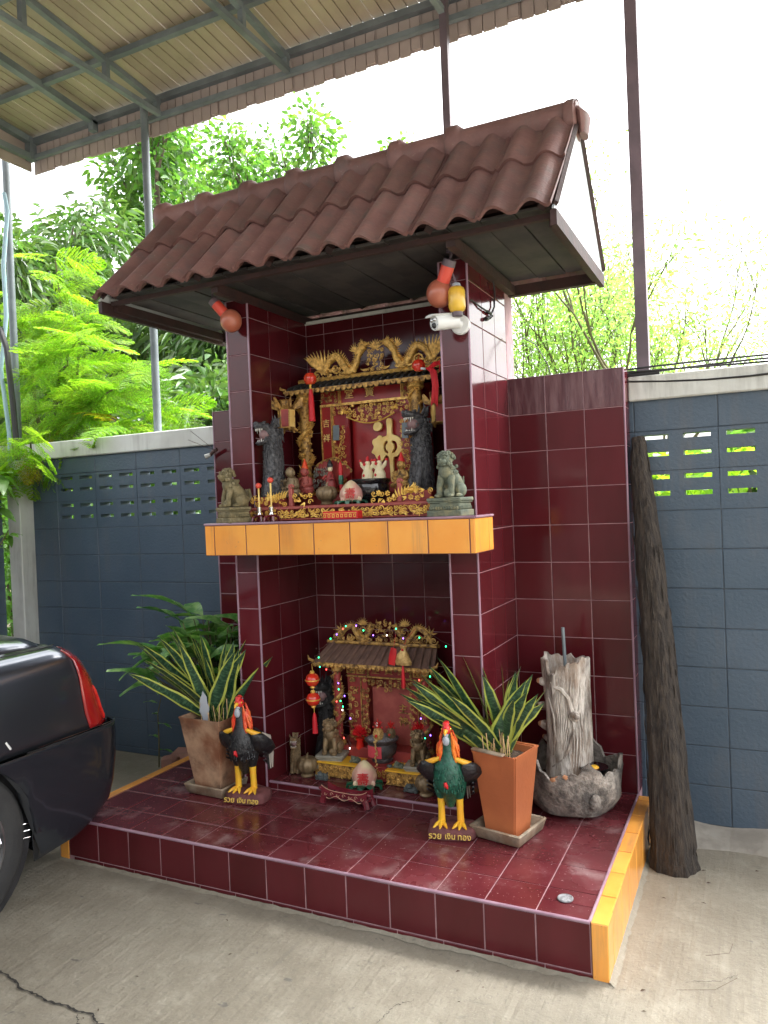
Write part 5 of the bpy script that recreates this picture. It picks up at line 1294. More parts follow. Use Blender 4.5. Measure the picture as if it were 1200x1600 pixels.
def dragon_column(t, x, y, z0, z1, r, gold, red):
    m = MB(); m.tube([(x, y, z0), (x, y, z1)], r*.72, 14); c = m.build('column', red, t)
    m = MB(); pts = []; N = 44
    for i in range(N):
        f = i/(N-1); a = f*2*PI*2.6+1; pts.append((x+r*.85*math.cos(a), y+r*.85*math.sin(a), lerp(z0+.03, z1-.06, f)))
    m.tube(pts, [r*.34*(.5+.5*min(1, 6*min(i, N-1-i)/N)) for i in range(N)], 7)
    for i in range(2, N-2, 1):
        p = Vector(pts[i]); u = (p-Vector((x, y, p.z))).normalized(); m.tube([p+u*r*.25, p+u*r*.55+Vector((0, 0, r*.2))], [r*.10, .0005], 4)
    m.build('coiled_dragon', gold, c)
    m = MB(); random.seed(int(abs(x)*1000))
    for i in range(80):
        a = rv(0, 2*PI); z = rv(z0+.02, z1-.02); p = (x+r*.78*math.cos(a), y+r*.78*math.sin(a), z); m.ball(p, (r*.22, r*.22, r*.18), 5, 4)
        if i % 2: m.tube([p, (p[0]*1+r*.3*math.cos(a), p[1]+r*.3*math.sin(a), z+rv(-.01, .03))], [r*.12, .0006], 4)
    beast_head(m, (x, y-r*.9, lerp(z0, z1, .38)), r*.55, -1); m.build('cloud_relief', gold, c, kind='stuff')
    m = MB(); m.lathe([(r*.9, 0), (r*1.15, .01), (r*1.0, .025), (r*1.2, .045), (r*.8, .055)], 14, (x, y, z1-.055)); m.build('capital', gold, c)
    m = MB(); m.lathe([(r*1.3, 0), (r*1.3, .015), (r*.9, .03)], 14, (x, y, z0)); m.build('column_base', gold, c)
def frame_strips(t, x0, x1, z0, z1, y, mat, w=.005):
    m = MB()
    for a, b, c, d in ((x0, x1, z0, z0+w), (x0, x1, z1-w, z1), (x0, x0+w, z0+w, z1-w), (x1-w, x1, z0+w, z1-w)): m.box(a, b, y-.006, y, c, d)
    return m.build('gilt_frame', mat, t, smooth=False)

# ---------------------------------------------------------------- upper altar
def curve_text(outer, holes, s, ox, oz, depth):
    c = bpy.data.curves.new('c', 'CURVE'); c.dimensions = '2D'; c.fill_mode = 'BOTH'; c.extrude = depth; c.bevel_depth = .002; c.bevel_resolution = 1
    for P in outer+holes:
        for _ in (0, 1): P = [q for (a, b_), (c_, d_) in zip(P, P[1:]+P[:1]) for q in ((a*.76+c_*.24, b_*.76+d_*.24), (a*.24+c_*.76, b_*.24+d_*.76))]
        sp = c.splines.new('POLY'); sp.points.add(len(P)-1); sp.use_cyclic_u = True
        for b, (x, z) in zip(sp.points, P): b.co = ((x-ox)*s, (oz-z)*s, 0, 1)
    o = bpy.data.objects.new('c', c); col.objects.link(o); dg = bpy.context.evaluated_depsgraph_get()
    me = bpy.data.meshes.new_from_object(o.evaluated_get(dg)); bpy.data.objects.remove(o); me.materials.clear(); return me
def upper_altar():
    t = thing('altar_house', 'upper gilded red altar with writhing dragons on its roof and one big golden character inside', 'altar', (-1.36, 1.1, 1.668))
    X, Y, Z = -1.36, 1.1, 1.668
    def L(p): return (p[0]-X, p[1]-Y, p[2]-Z)
    class B(MB):
        def build(s, *a, **k): s.v = [L(v) for v in s.v]; return MB.build(s, *a, **k)
    global MB_
    # base, back board, floor
    m = B(); m.bbox(-1.80, -.99, .93, 1.25, 1.672, 1.80, .006); m.build('base', 'red_lacquer_old', t, smooth=False)
    m = B(); m.box(-1.68, -1.02, 1.20, 1.215, 1.80, 2.40); m.build('back_board', 'red_lacquer', t, smooth=False)
    for a, b, c, d in ((-1.665, -1.490, 1.80, 2.312), (-1.165, -1.030, 1.80, 2.312)): m = B(); m.box(a, b, 1.10, 1.12, c, d); m.build('side_panel', 'red_lacquer', t, smooth=False)
    m = B(); m.box(-1.665, -1.03, 1.10, 1.12, 2.312, 2.425); m.build('frieze', 'red_lacquer', t, smooth=False)
    for s in ((-1.665, -1.03, 2.306, 2.320), (-1.665, -1.03, 2.416, 2.426)):
        m = B(); m.box(s[0], s[1], 1.088, 1.0995, s[2], s[3]); m.build('gilt_rail', 'gold', t, smooth=False)
    for x in (-1.545, -1.535, -1.152, -1.142, -1.598, -1.588, -1.105, -1.095, -1.665, -1.033):
        m = B(); hi = (x in (-1.545, -1.535, -1.152, -1.142)); z0, z1 = (2.3205, 2.4155) if hi else (1.80, 2.3055)
        m.box(x, x+.005, 1.089, 1.0995, z0, z1); m.build('gilt_strip', 'gold', t, smooth=False)
    for a, b, sd in ((-1.655, -1.55, 1), (-1.135, -1.04, 2)):
        m = B(); carve(m, a, b, 2.325, 2.41, 1.090, .024, sd); m.build('frieze_carving', 'gold_dull', t)
    # carved arch round the opening
    m = B(); 
    def arch(x, z):
        return z > 2.225-.03*math.cos((x+1.325)*18) or x < -1.49 or x > -1.165
    carve(m, -1.58, -1.105, 2.20, 2.30, 1.080, .027, 5, lambda x, z: z > 2.225-.02*math.cos((x+1.33)*14))
    carve(m, -1.578, -1.50, 1.81, 2.20, 1.080, .030, 6); carve(m, -1.155, -1.108, 1.81, 2.20, 1.080, .028, 7)
    m.build('arch_carving', 'gold', t, kind='stuff')
    m = B(); m.tube([(-1.48+.30*i/14, 1.062, 2.235-.045*math.sin(PI*i/14)) for i in range(15)], .004, 6); m.build('ribbon', 'gold_bright', t)
    for s in (-1, 1):
        m = B(); beast_head(m, (-1.335+s*.155, 1.062, 2.262), .022, -s); m.build('small_dragon', 'gold_bright', t)
    # inner red panel and the big character
    m = B(); m.box(-1.49, -1.165, 1.150, 1.158, 1.80, 2.30); m.build('inner_panel', 'red_lacquer', t, smooth=False)
    outer = [[(365, 715), (408, 720), (403, 780), (400, 835), (440, 842), (472, 868), (484, 905), (470, 950), (440, 988), (407, 985), (405, 1060), (410, 1160), (385, 1163), (383, 1060), (380, 985), (350, 968), (338, 990), (318, 1018), (298, 1008), (275, 985), (268, 962), (238, 948), (254, 928), (264, 905), (248, 880), (256, 858), (285, 850), (302, 832), (322, 836), (330, 850), (350, 842), (368, 838), (370, 780)],
             [(262, 765), (275, 740), (300, 734), (325, 748), (328, 772), (310, 795), (280, 798), (264, 785)]]
    holes = [[(372, 872), (350, 874), (334, 898), (334, 938), (352, 962), (374, 964), (374, 950), (356, 935), (354, 905), (372, 888)], [(398, 872), (398, 888), (416, 902), (416, 935), (398, 950), (398, 966), (426, 958), (446, 930), (444, 895), (424, 874)]]
    me = curve_text(outer, holes, .000795, 363, 940, .008); me.materials.append(M['gold_char']); mk('character', me, t, L((-1.262, 1.128, 2.035)), (PI/2, 0, 0))
    text('堂', .062, 'gold_char', t, L((-1.475, 1.094, 2.366)), depth=.002); text('寳', .066, 'gold_char', t, L((-1.345, 1.094, 2.366)), depth=.002)
    text('吉', .048, 'gold_char', t, L((-1.632, 1.094, 2.21)), depth=.002); text('祥', .048, 'gold_char', t, L((-1.632, 1.094, 2.125)), depth=.002)
    # columns
    class C: pass
    for x in (-1.735, -1.035):
        e = bpy.data.objects.new('dragon_column', None); col.objects.link(e); e.parent = t; e.location = L((x, 1.03, 1.80))
        dragon_column(e, 0, 0, 0, .60, .042, 'gold', 'gold_dull')
    # canopy
    e = tiled_canopy(t, -1.83-X, -.885-X, .975-Y, 1.13-Y, 2.405-Z, 2.462-Z, 'fur_dark', 'gold_dull', 22)
    # two dragons and the crest between them
    yc = 1.085
    for s in (-1, 1):
        xm = -1.29; m = B(); xf = lambda d: xm+s*d
        pts = [(xf(.335), yc, 2.495), (xf(.30), yc, 2.56), (xf(.245), yc, 2.585), (xf(.205), yc, 2.53), (xf(.165), yc, 2.488), (xf(.125), yc, 2.53), (xf(.105), yc, 2.59), (xf(.07), yc, 2.625)]
        random.seed(3+s); serpent(m, pts, .0235, 9, .018); beast_head(m, (xf(.065), yc-.01, 2.63), .030, -s)
        carve(m, min(xf(.12), xf(.36)), max(xf(.12), xf(.36)), 2.47, 2.52, yc+.004, .030, 90+s)
        for k in range(9): flame(m, xf(.335+.006*k), 2.49+.006*k, PI/2-s*(k-3)*.14, .145-.007*k, .013, yc-.003*k, -.25*s)
        for k in range(5): flame(m, xf(.12), 2.60, PI/2-s*(.3+.3*k), .05, .007, yc, .3*s)
        spiral(m, xf(.255), 2.515, .028, 1.5, yc-.006, .006, s); spiral(m, xf(.38), 2.49, .03, 1.4, yc, .006, -s); spiral(m, xf(.31), 2.50, .022, 1.3, yc-.01, .005, -s)
        for k in range(3): flame(m, xf(.19-.07*k), 2.49, -PI/2+s*1.2, .045, .008, yc-.014, .8*s)
        m.build('roof_dragon', 'gold', t, kind='stuff')
    m = B(); carve(m, -1.345, -1.235, 2.475, 2.60, yc-.004, .026, 9)
    for k in range(9): flame(m, -1.29, 2.60, PI/2+(k-4)*.24, .055, .008, yc, .1*(k-4))
    m.build('crest_carving', 'gold', t, kind='stuff')
    m = B(); m.tube([(-1.80, 1.09, 2.466), (-.92, 1.09, 2.466)], .013, 8); m.build('ridge_rail', 'gold', t)
    return t
upper_altar()

def front_board():
    # pierced gilt board in a salmon red frame along the front of the shelf
    X, Y, Z = -1.23, .62, 1.670
    t = thing('carved_board', 'low pierced gilt dragon board in a salmon red frame along the shelf front', 'board', (X, Y, Z))
    def bx(nm, a, b, c, d, y0=-.012, y1=.012, mat='red_frame'): m = MB(); m.bbox(a-X, b-X, y0, y1, c-Z, d-Z, .003); return m.build(nm, mat, t, smooth=False)
    bx('rail', -1.86, -.78, 1.728, 1.744); bx('foot_rail', -1.86, -.78, 1.671, 1.680)
    for x in (-1.86, -1.595, -.975, -.79): bx('post', x, x+.022, 1.744 if x in (-1.595, -.975) else 1.68, 1.835 if x in (-1.595, -.975) else 1.728)
    bx('post', -.90, -.878, 1.68, 1.728)
    for x in (-1.584, -.964): m = MB(); spiral(m, x-X, 1.842-Z, .016, 1.2, 0, .006); m.build('post_scroll', 'red_frame', t)
    m = MB(); carve(m, -1.85-X, -.79-X, 1.682-Z, 1.726-Z, -.006, .026, 12)
    random.seed(8)
    for k in range(26):
        x = lerp(-1.84, -.80, k/25)-X; s = 1 if k % 2 else -1
        for q in range(3): flame(m, x, 1.684-Z+.012*q, (.25 if s > 0 else PI-.25)+.1*q, .045, .004, -.012, .25*s)
    m.build('lower_carving', 'gold_bright', t, kind='stuff')
    m = MB()
    for (a, b, sd) in ((-1.84, -1.61, 20), (-1.57, -1.45, 21), (-1.12, -.985, 22), (-.95, -.79, 23)):
        hi = .065 if abs(a) > 1.2 or a > -.96 else .055
        carve(m, a-X, b-X, 1.746-Z, 1.746+hi-Z, .0, .030, sd)
    random.seed(14)
    beast_head(m, (-.90-X, -.01, 1.80-Z), .034, -1); beast_head(m, (-1.70-X, -.01, 1.79-Z), .032, 1)
    for x0 in (-.94, -1.66):
        for k in range(7): flame(m, x0-X+.012*k-.03, 1.768-Z+.004*k, PI/2+.5-.16*k, .045, .006, -.012, -.35)
    m.build('upper_carving', 'gold_bright', t, kind='stuff')
front_board()

# ---------------------------------------------------------------- figures
def plinth(t, w, d, h, mat, lotus=True):
    m = MB(); m.bbox(-w/2, w/2, -d/2, d/2, 0, h*.34, .003); m.bbox(-w*.44, w*.44, -d*.44, d*.44, h*.34, h*.72, .004); m.bbox(-w*.5, w*.5, -d*.5, d*.5, h*.80, h, .004)
    m.bbox(-w*.47, w*.47, -d*.47, d*.47, h*.72, h*.80, .002)
    p = m.build('plinth', mat, t)
    if lotus:
        m = MB(); n = 11
        for s in (-1, 1):
            for i in range(n):
                f = lerp(-w*.42, w*.42, (i+.5)/n); m.ball((f, s*d*.445, h*.44), (w*.038, .006, h*.12), 6, 4); m.ball((s*w*.445, f*d/w, h*.44), (.006, d*.038, h*.12), 6, 4)
        for s in (-1, 1): m.add([(-w*.16, s*d*.452, h*.79), (w*.16, s*d*.452, h*.79), (0, s*d*.452, h*.46), (-w*.16, s*d*.44, h*.79), (w*.16, s*d*.44, h*.79), (0, s*d*.44, h*.46)], [(0, 1, 2), (3, 4, 1, 0), (4, 5, 2, 1), (5, 3, 0, 2)])
        m.build('lotus_band', mat, p)
def lion(label, loc, rz, s, mat, pmat, cub=True, name='lion_statue', w=.155, ph=.075, d=.115):
    t = thing(name, label, 'lion statue', loc, rz); plinth(t, w*s, d*s, ph*s, pmat); z = ph*s
    # seated lion facing -y (local), head turned slightly
    P = lambda x, y, h: (x*s, y*s, z+h*s)
    m = MB()
    m.tube([P(0, .045, .0), P(0, .042, .03), P(0, .025, .065), P(0, -.005, .10), P(0, -.018, .125)], [(.034*s, .030*s), (.046*s, .040*s), (.042*s, .036*s), (.034*s, .034*s), (.024*s, .026*s)], 14)
    m.ball(P(0, -.022, .105), (.032*s, .028*s, .034*s), 12, 8)
    m.build('body', mat, t)
    for q in (-1, 1):
        m = MB(); m.tube([P(q*.022, -.022, .085), P(q*.027, -.034, .045), P(q*.027, -.036, .010)], [.016*s, .012*s, .012*s], 9); m.ball(P(q*.027, -.045, .008), (.015*s, .019*s, .010*s), 8, 5); m.build('foreleg', mat, t)
        m = MB(); m.ball(P(q*.036, .028, .030), (.020*s, .034*s, .030*s), 10, 7); m.ball(P(q*.042, -.002, .008), (.013*s, .022*s, .010*s), 8, 5); m.build('haunch', mat, t)
    m = MB(); m.ball(P(0, -.030, .150), (.031*s, .030*s, .030*s), 12, 9); m.ball(P(0, -.055, .143), (.020*s, .016*s, .014*s), 10, 6); m.ball(P(0, -.050, .130), (.016*s, .014*s, .007*s), 8, 5)
    m.ball(P(0, -.069, .149), (.008*s, .006*s, .005*s), 6, 4)
    for q in (-1, 1): m.ball(P(q*.014, -.056, .160), .006*s, 6, 5); m.ball(P(q*.015, -.054, .168), (.010*s, .006*s, .004*s), 6, 4); m.ball(P(q*.030, -.025, .168), (.008*s, .005*s, .012*s), 6, 4)
    h = m.build('head', mat, t); random.seed(int(100*abs(loc[0])))
    m = MB()
    for i in range(64):
        a = rv(.25, 2*PI-.25); el = rv(-.7, 1.3); r = .036
        x, y, hh = r*math.sin(a)*math.cos(el), -.022-r*math.cos(a)*math.cos(el)*.9, .148+r*math.sin(el)*.95-.012*(el < 0)
        if y < -.045 and hh < .165: continue
        m.ball(P(x, y, hh), .0082*s, 6, 4)
    for i in range(26): a = rv(.9, 2*PI-.9); m.ball(P(.034*math.sin(a), -.005-.030*math.cos(a), rv(.085, .125)), .0085*s, 5, 4)
    m.build('mane', mat, t)
    m = MB()
    for k in range(5): m.tube([P(0, .070, .02), P((k-2)*.006, .085, .05), P((k-2)*.012, .078, .085)], [.009*s, .010*s, .002*s], 6)
    m.build('tail', mat, t)
    m = MB(); m.ball(P(.012, -.040, .018), (.016*s, .014*s, .018*s), 8, 6); m.build('ball_under_paw', mat, t)
    return t
lion('small mossy stone lion on a carved plinth at the left end of the shelf', (-1.885, .525, 1.669), R(-28), 1.10, 'stone_green', 'stone_green')
lion('green grey stone lion on a carved plinth at the right end of the shelf', (-.675, .535, 1.669), R(-8), 1.14, 'stone_green2', 'stone_green2')
lion('bronze coloured lion on a cream plinth, left of the lower altar steps', (-1.585, .93, .285), R(10), 1.05, 'brass_lion', 'cream_plinth')
lion('bronze coloured lion on a cream plinth, right of the censer in the lower niche', (-1.055, .93, .285), R(10), 1.0, 'brass_lion', 'cream_plinth')

def roaring(label, loc, rz, s, mat, name='roaring_beast_statue', seed=1):
    t = thing(name, label, 'beast statue', loc, rz)
    random.seed(seed)   # local: faces -y
    P = lambda x, y, h: Vector((x*s, y*s, h*s))
    m = MB(); secs = [((0, .0, 0), .060, .055), ((0, .0, .05), .064, .058), ((0, 0, .12), .066, .060), ((0, .0, .20), .062, .056), ((0, 0, .27), .054, .050), ((0, .005, .33), .050, .050), ((0, .005, .375), .042, .042)]
    m.tube([P(*c) for c, a, b in secs], [(a*s, b*s) for c, a, b in secs], 18, up=(0, 1, 0)); m.build('body', mat, t)
    m = MB()
    for i in range(420):
        a = rv(0, 2*PI); h = rv(.0, .36); k = lerp(.064, .048, h/.36); p = P(k*math.cos(a), k*.92*math.sin(a), h); d = P(math.cos(a), math.sin(a), 0)*.010
        m.tube([p-d*.3, p+d*.9+P(0, 0, -.004), p+d*1.0+P(0, 0, -.018)], [.0045*s, .0040*s, .0006], 4)
    m.build('fur', mat, t, kind='stuff')
    for q in (-1, 1):
        m = MB(); m.tube([P(q*.034, -.03, .12), P(q*.036, -.05, .05), P(q*.036, -.055, 0)], [.026*s, .022*s, .024*s], 9); m.build('foreleg', mat, t)
    # head: upper jaw, lower jaw, open mouth
    m = MB(); m.ball(P(0, -.01, .385), (.048*s, .050*s, .042*s), 14, 9)
    m.tube([P(0, -.03, .405), P(0, -.065, .414), P(0, -.092, .416), P(0, -.104, .410)], [(.048*s, .030*s), (.046*s, .024*s), (.042*s, .020*s), (.024*s, .012*s)], 12, up=(0, 0, 1))
    for q in (-1, 1): m.ball(P(q*.016, -.098, .430), .012*s, 8, 5); m.ball(P(q*.028, -.055, .428), .0115*s, 8, 6); m.ball(P(q*.029, -.052, .438), (.014*s, .012*s, .005*s), 6, 4)
    hd = m.build('head', mat, t)
    m = MB(); m.tube([P(0, -.02, .345), P(0, -.060, .318), P(0, -.088, .314), P(0, -.098, .318)], [(.046*s, .020*s), (.044*s, .014*s), (.038*s, .012*s), (.022*s, .007*s)], 12, up=(0, 0, 1)); m.build('lower_jaw', mat, hd)
    m = MB(); m.ball(P(0, -.045, .365), (.038*s, .036*s, .036*s), 12, 8); m.build('mouth', 'fur_mouth', hd)
    m = MB(); m.tube([P(0, -.04, .345), P(0, -.08, .338), P(0, -.10, .345)], [.014*s, .012*s, .004*s], 8, flat=(1, .5)); m.build('tongue', 'fur_mouth', hd)
    m = MB()
    for i in range(9):
        a = (i-4)*.33; x = .038*math.sin(a); y = -.062-.036*math.cos(a); L = .018 if abs(i-4) == 3 else .008
        m.tube([P(x, y, .398), P(x, y, .396-L*1.3)], [.0050*s, .0008], 5); m.tube([P(x*.9, y+.008, .322), P(x*.9, y+.008, .324+L)], [.0046*s, .0008], 5)
    m.build('teeth', 'tooth', hd)
    m = MB()
    for q in (-1, 1):
        m.tube([P(q*.022, .0, .42), P(q*.030, .015, .455), P(q*.026, .010, .480)], [.009*s, .007*s, .001], 6); m.tube([P(q*.042, .0, .40), P(q*.066, .012, .425), P(q*.070, .015, .455)], [.014*s, .010*s, .001], 6, flat=(1, .5))
    for i in range(10): m.tube([P(rv(-.03, .03), .01+rv(0, .03), .41), P(rv(-.04, .04), .03, .45), P(rv(-.05, .05), .045, .465)], [.009*s, .007*s, .001], 5)
    for i in range(30):
        a = rv(.5, 2*PI-.5); p = P(.045*math.sin(a), .0-.045*math.cos(a), rv(.33, .40)); d = P(math.sin(a), -math.cos(a), 0)
        m.tube([p, p+d*.016, p+d*.022+P(0, 0, -.02)], [.007*s, .006*s, .001], 5)
    m.build('mane', mat, t, kind='stuff')
    return t
roaring('grey furred beast statue roaring, at the left of the upper altar', (-1.875, .93, 1.80), R(-42), .92, 'fur_grey', seed=1).location = (-1.763, .735, 1.80)
roaring('grey furred beast statue roaring, at the right of the upper altar', (-.945, .86, 1.80), R(-35), .92, 'fur_grey', seed=2)
for x in (-1.763, -.945):
    m = MB(); m.bbox(-.075, .075, -.07, .07, 0, .129, .005); o = m.build('plinth_block', 'red_lacquer_old', None, smooth=False, loc=(x, .735 if x < -1.5 else .86, 1.6695)); tag(o, 'dark red block carrying the '+('left' if x < -1.5 else 'right')+' grey beast on the shelf', 'block')
roaring('black furred beast statue half hidden behind the hanging lanterns, lower niche', (-1.71, 1.12, .255), R(-25), 1.05, 'fur_dark', seed=3)
roaring('dim brown dragon statue in the dark left corner of the lower niche', (-1.785, .865, .255), R(15), .46, 'brass_lion', seed=4)
roaring('black furred beast statue behind the right side of the lower altar', (-.86, 1.12, .255), R(10), .95, 'fur_dark', seed=5)

def gourd(label, loc, s):
    t = thing('pumpkin_jar', label, 'jar', loc)
    m = MB(); m.lathe([(.028*s, 0), (.032*s, .006*s), (.026*s, .014*s), (.030*s, .022*s)], 18); m.build('foot', 'gourd', t)
    m = MB(); prof = [(.02*s, .018*s), (.042*s, .030*s), (.052*s, .050*s), (.050*s, .070*s), (.036*s, .086*s), (.014*s, .090*s)]; m.lathe(prof, 40, lobes=10, lobea=.12); m.build('body', 'gourd', t)
    m = MB(); m.tube([(0, 0, .086*s), (.002, 0, .100*s), (.007*s, 0, .110*s)], [.008*s, .005*s, .003*s], 7); m.build('stem', 'gourd', t)
gourd('brown ribbed pumpkin jar on the shelf beside the peach', (-1.453, .76, 1.742), 1.12)
gourd('brown ribbed pumpkin jar at the left front of the lower niche', (-1.692, .835, .252), 1.18)
gourd('brown ribbed pumpkin jar at the right front of the lower niche, behind the green rooster', (-.965, .80, .252), 1.15)

def peach(label, loc, s, rz=0):
    t = thing('longevity_peach', label, 'peach ornament', loc, rz)
    m = MB(); n = 26; prof = [(.01, .012), (.036, .016), (.056, .034), (.064, .060), (.060, .085), (.044, .108), (.024, .124), (.006, .136)]
    vs = []
    for r, z in prof:
        for j in range(n):
            a = 2*PI*j/n; q = r*s*(1-.10*math.exp(-((a-PI*1.15)/.16)**2)); vs.append((q*math.cos(a), q*math.sin(a), z*s+(.006*s if z > .12 else 0)))
    k = len(prof); m.add(vs, [(i*n+j, i*n+(j+1) % n, (i+1)*n+(j+1) % n, (i+1)*n+j) for i in range(k-1) for j in range(n)]+[tuple(range(n-1, -1, -1)), tuple((k-1)*n+j for j in range(n))])
    b = m.build('fruit', 'peach_body', t)
    text('壽', .062*s, 'red', b, (-.004*s, -.0665*s, .066*s), (PI/2-.05, 0, 0), .003)
    m = MB()
    for sx in (-1, 1): m.ball((sx*.044*s, -.045*s, .040*s), (.012*s, .004*s, .016*s), 6, 4)
    m.build('leaf_paint', 'peach_body', t)
    m = MB()
    for k in range(9):
        a = k*2*PI/9+.3; c, s_ = math.cos(a), math.sin(a)
        m.tube([(.03*c*s, .03*s_*s, .016*s), (.060*c*s, .060*s_*s, .030*s), (.086*c*s, .082*s_*s, .026*s), (.092*c*s, .088*s_*s, .006*s)], [(.010*s, .006*s), (.020*s, .008*s), (.014*s, .008*s), (.008*s, .006*s)], 7)
    m.build('leaf_stand', 'green_satin', t)
peach('cream and pink glazed peach on dark green leaves, on the shelf', (-1.275, .70, 1.730), .95, .45)
peach('cream and pink glazed peach on dark green leaves, in front of the lower altar', (-1.305, .775, .252), 1.05, .42)

def pagoda_lantern(label, loc, s):
    t = thing('palace_lantern', label, 'lantern', loc, .35)
    m = MB(); n = 6
    m.lathe([(.045*s, .05*s), (.052*s, .056*s), (.030*s, .075*s), (.034*s, .10*s), (.048*s, .105*s)], 6); m.lathe([(.030*s, -.06*s), (.048*s, -.052*s), (.045*s, -.046*s)], 6); m.build('frame', 'gold_dull', t, smooth=False)
    for k in range(6):
        a = k*PI/3+PI/6; c, s_ = math.cos(a), math.sin(a); r0 = .040*s
        m = MB(); m.add([(-.020*s, 0, -.046*s), (.020*s, 0, -.046*s), (.021*s, 0, .05*s), (-.021*s, 0, .05*s)], [(0, 1, 2, 3)]); m.build('painted_pane', 'gold_char' if k % 2 else 'red_lacquer_old', t, loc=(r0*c, r0*s_, 0), rot=(0, 0, a+PI/2))
        a2 = k*PI/3; c, s_ = math.cos(a2), math.sin(a2)
        m = MB(); m.tube([(.045*s*c, .045*s*s_, -.055*s), (.047*s*c, .047*s*s_, .05*s)], .004*s, 5)
        m.tube([(.045*s*c, .045*s*s_, .06*s), (.075*s*c, .075*s*s_, .075*s), (.092*s*c, .092*s*s_, .115*s)], [(.007*s, .012*s), (.008*s, .022*s), (.002, .008*s)], 6)
        m.tube([(.040*s*c, .040*s*s_, -.05*s), (.062*s*c, .062*s*s_, -.07*s)], [.006*s, .008*s], 5); m.build('wing_bracket', 'gold_dull', t)
    m = MB(); m.tube([(0, 0, .10*s), (0, 0, .16*s)], .003*s, 5); m.build('hook', 'gold_dull', t)
pagoda_lantern('ornate gilt palace lantern with painted panes hanging at the left of the upper altar', (-1.775, .90, 2.235), 1.0)
pagoda_lantern('ornate gilt palace lantern hanging at the right of the upper altar, half behind the beast', (-.885, .98, 2.195), .9)

def tassel_ball(label, loc, s, knot=False):
    t = thing('red_ball_tassel', label, 'tassel', loc)
    m = MB(); m.lathe([(.004*s, -.032*s), (.022*s, -.028*s), (.034*s, -.010*s), (.034*s, .010*s), (.022*s, .028*s), (.004*s, .032*s)], 24, lobes=12, lobea=.08); m.build('ball', 'red_gloss', t)
    m = MB()
    if not knot:
        m.tube([(0, 0, -.03*s), (0, 0, -.055*s)], .006*s, 6); m.build('bead', 'gold_bright', t)
        m = MB(); m.tube([(0, 0, -.055*s), (.001, 0, -.10*s), (.002, 0, -.225*s)], [.008*s, .014*s, .018*s], 12); m.build('tassel', 'tassel', t)
    else:
        m.tube([(.02*s, -.02*s, -.02*s), (.045*s, -.02*s, -.024*s)], .006*s, 6); m.build('bead', 'cctv', t); m = MB(); random.seed(2)
        for k in range(16):
            q = rv(-.012, .012); m.tube([(.05*s, -.02*s, -.022*s), (.08*s, -.03*s+q*.5, -.035*s+q), (.095*s+q, -.03*s, -.07*s+q*2), (.10*s+q*1.3, -.03*s, -.12*s), (.088*s+q*1.6, -.03*s, -.20*s-abs(q)*2)], [.004*s, .005*s, .005*s, .004*s, .002*s], 5)
        for k in range(8): m.tube([(.06*s, -.02*s, -.022*s), (.10*s, -.03*s, -.010*s+rv(-.008, .012)), (.13*s, -.03*s, .0+rv(-.01, .012)), (.125*s, -.03*s, -.05*s)], [.004*s, .005*s, .004*s, .002*s], 5)
        m.build('tassel', 'tassel', t, kind='stuff')
    m = MB(); m.tube([(0, 0, .03*s), (0, .01, .06*s)], .0015, 4); m.build('cord', 'tassel', t)
tassel_ball('red ball with a straight red tassel at the left eave of the upper altar', (-1.625, .925, 2.448), 1.05)
tassel_ball('red ball with a knotted red tassel at the right eave of the upper altar', (-.968, .925, 2.446), 1.0, True)

def candlestick(loc, h, label):
    t = thing('candle_stick', label, 'candlestick', loc)
    m = MB()
    for k in range(4):
        a = k*PI/2+PI/4; c, s = math.cos(a), math.sin(a); m.tube([(.012*c, .012*s, .030), (.034*c, .034*s, .022), (.040*c, .040*s, .0)], [.006, .008, .006], 6)
    m.lathe([(.026, .026), (.030, .032), (.016, .036)], 14); m.build('stand', 'maroon_ceramic', t)
    m = MB(); m.lathe([(.014, .034), (.009, .045), (.012, .060), (.014, .075)], 12); m.build('cup', 'chrome', t)
    m = MB(); m.tube([(0, 0, .07), (0, 0, h)], .0045, 8); m.build('stem', 'gold_char', t)
    m = MB(); m.ball((0, 0, h+.012), (.016, .016, .015), 12, 8); m.build('bulb', 'lamp_red_holder', t)
candlestick((-1.650, .53, 1.670), .200, 'taller thin candle lamp with a red bulb on a maroon stand, shelf left')
candlestick((-1.735, .545, 1.670), .175, 'shorter thin candle lamp with a small red bulb, beside the left shelf lion')

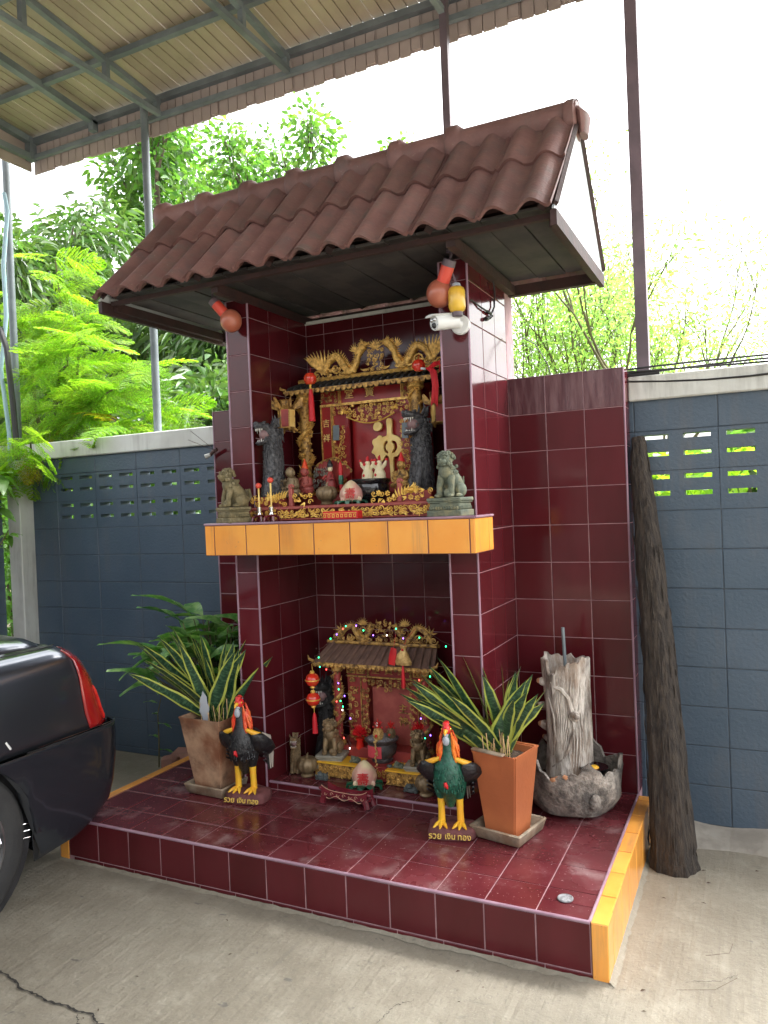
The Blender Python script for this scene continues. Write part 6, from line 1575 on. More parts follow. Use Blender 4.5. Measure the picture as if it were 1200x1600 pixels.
def shelf_bits():
    # red offering box with gilt squares
    t = thing('offering_box', 'low bright red box with gilt squares at the centre of the shelf edge', 'box', (-1.225, .51, 1.671))
    m = MB(); m.bbox(-.095, .095, -.03, .03, 0, .040, .003); m.build('box', 'red', t, smooth=False)
    for i in range(8):
        m = MB(); x = -.082+i*.0235; w = .007
        for a, b, c, d in ((x-w, x+w, .010, .013), (x-w, x+w, .023, .026), (x-w, x-w+.003, .013, .023), (x+w-.003, x+w, .013, .023)): m.box(a, b, -.0318, -.029, c, d)
        m.build('gilt_square', 'gold_bright', t, smooth=False)
    m = MB(); m.box(-.092, .092, -.0315, -.029, .030, .0325); m.build('gilt_line', 'gold_bright', t, smooth=False)
    # black censer with paired cream roosters behind it
    t = thing('incense_censer', 'wide black bowl censer with a pink paper on its front, upper shelf', 'censer', (-1.235, .84, 1.742))
    m = MB(); m.lathe([(.05, 0), (.085, .02), (.10, .05), (.102, .085), (.098, .10), (.108, .115), (.108, .128), (.092, .128), (.088, .10), (.02, .09)], 32); m.build('bowl', 'black_gloss', t)
    m = MB(); m.add([(.1035*math.sin(a), -.1035*math.cos(a), z) for z in (.04, .10) for a in (-.95, -.75, -.55, -.35)], [(i, i+1, i+5, i+4) for i in range(3)]); m.build('paper', 'pink_paper', t)
    m = MB(); m.lathe([(.09, .09), (.088, .108), (.01, .112)], 20); m.build('ash', 'ash', t)
    for i, x in enumerate((-1.262, -1.193)):
        t = thing('cream_rooster_ornament', ('left' if i == 0 else 'right')+' of the two cream and red bird ornaments standing above the black censer', 'ornament', (x+.006, .86, 1.868), 0, None, 1.2)
        m = MB(); m.lathe([(.028, 0), (.026, .025), (.016, .05), (.010, .068)], 14); m.ball((0, 0, .072), .012, 8, 6)
        for s in (-1, 1): m.tube([(s*.012, 0, .045), (s*.026, 0, .062), (s*.036, 0, .082)], [.008, .009, .003], 6)
        m.build('body', 'cream', t); m = MB()
        m.tube([(0, 0, .078), (0, 0, .096), (.004, 0, .105)], [.008, .007, .001], 6); m.ball((-.012, -.008, .068), .008, 6, 4); m.ball((.036, 0, .084), .007, 6, 4); m.ball((-.036, 0, .084), .007, 6, 4); m.ball((-.008, -.022, .018), .008, 6, 4)
        m.build('red_trim', 'red', t, kind='stuff')
    # gilt seated figures
    def buddha(nm, label, loc, s, hat=None, mat='gold_dull', hunch=0):
        t = thing(nm, label, 'figurine', loc, -.2)
        m = MB(); m.ball((0, 0, .030*s), (.048*s, .038*s, .032*s), 14, 8); m.tube([(0, 0, .03*s), (0, .004*s, .07*s), (hunch*.01*s, -.004*s, .10*s)], [(.040*s, .034*s), (.038*s, .032*s), (.018*s, .018*s)], 14, up=(0, 1, 0))
        for q in (-1, 1): m.tube([(q*.030*s, .0, .085*s), (q*.045*s, -.012*s, .055*s), (q*.014*s, -.036*s, .045*s)], [.014*s, .013*s, .010*s], 8); m.ball((q*.036*s, -.018*s, .016*s), (.024*s, .026*s, .014*s), 10, 6)
        m.build('body', mat, t); m = MB(); m.ball((0, -.006*s, .122*s), (.022*s, .022*s, .026*s), 14, 10); m.ball((0, -.028*s, .120*s), (.004*s, .005*s, .006*s), 6, 4)
        for q in (-1, 1): m.ball((q*.023*s, -.002*s, .118*s), (.004*s, .006*s, .011*s), 6, 4); m.ball((q*.008*s, -.026*s, .127*s), (.004*s, .002*s, .002*s), 6, 4)
        m.ball((0, -.025*s, .109*s), (.007*s, .003*s, .002*s), 6, 4); m.build('head', mat, t)
        if hat: m = MB(); m.lathe([(.020*s, .138*s), (.016*s, .15*s), (.010*s, .17*s), (.002*s, .19*s)], 14); m.build('hat', hat, t)
        m = MB(); carve(m, -.03*s, .03*s, .01*s, .09*s, -.036*s, .016*s, 3); m.build('robe_folds', mat, t)
    buddha('seated_figure', 'seated gilt figure with a pointed red hat, right of the black censer', (-1.055, .85, 1.815), .98, 'red')
    buddha('bearded_figure', 'crouching gilt figure in front of the left dragon column on the shelf', (-1.665, .75, 1.785), 1.15, None, 'gourd', 1)
    buddha('small_figure', 'small mottled figure half hidden between the crouching figure and the left column', (-1.625, .83, 1.80), 1.05, 'cock_orange', 'red_frame')
    # fan with coins and a doll in front
    t = thing('red_fan', 'curved dark red fan edged with gilt studs, behind the pumpkin jar', 'fan', (-1.53, .93, 1.80), -.35)
    m = MB(); N = 14; vs = [(0, 0, 0)]+[(.20*math.cos(PI*.93-i/N*PI*.72)+.02, .012*math.sin(i), .20*math.sin(PI*.93-i/N*PI*.72)) for i in range(N+1)]
    m.add(vs+[(x, y+.004, z) for x, y, z in vs], [(0, i, i+1) for i in range(1, N+1)]+[(N+2, N+2+i+1, N+2+i) for i in range(1, N+1)]+[(i, N+2+i, N+3+i, i+1) for i in range(1, N+1)]); m.build('leaf', 'red_lacquer_old', t, smooth=False)
    m = MB()
    for i in range(0, N+1): x, y, z = vs[i+1]; m.ball((x*.96, y-.004, z*.96), .0065, 6, 4)
    m.tube([(x, y-.003, z) for x, y, z in vs[1:]], .004, 5); m.build('studs', 'gold_dull', t)
    m = MB(); carve(m, -.12, .02, .04, .15, -.010, .03, 31); m.build('embroidery', 'cream_plinth', t)
    t = thing('court_doll', 'small doll in a red robe with a tall headdress in front of the red fan', 'doll', (-1.49, .87, 1.83), -.2)
    m = MB(); m.lathe([(.030, 0), (.026, .05), (.014, .085), (.008, .095)], 14); m.tube([(-.02, -.01, .075), (-.034, -.022, .055), (-.016, -.034, .05)], [.008, .009, .005], 6); m.tube([(.02, -.01, .075), (.034, -.022, .055), (.016, -.034, .05)], [.008, .009, .005], 6); m.build('robe', 'red_lacquer_old', t)
    m = MB(); m.ball((0, 0, .108), (.014, .014, .017), 10, 8); m.build('head', 'cream', t)
    m = MB(); m.lathe([(.015, .118), (.017, .130), (.010, .145), (.003, .16)], 10); m.build('headdress', 'black', t)
    t = thing('wrapped_candle', 'slim red and green wrapped candle standing against the fan', 'candle', (-1.42, .86, 1.80), 0)
    m = MB(); m.lathe([(.010, 0), (.011, .10), (.013, .13), (.008, .16), (.002, .18)], 10); m.build('candle', 'red', t); m = MB(); m.lathe([(.0125, .05), (.014, .09), (.0125, .10)], 10); m.build('band', 'green_satin', t)
    for i, (x, y, z) in enumerate(((-1.505, .98, 2.142), (-1.083, .98, 2.123))):
        m = MB(); m.bbox(-.022, .022, -.004, .004, -.042, .042, .002); o = m.build('hanging_plaque', 'steel_blue', None, smooth=False, loc=(x, y, z), rot=(0, .05, -.2)); tag(o, 'small grey plaque hanging at the '+('left' if i == 0 else 'right')+' edge of the upper altar opening', 'plaque')
shelf_bits()

# ---------------------------------------------------------------- lower altar
def lower_altar():
    X, Y, Z = -1.31, 1.08, .252
    t = thing('altar_house', 'lower dull gilt altar house with a grey tiled canopy, wrapped in fairy lights', 'altar', (X, Y, Z))
    def L(p): return (p[0]-X, p[1]-Y, p[2]-Z)
    class B(MB):
        def build(s, *a, **k): s.v = [L(v) for v in s.v]; return MB.build(s, *a, **k)
    m = B(); m.bbox(-1.62, -1.00, 1.0, 1.25, .253, .385, .005); m.build('base', 'red_lacquer_old', t, smooth=False)
    m = B(); m.box(-1.54, -1.04, 1.18, 1.19, .385, .84); m.build('back_board', 'red_lacquer_old', t, smooth=False)
    for a, b in ((-1.555, -1.43), (-1.155, -1.035)): m = B(); m.box(a, b, 1.085, 1.10, .385, .765); m.build('side_panel', 'red_lacquer_old', t, smooth=False)
    m = B(); m.box(-1.555, -1.035, 1.085, 1.10, .765, .845); m.build('frieze', 'red_lacquer_old', t, smooth=False)
    m = B(); m.box(-1.415, -1.16, 1.120, 1.126, .385, .70); m.build('inner_panel', 'red_frame', t, smooth=False)
    for z in (.760, .845):
        m = B(); m.box(-1.56, -1.03, 1.074, 1.0845, z, z+.008); m.build('gilt_rail', 'gold_dull', t, smooth=False)
    for x in (-1.425, -1.155, -1.418, -1.162, -1.47, -1.118):
        m = B(); z0, z1 = (.7685, .844) if x in (-1.425, -1.155, -1.418, -1.162) else (.385, .7595); m.box(x, x+.005, 1.075, 1.0845, z0, z1); m.build('gilt_strip', 'gold_dull', t, smooth=False)
    for x in (-1.525, -1.462, -1.112, -1.052):
        m = B(); r = .026
        for a, b, c, d in ((-r, r, -r, -r+.006), (-r, r, r-.006, r), (-r, -r+.006, -r+.006, r-.006), (r-.006, r, -r+.006, r-.006), (-.006, .006, -r+.006, r-.006), (-r+.006, -.006, -.004, .004), (.006, r-.006, -.004, .004)): m.box(x+a, x+b, 1.070, 1.079, .806+c, .806+d)
        m.build('lattice_square', 'gold_dull', t, smooth=False)
        m = B(); m.tube([(x+.019*math.cos(i*PI/8), 1.068, .806+.019*math.sin(i*PI/8)) for i in range(17)], .0035, 5); m.build('lattice_ring', 'gold_dull', t)
    for c, x in (('堂', -1.372), ('寳', -1.29), ('聚', -1.208)): text(c, .056, 'gold_dull', t, L((x, 1.080, .805)), depth=.002)
    text('主', .058, 'gold_dull', t, L((-1.225, 1.113, .585)), depth=.003); text('神', .058, 'gold_dull', t, L((-1.225, 1.113, .515)), depth=.003)
    m = B(); carve(m, -1.45, -1.125, .69, .755, 1.068, .026, 41, lambda x, z: z > .715-.015*math.cos((x+1.29)*16)); carve(m, -1.455, -1.41, .395, .70, 1.068, .026, 42); carve(m, -1.163, -1.12, .395, .70, 1.068, .026, 43); m.build('arch_carving', 'gold_dull', t, kind='stuff')
    m = B(); carve(m, -1.545, -1.485, .395, .75, 1.074, .032, 44); m.build('side_carving', 'gold_dull', t, kind='stuff')
    for x in (-1.585, -1.045):
        e = bpy.data.objects.new('dragon_column', None); col.objects.link(e); e.parent = t; e.location = L((x, 1.02, .385))
        dragon_column(e, 0, 0, 0, .47, .030, 'gold_dull', 'red_lacquer_old')
    tiled_canopy(t, -1.705-X, -.965-X, .965-Y, 1.10-Y, .862-Z, .945-Z, 'canopy_clay', 'gold_dull', 15)
    m = B(); yc = 1.075; random.seed(50)
    for s in (-1, 1):
        xf = lambda d: -1.305+s*d
        pts = [(xf(.285), yc, .975), (xf(.25), yc, 1.03), (xf(.20), yc, 1.05), (xf(.165), yc, 1.0), (xf(.13), yc, .972), (xf(.10), yc, 1.01), (xf(.075), yc, 1.05)]
        serpent(m, pts, .017, 8, .013); beast_head(m, (xf(.07), yc-.008, 1.06), .018, -s)
        for k in range(8): flame(m, xf(.275), 1.02, k*.7, .05, .006, yc, .3)
        for k in range(9): flame(m, xf(.13), 1.06, k*.35+.2, .045, .006, yc, .3*s)
        spiral(m, xf(.21), .99, .026, 1.5, yc-.006, .005, s); spiral(m, xf(.30), .985, .024, 1.5, yc-.006, .005, -s); spiral(m, xf(.13), 1.03, .022, 1.3, yc-.01, .004)
    carve(m, -1.60, -1.01, .96, 1.0, yc+.004, .03, 51); carve(m, -1.36, -1.25, .99, 1.09, yc, .028, 52)
    m.build('crest_carving', 'gold_dull', t, kind='stuff')
    m = B(); m.tube([(-1.62, 1.08, .955), (-.99, 1.08, .955)], .010, 7); m.build('ridge_rail', 'gold_dull', t)
    # fronts steps of pierced gilt board
    t2 = thing('altar_step', 'low yellow and gilt pierced step board along the front of the lower altar', 'step', (X, .87, Z))
    def S(nm, x0, x1, y0, y1, z0, z1, mat): m = MB(); m.bbox(x0-X, x1-X, y0-.87, y1-.87, z0-Z, z1-Z, .002); return m.build(nm, mat, t2, smooth=False)
    S('board', -1.66, -1.40, .86, .99, .253, .325, 'gold_dull'); S('board', -1.40, -1.22, .89, .99, .253, .325, 'red_lacquer_old'); S('board', -1.22, -1.0, .86, .99, .253, .325, 'gold_dull')
    S('top_edge', -1.665, -1.395, .853, .99, .3252, .3335, 'cock_yellow'); S('top_edge', -1.225, -.995, .853, .99, .3252, .3335, 'cock_yellow'); S('cloth', -1.395, -1.225, .885, .99, .3252, .332, 'red_lacquer_old')
    m = MB(); carve(m, -1.655-X, -1.405-X, .262-Z, .318-Z, -.014, .026, 61); carve(m, -1.215-X, -1.005-X, .262-Z, .318-Z, -.014, .026, 62); carve(m, -1.39-X, -1.23-X, .268-Z, .318-Z, .016, .026, 63); m.build('pierced_carving', 'gold', t2, kind='stuff')
lower_altar()

def lower_bits():
    t = thing('incense_censer', 'dark stone pot censer heaped with grey ash, pink paper on its front, lower niche', 'censer', (-1.30, .985, .334))
    m = MB(); m.lathe([(.055, .0), (.06, .012), (.052, .02), (.075, .045), (.082, .075), (.076, .10), (.088, .112), (.094, .122), (.082, .124), (.02, .118)], 28); m.build('pot', 'censer', t)
    m = MB(); m.lathe([(.085, .120), (.07, .130), (.03, .140), (.003, .142)], 20); m.build('ash', 'ash', t)
    m = MB(); m.add([(.0835*math.sin(a), -.0835*math.cos(a), z) for z in (.035, .098) for a in (-.75, -.45, -.15, .15, .4)], [(i, i+1, i+6, i+5) for i in range(4)]); m.build('paper', 'pink_paper', t)
    for i, (x, y, s, mat) in enumerate(((-1.288, .93, 1, 'pine_gold'), (-1.235, .98, .86, 'gourd'))):
        t = thing('pineapple_ornament', ('front cream gold' if i == 0 else 'rear brown')+' foil pineapple ornament with red leaves on the ash of the lower censer', 'ornament', (x-.005, y, .462))
        m = MB(); m.ball((0, 0, .032*s), (.026*s, .026*s, .036*s), 14, 10)
        for k in range(60): a = k*2.4; h = .006+.052*k/60; r = .026*s*math.sqrt(max(.05, 1-((h-.032)/.036)**2)); m.ball((r*math.cos(a), r*math.sin(a), h*s), .0048*s, 5, 4)
        m.build('fruit', mat, t); m = MB(); random.seed(i)
        for k in range(9): a = k*.7; m.tube([(0, 0, .062*s), (.012*s*math.cos(a), .012*s*math.sin(a), .085*s), (.026*s*math.cos(a), .026*s*math.sin(a), .100*s)], [.006, .007, .001], 5, flat=(1, .5))
        m.tube([(0, 0, .065*s), (0, 0, .115*s)], [.006, .002], 6); m.ball((0, -.026*s, .030*s), .009*s, 6, 4)
        for q in (-1, 1): m.ball((q*.026*s, -.006, .072*s), .006, 6, 4)
        m.build('leaves', 'cock_red', t)
        if i == 0: m = MB(); m.ball((0, -.012, .088), (.007, .006, .012), 8, 6); m.build('white_bead', 'cctv', t)
    m = MB(); random.seed(5)
    for k in range(26): z = .50-.006*k*.9; m.ball((rv(-.006, .006), -.0+rv(-.004, .004), -.0065*k), rv(.004, .0075), 6, 4)
    o = m.build('bead_garland', 'pine_gold', None, loc=(-1.293, .893, .475)); tag(o, 'short garland of gold beads hanging down the front of the lower censer', 'garland')
    # flower vases
    for i, (x, y) in enumerate(((-1.455, 1.02), (-1.085, 1.02))):
        t = thing('flower_vase', ('left' if i == 0 else 'right')+' red foil vase with a burst of red paper flowers beside the lower censer', 'vase', (x, y, .334 if i == 0 else .386))
        m = MB(); m.lathe([(.018, 0), (.014, .02), (.026, .05), (.018, .08), (.026, .098)], 16); m.build('vase', 'red_gloss', t)
        m = MB(); random.seed(30+i)
        for k in range(110):
            a = rv(0, 2*PI); el = rv(-.3, 1.4); d = Vector((math.cos(a)*math.cos(el), math.sin(a)*math.cos(el)*.7, math.sin(el))); L = rv(.035, .06); b = Vector((0, 0, .12))
            m.tube([b+d*.01, b+d*L*.7, b+d*L], [.0012, .0045, .001], 4)
        m.build('paper_flower', 'red', t)
    # red bow ribbon behind right lion and carved rocks
    rocks = [('blue grey resin rock frog to the left of the lower peach', (-1.585, .815, .252), .034), ('blue grey resin rock frog to the right of the lower peach', (-1.055, .815, .252), .036),
             ('green grey rock toad on the altar step, left of the peach tip', (-1.425, .905, .334), .030), ('green grey rock toad on the altar step, right of the peach', (-1.165, .905, .334), .028), ('small dark round pebble beside the right toad on the altar step', (-1.215, .895, .334), .016)]
    for k, (lab, loc, s) in enumerate(rocks):
        random.seed(70+k); t = thing('rock_figurine' if k < 4 else 'pebble', lab, 'figurine' if k < 4 else 'pebble', loc)
        m = MB(); m.ball((0, 0, s*.45), (s*1.05, s*.8, s*.55), 12, 7)
        if k < 4:
            m.ball((-s*.1, -s*.5, s*.95), (s*.5, s*.45, s*.38), 9, 6)
            for q in (-1, 1): m.ball((q*s*.28-s*.1, -s*.65, s*1.28), s*.15, 6, 5); m.ball((q*s*.8, -s*.3, s*.2), (s*.35, s*.45, s*.2), 7, 5)
            for q in range(30): m.ball((rv(-.9, .9)*s, rv(-.8, .6)*s, rv(.2, 1.1)*s), rv(.10, .22)*s, 5, 4)
        m.build('body', 'stone_grey' if k < 2 or k == 4 else 'stone_green2', t)
    # footed maroon tray
    t = thing('footed_tray', 'small maroon glazed four footed tray with gilt scrolls, in front of the step', 'tray', (-1.345, .655, H+.002), -.05)
    m = MB(); W, D = .135, .036
    n = 18; vs = []
    for i in range(n+1):
        x = lerp(-W, W, i/n); e = .012*(abs(2*i/n-1))**4; z0 = .032-.012*math.cos(i/n*2*PI*3)*.4; z1 = .062+e*2
        for y, z in ((-D, z0), (-D, z1), (-D+.008, z1), (-D+.010, z0+.012), (D-.010, z0+.012), (D-.008, z1), (D, z1), (D, z0)): vs.append((x, y, z))
    m.add(vs, [(i*8+j, (i+1)*8+j, (i+1)*8+(j+1) % 8, i*8+(j+1) % 8) for i in range(n) for j in range(8)]+[tuple(range(8)), tuple(n*8+j for j in range(7, -1, -1))])
    b = m.build('tray', 'maroon_ceramic', t)
    for sx in (-1, 1):
        for sy in (-1, 1): m = MB(); m.tube([(sx*.118, sy*.028, .040), (sx*.128, sy*.030, .022), (sx*.135, sy*.033, .0)], [.020, .016, .018], 8); m.ball((sx*.142, sy*.028, .070), (.014, .008, .010), 7, 5) if sy < 0 else None; m.build('foot', 'maroon_ceramic', t)
    m = MB(); m.tube([(lerp(-W, W, i/24), -D-.001, .034+.008*math.cos(i/24*2*PI*3)) for i in range(25)], .0018, 5)
    for i in range(7): spiral(m, lerp(-W*.8, W*.8, i/6), .050, .010, 1.1, -D-.001, .0014, 1 if i % 2 else -1, 0, 9)
    m.tube([(lerp(-W, W, i/24), -D+.004, .064+.024*abs(2*i/24-1)**4) for i in range(25)], .0016, 5); m.build('gilt_scroll', 'pink_gold_line', t)
    # hanging string of two red lanterns
    t = thing('lantern_string', 'two red and gold ball lanterns on one string, left of the lower altar', 'lantern', (-1.655, .865, .88))
    m = MB(); m.tube([(0, 0, -.01), (.004, 0, -.055)], .0015, 5); m.tube([(.004, 0, -.13), (.004, 0, -.19)], .0022, 5); m.tube([(.004, 0, -.25), (.004, 0, -.285)], .0025, 5); m.build('cord', 'gold_bright', t)
    for z in (-.100, -.208):
        m = MB(); m.lathe([(.010, z+.038), (.028, z+.030), (.040, z+.010), (.040, z-.008), (.028, z-.028), (.010, z-.036)], 24, lobes=12, lobea=.06); q = m.build('lantern_ball', 'red_gloss', t)
        m = MB(); m.lathe([(.012, z+.036), (.014, z+.044), (.008, z+.052)], 12); m.lathe([(.008, z-.048), (.014, z-.042), (.012, z-.034)], 12); m.lathe([(.0412, z-.002), (.0412, z+.004)], 24); m.build('gilt_cap', 'gold_bright', q)
    m = MB(); m.tube([(.004, 0, -.283), (.004, 0, -.31), (.005, 0, -.395)], [.006, .012, .016], 12); m.build('tassel', 'tassel', t)
    # silk pouch, red packet on the canopy
    t = thing('silk_pouch', 'gold silk pouch with a long red tassel hanging on the lower canopy', 'pouch', (-1.125, .93, .925))
    m = MB(); m.tube([(0, 0, -.045), (0, -.002, -.03), (0, -.004, .01), (.002, 0, .035), (.002, 0, .045), (.004, 0, .060)], [(.046, .016), (.048, .022), (.034, .020), (.014, .012), (.018, .014), (.030, .016)], 14, up=(0, 1, 0)); m.build('bag', 'pine_gold', t)
    m = MB(); m.ball((.002, -.014, .036), (.008, .006, .006), 6, 4); m.build('knot', 'tassel', t); m = MB(); m.tube([(0, -.01, -.045), (0, -.012, -.08), (.001, -.012, -.165)], [.004, .009, .012], 10); m.build('tassel', 'tassel', t)
    m = MB(); m.tube([(.002, 0, .05), (.01, .03, .09), (.03, .10, .13)], .0014, 4); m.build('cord', 'tassel', t)
    t = thing('red_packet', 'folded bright red packet hanging beside the gold pouch on the lower canopy', 'packet', (-1.19, .935, .92), 0)
    m = MB(); m.tube([(-.008, 0, -.045), (.0, 0, .0), (.008, 0, .045)], [(.020, .006), (.022, .010), (.016, .005)], 4, up=(0, 1, 0)); m.build('packet', 'red', t); m = MB(); m.tube([(.006, 0, .045), (.0, .05, .11)], .0012, 4); m.build('cord', 'tassel', t)
    # fairy lights
    t = thing('fairy_lights', 'thin wire of small green, blue and red fairy lights draped over the lower altar', 'fairy lights', (-1.31, .95, .7))
    path = [(-.86, 1.0, .97), (-1.0, .99, 1.04), (-1.10, .98, 1.0), (-1.2, .98, 1.055), (-1.32, .97, 1.01), (-1.44, .96, 1.10), (-1.50, .95, 1.06), (-1.58, .93, .98), (-1.64, .92, .93), (-1.68, .92, .865), (-1.60, .94, .83), (-1.55, .96, .78), (-1.56, .96, .72), (-1.50, .97, .69), (-1.57, .965, .64), (-1.52, .96, .60), (-1.48, .97, .55), (-1.56, .96, .50), (-1.50, .95, .46), (-1.48, .95, .41), (-1.5, .98, .37)]
    path2 = [(-.90, .95, .86), (-.95, .96, .83), (-1.04, .955, .78), (-1.02, .96, .70), (-1.0, .955, .66), (-1.05, .955, .60), (-1.0, .96, .55), (-1.03, .95, .48), (-.98, .94, .44), (-1.02, .94, .40), (-.95, .96, .37)]
    cols = ['led_green', 'led_blue', 'led_green', 'led_red', 'led_blue', 'led_green', 'led_white', 'led_blue']; k = 0; random.seed(11)
    for P in (path, path2):
        m = MB(); Q = []
        for a, b in zip(P[:-1], P[1:]):
            for i in range(6): f = i/6; Q.append(tuple(lerp(a[j], b[j], f)-((-1.31, .95, .7)[j])+rv(-.006, .006) for j in range(3)))
        m.tube(Q, .0013, 4); m.build('wire', 'wire', t)
        for i in range(2, len(Q), 3):
            m = MB(); p = Vector(Q[i])+Vector((rv(-.02, .02), -.012, rv(-.02, .02))); m.ball(p, (.0032, .0032, .0045), 7, 5); c = cols[k % 8]; k += 1; q = m.build('bulb', c if random.random() < .6 else 'wire', t)
lower_bits()
# ---------------------------------------------------------------- trees
def leaf_cards(name, pts, dirs, L, W, mat, parent, kind='stuff', droop=.25):
    # one folded leaf of four triangles per point
    n = len(pts); pts = np.asarray(pts); dirs = np.asarray(dirs); dirs = dirs/np.linalg.norm(dirs, axis=1, keepdims=True)
    rnd = rng.normal(size=(n, 3)); side = np.cross(dirs, rnd); side /= np.linalg.norm(side, axis=1, keepdims=True)+1e-9
    nor = np.cross(side, dirs); l = (L*rng.uniform(.65, 1.25, n))[:, None]; w = (W*rng.uniform(.7, 1.2, n))[:, None]
    v = np.empty((n, 6, 3)); mid = pts+dirs*l*.5-nor*l*.04; tip = pts+dirs*l+np.array([0, 0, -1])*l*droop
    v[:, 0] = pts; v[:, 1] = pts+dirs*l*.35+side*w*.5+nor*w*.15; v[:, 2] = tip; v[:, 3] = pts+dirs*l*.35-side*w*.5+nor*w*.15
    v[:, 4] = pts+dirs*l*.72+side*w*.33+nor*w*.1-np.array([0, 0, 1])*l*droop*.5; v[:, 5] = pts+dirs*l*.72-side*w*.33+nor*w*.1-np.array([0, 0, 1])*l*droop*.5
    f = np.array([[0, 1, 4, 2], [0, 2, 5, 3]])[None]+(np.arange(n)*6)[:, None, None]; f = f.reshape(-1, 4)
    me = bpy.data.meshes.new(name); me.vertices.add(n*6); me.vertices.foreach_set('co', v.reshape(-1))
    me.loops.add(f.size); me.loops.foreach_set('vertex_index', f.reshape(-1).astype(np.int32)); me.polygons.add(len(f))
    me.polygons.foreach_set('loop_start', np.arange(0, f.size, 4, dtype=np.int32)); me.polygons.foreach_set('loop_total', np.full(len(f), 4, dtype=np.int32))
    me.materials.append(M[mat]); me.update(calc_edges=True); me.validate()
    return mk(name, me, parent, kind=kind)
def branch(m, p, d, L, r, depth, tips, spread, up=.15, kids_=3):
    P = [p]; q = p.copy(); dd = d.normalized()
    for i in range(4):
        dd = (dd+Vector((rv(-.16, .16), rv(-.16, .16), rv(-.05, .12)+up*.3))).normalized(); q = q+dd*L/4; P.append(q.copy())
    m.tube(P, [r, r*.9, r*.8, r*.7, r*.58], 6 if depth > 1 else 4)
    if depth <= 1:
        for a, b in zip(P[1:-1], P[2:]): tips.append((a.lerp(b, random.random()), dd.copy()))
        tips.append((q.copy(), dd.copy()))
    if depth > 0:
        for k in range(kids_):
            a = rv(0, 2*PI); o = dd.orthogonal().normalized(); o.rotate(Matrix.Rotation(a, 3, dd)); nd = (dd+o*rv(spread*.6, spread*1.2)+Vector((0, 0, up))).normalized()
            branch(m, P[random.choice((2, 3, 4)) if k else 4], nd, L*rv(.6, .82), r*.6, depth-1, tips, spread, up, kids_)
def tree(name, label, loc, h, spread, L0, r0, depth, leaves, ll, lw, mat, rad, seed, up=.2, kids_=3, lean=(0, 0), droop=.25, bark='bark', sq=.8, stems=1):
    random.seed(seed); t = thing(name, label, 'tree', loc); m = MB(); tips = []
    for s in range(stems):
        a = rv(0, 2*PI); d = Vector((lean[0]+.25*(stems > 1)*math.cos(a), lean[1]+.25*(stems > 1)*math.sin(a), 1)).normalized(); b = Vector((.15*s, 0, 0))
        P = [b+d*h*f+Vector((rv(-.06, .06), rv(-.06, .06), 0))*f for f in (0, .35, .7, 1)]
        m.tube(P, [r0*1.25, r0, r0*.85, r0*.75], 9)
        for k in range(kids_+1):
            a = k*2*PI/(kids_+1)+rv(-.4, .4); nd = Vector((math.cos(a)*spread, math.sin(a)*spread, .8))+d*.2
            branch(m, P[3] if k % 2 else P[2], nd, L0*rv(.85, 1.15), r0*.62, depth, tips, spread, up, kids_)
    m.build('trunk', bark, t)
    n = leaves; idx = rng.integers(0, len(tips), n); T = np.array([tuple(p) for p, d in tips]); D = np.array([tuple(d) for p, d in tips])
    g = rng.normal(size=(n, 3)); g /= np.linalg.norm(g, axis=1, keepdims=True); q = rad*rng.random((n, 1))**.6
    pts = T[idx]+g*q*np.array([1, 1, sq]); dirs = g+D[idx]*.4+np.array([0, 0, -.35])+rng.normal(size=(n, 3))*.4
    leaf_cards('crown', pts, dirs, ll, lw, mat, t, droop=droop)
    return t, tips
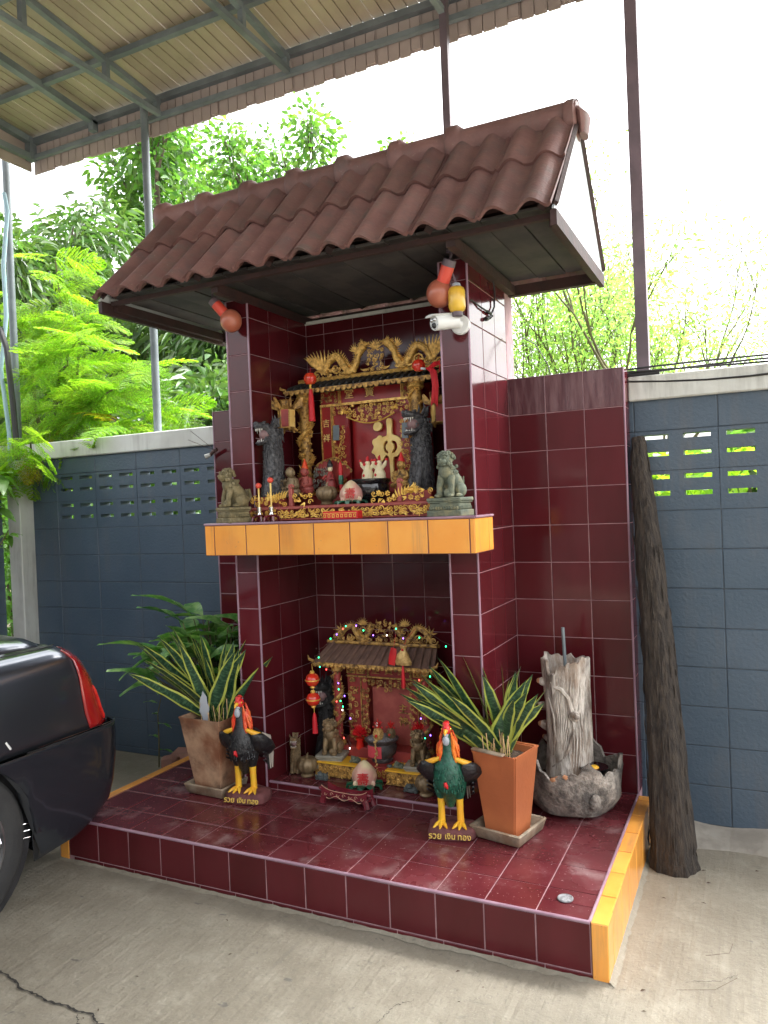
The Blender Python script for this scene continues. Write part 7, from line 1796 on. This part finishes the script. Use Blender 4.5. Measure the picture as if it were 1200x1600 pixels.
def trees():
    # big drooping leaved tree behind the left wall
    tree('mango_tree', 'dense dark tree with long drooping leaves behind the left wall', (-6.9, 5.3, 0), 2.3, .75, 1.4, .16, 3, 20000, .20, .055, 'leaf_big', .50, 5, droop=.5)
    tree('mango_tree', 'dense dark leaved tree just behind the left wall beside the shrine', (-4.6, 4.3, 0), 1.3, .85, .85, .10, 3, 16000, .19, .055, 'leaf_big', .42, 15, droop=.5, up=.05)
    tree('mango_tree', 'dark bushy tree behind the left corner of the wall', (-9.8, 5.0, 0), 1.6, .8, 1.2, .14, 3, 10000, .20, .06, 'leaf_big', .55, 25, droop=.4)
    tree('tall_tree', 'tall airy light green tree rising above the dark tree at upper left', (-9.0, 9.4, 0), 4.5, .70, 1.85, .16, 3, 14000, .16, .08, 'leaf_far', .60, 8, up=.35)
    tree('tall_tree', 'airy light green tree top seen just left of the shrine roof ridge', (-6.4, 9.8, 0), 4.5, .75, 1.45, .12, 3, 8500, .15, .08, 'leaf_far', .50, 18, up=.3)
    tree('sparse_tree', 'pale sparse feathery tree behind the right wall, beyond the thick post', (-1.15, 7.6, 0), 1.9, .80, 1.35, .05, 3, 19000, .075, .026, 'leaf_sparse', .50, 11, up=.30, stems=3, bark='twig', droop=.1)
    tree('sparse_tree', 'small pale green tree low behind the right end of the wall', (2.2, 8.2, 0), 1.1, .7, .7, .05, 2, 1500, .09, .03, 'leaf_sparse', .3, 12, up=.1, bark='twig')
    random.seed(77)   # hedges seen through the openings in the blocks
    for i, (x, y, w, lab) in enumerate(((-7.2, 3.2, 2.6, 'low green hedge growing behind the left block wall'), (-3.6, 2.7, 1.1, 'low green bush behind the left wall near the shrine'), (1.4, 2.9, 2.0, 'bright green bush seen through the openings of the right wall'))):
        t = thing('bush', lab, 'bush', (x, y, 0)); n = int(2600*w)
        pts = np.stack([rng.uniform(-w, w, n), rng.uniform(-.45, .45, n), rng.uniform(.05, 2.05, n)], 1); leaf_cards('leaves', pts, rng.normal(size=(n, 3))+np.array([0, -.3, .1]), .13, .06, 'leaf_broad' if i < 2 else 'leaf_feather', t)
        for k in range(int(w*5)): m = MB(); x0 = rv(-w, w); m.tube([(x0, 0, 0), (x0+rv(-.1, .1), rv(-.1, .1), 1), (x0+rv(-.3, .3), rv(-.2, .2), 1.8)], [.02, .014, .006], 5); m.build('stem', 'bark', t)
trees()

# ---------------------------------------------------------------- feathery tree at the left, fronds built leaflet by leaflet
def frond_mesh(seed, L=.42, pairs=11, mat='leaf_feather'):
    random.seed(seed); vs = []; fs = []
    m = MB(); R_ = [(L*i/8, 0, -.22*L*(i/8)**2) for i in range(9)]; m.tube(R_, [.0028-.0002*i for i in range(9)], 4); vs = list(m.v); fs = list(m.f)
    for i in range(pairs):
        f = (i+1.2)/(pairs+1.0); bx = L*f; bz = -.22*L*f*f; pl = L*.40*math.sin(PI*min(1, f*.72+.26))
        for s in (-1, 1):
            a = s*lerp(1.15, .65, f)+rv(-.08, .08); dx, dy = math.cos(a), math.sin(a); n = 13; sag = rv(.1, .3)
            for k in range(n):
                g = (k+.6)/n; cx, cy, cz = bx+dx*pl*g, dy*pl*g, bz-sag*pl*g*g; ll = .024*math.sin(PI*min(1, g*.8+.16)); w = .0042
                for q in (-1, 1):
                    la = a+q*1.05; ex, ey = math.cos(la)*ll, math.sin(la)*ll; px, py = -math.sin(la)*w, math.cos(la)*w; b = len(vs)
                    vs += [(cx, cy, cz), (cx+ex*.5+px, cy+ey*.5+py, cz+.001), (cx+ex, cy+ey, cz-.004), (cx+ex*.5-px, cy+ey*.5-py, cz+.001)]; fs.append((b, b+1, b+2, b+3))
    me = bpy.data.meshes.new('leaf_frond'); me.from_pydata(vs, [], fs); me.materials.append(M[mat]); me.update(); return me
def feather():
    fm = [frond_mesh(i) for i in range(4)]; fy = frond_mesh(9, mat='leaf_yellow')
    t = thing('feathery_tree', 'bright yellow green feathery leaved tree over the wall at the left edge', 'tree', (-4.95, 1.95, 0))
    random.seed(31); m = MB(); ends = []
    m.tube([(0, 0, 0), (.03, 0, .8), (.0, .02, 1.6), (.05, 0, 2.3)], [.055, .045, .038, .03], 8)
    limbs = [((.05, 0, 2.0), (.45, -.05, 2.55), (1.0, -.15, 2.72)), ((.05, 0, 2.2), (.30, .1, 2.9), (.60, .0, 3.45)), ((.0, 0, 2.2), (-.1, 0, 2.9), (-.1, -.1, 3.6)), ((.0, .0, 1.8), (.35, -.45, 2.15), (.75, -.72, 2.28)),
             ((.05, 0, 2.1), (.6, .1, 2.8), (1.25, .0, 2.95)), ((.0, 0, 2.0), (-.2, -.5, 2.5), (-.1, -.9, 2.75)), ((.05, 0, 2.3), (.2, .1, 3.2), (.25, .0, 3.95)), ((0, 0, 1.9), (.25, -.6, 2.05), (.35, -1.0, 2.08)), ((.05, 0, 2.1), (.45, -.2, 2.9), (.85, -.3, 3.15)), ((0, 0, 2.1), (-.45, 0, 2.8), (-.75, -.1, 3.3)),
             ((.05, 0, 2.0), (.55, .1, 2.4), (1.30, .05, 2.52)), ((.0, 0, 1.9), (.5, -.2, 2.2), (1.15, -.3, 2.42))]
    for a, b, c in limbs:
        a, b, c = Vector(a), Vector(b), Vector(c); P = [a.lerp(b, i/4) for i in range(4)]+[b.lerp(c, i/4) for i in range(5)]
        P = [p+Vector((rv(-.02, .02), rv(-.02, .02), rv(-.02, .02))) for p in P]; m.tube(P, [.020-.0017*i for i in range(9)], 6); ends += P[3:]
    k = 0
    for e in ends:
        for q in range(4 if k < 300 else 0):
            if k >= 292: break
            p = e+Vector((rv(-.06, .06), rv(-.06, .06), rv(-.05, .06))); az = rv(-2.6, 1.2); s = rv(.75, 1.2)
            o = mk('leaf_frond', fy if (random.random() < .05 and p.z < 2.6) else random.choice(fm), t, p, (rv(-.9, .9), rv(-.35, .75), az)); o.scale = (s, s, s); k += 1
    m.build('trunk', 'twig', t)
    # broader leaved shrub low at the left edge
    t = thing('broad_leaf_shrub', 'shrub with smooth oval leaves on thin stems in front of the white wall post', 'shrub', (-4.45, .9, 0)); lm = [oval_leaf(.17, .075, 'leaf_broad'), oval_leaf(.21, .085, 'leaf_broad', droop=.5)]
    m = MB(); m.tube([(-.05, 0, 0), (-.02, .02, .7), (.0, 0, 1.25), (.12, .0, 1.42), (.28, .02, 1.60), (.33, .02, 1.66)], [.012, .011, .009, .007, .005, .003], 6); m.tube([(-.05, 0, .8), (-.03, .05, 1.4), (.08, .05, 1.8), (.22, .03, 2.02)], [.010, .009, .006, .004], 6)
    m.tube([(0, 0, 1.25), (-.08, .0, 1.5), (-.12, .0, 1.75)], [.007, .005, .004], 6); m.build('stem', 'twig', t); random.seed(6)
    for c, n in (((.22, .03, 2.03), 12), ((.08, .05, 1.85), 9), ((-.10, 0, 1.80), 7), ((.33, .02, 1.66), 4), ((.24, .02, 1.56), 2), ((-.12, .05, 2.05), 8)):
        for i in range(n):
            az = i*2.4+rv(-.3, .3); o = mk('leaf', random.choice(lm), t, (c[0]+rv(-.03, .03), c[1], c[2]+rv(-.05, .03)), (rv(-.4, .4), rv(-.5, .6), az)); s = rv(.7, 1.15)*(.55 if n < 5 else 1); o.scale = (s, s, s)
    # pale blue pipe and dark hose by the left post
    m = MB(); m.tube([(-4.62, 1.34, 1.9), (-4.60, 1.34, 2.4), (-4.66, 1.34, 2.9), (-4.585, 1.35, 3.3), (-4.59, 1.35, 3.7), (-4.52, 1.35, 4.1), (-4.56, 1.36, 4.25)], .016, 8); o = m.build('water_pipe', 'pipe_blue'); tag(o, 'pale blue bent pipe strapped beside the far left post', 'pipe')
    m = MB(); m.tube([(-4.50, 1.33, 2.1), (-4.53, 1.33, 2.6), (-4.56, 1.32, 3.05), (-4.62, 1.32, 3.2), (-4.75, 1.32, 3.28)], .022, 8); o = m.build('garden_hose', 'cable'); tag(o, 'thick dark hose curving up beside the far left post', 'hose')
feather()
def far_backdrop():
    # loose rows of far trees close the view under the horizon
    random.seed(90)
    n = 26000
    x = rng.uniform(-34, 26, n); y = 19+rng.uniform(-1.5, 1.5, n); hh = 2.6+.8*np.sin(x*.5)+.6*np.sin(x*1.3+1)+.4*np.sin(x*2.9)
    pts = np.stack([x, y, rng.random(n)**.8*hh], 1); leaf_cards('far_woodland', pts, rng.normal(size=(n, 3)), .55, .34, 'leaf_far', None)
    o = col.objects['far_woodland']; tag(o, 'distant line of green trees beyond the walls', 'woodland')
far_backdrop()
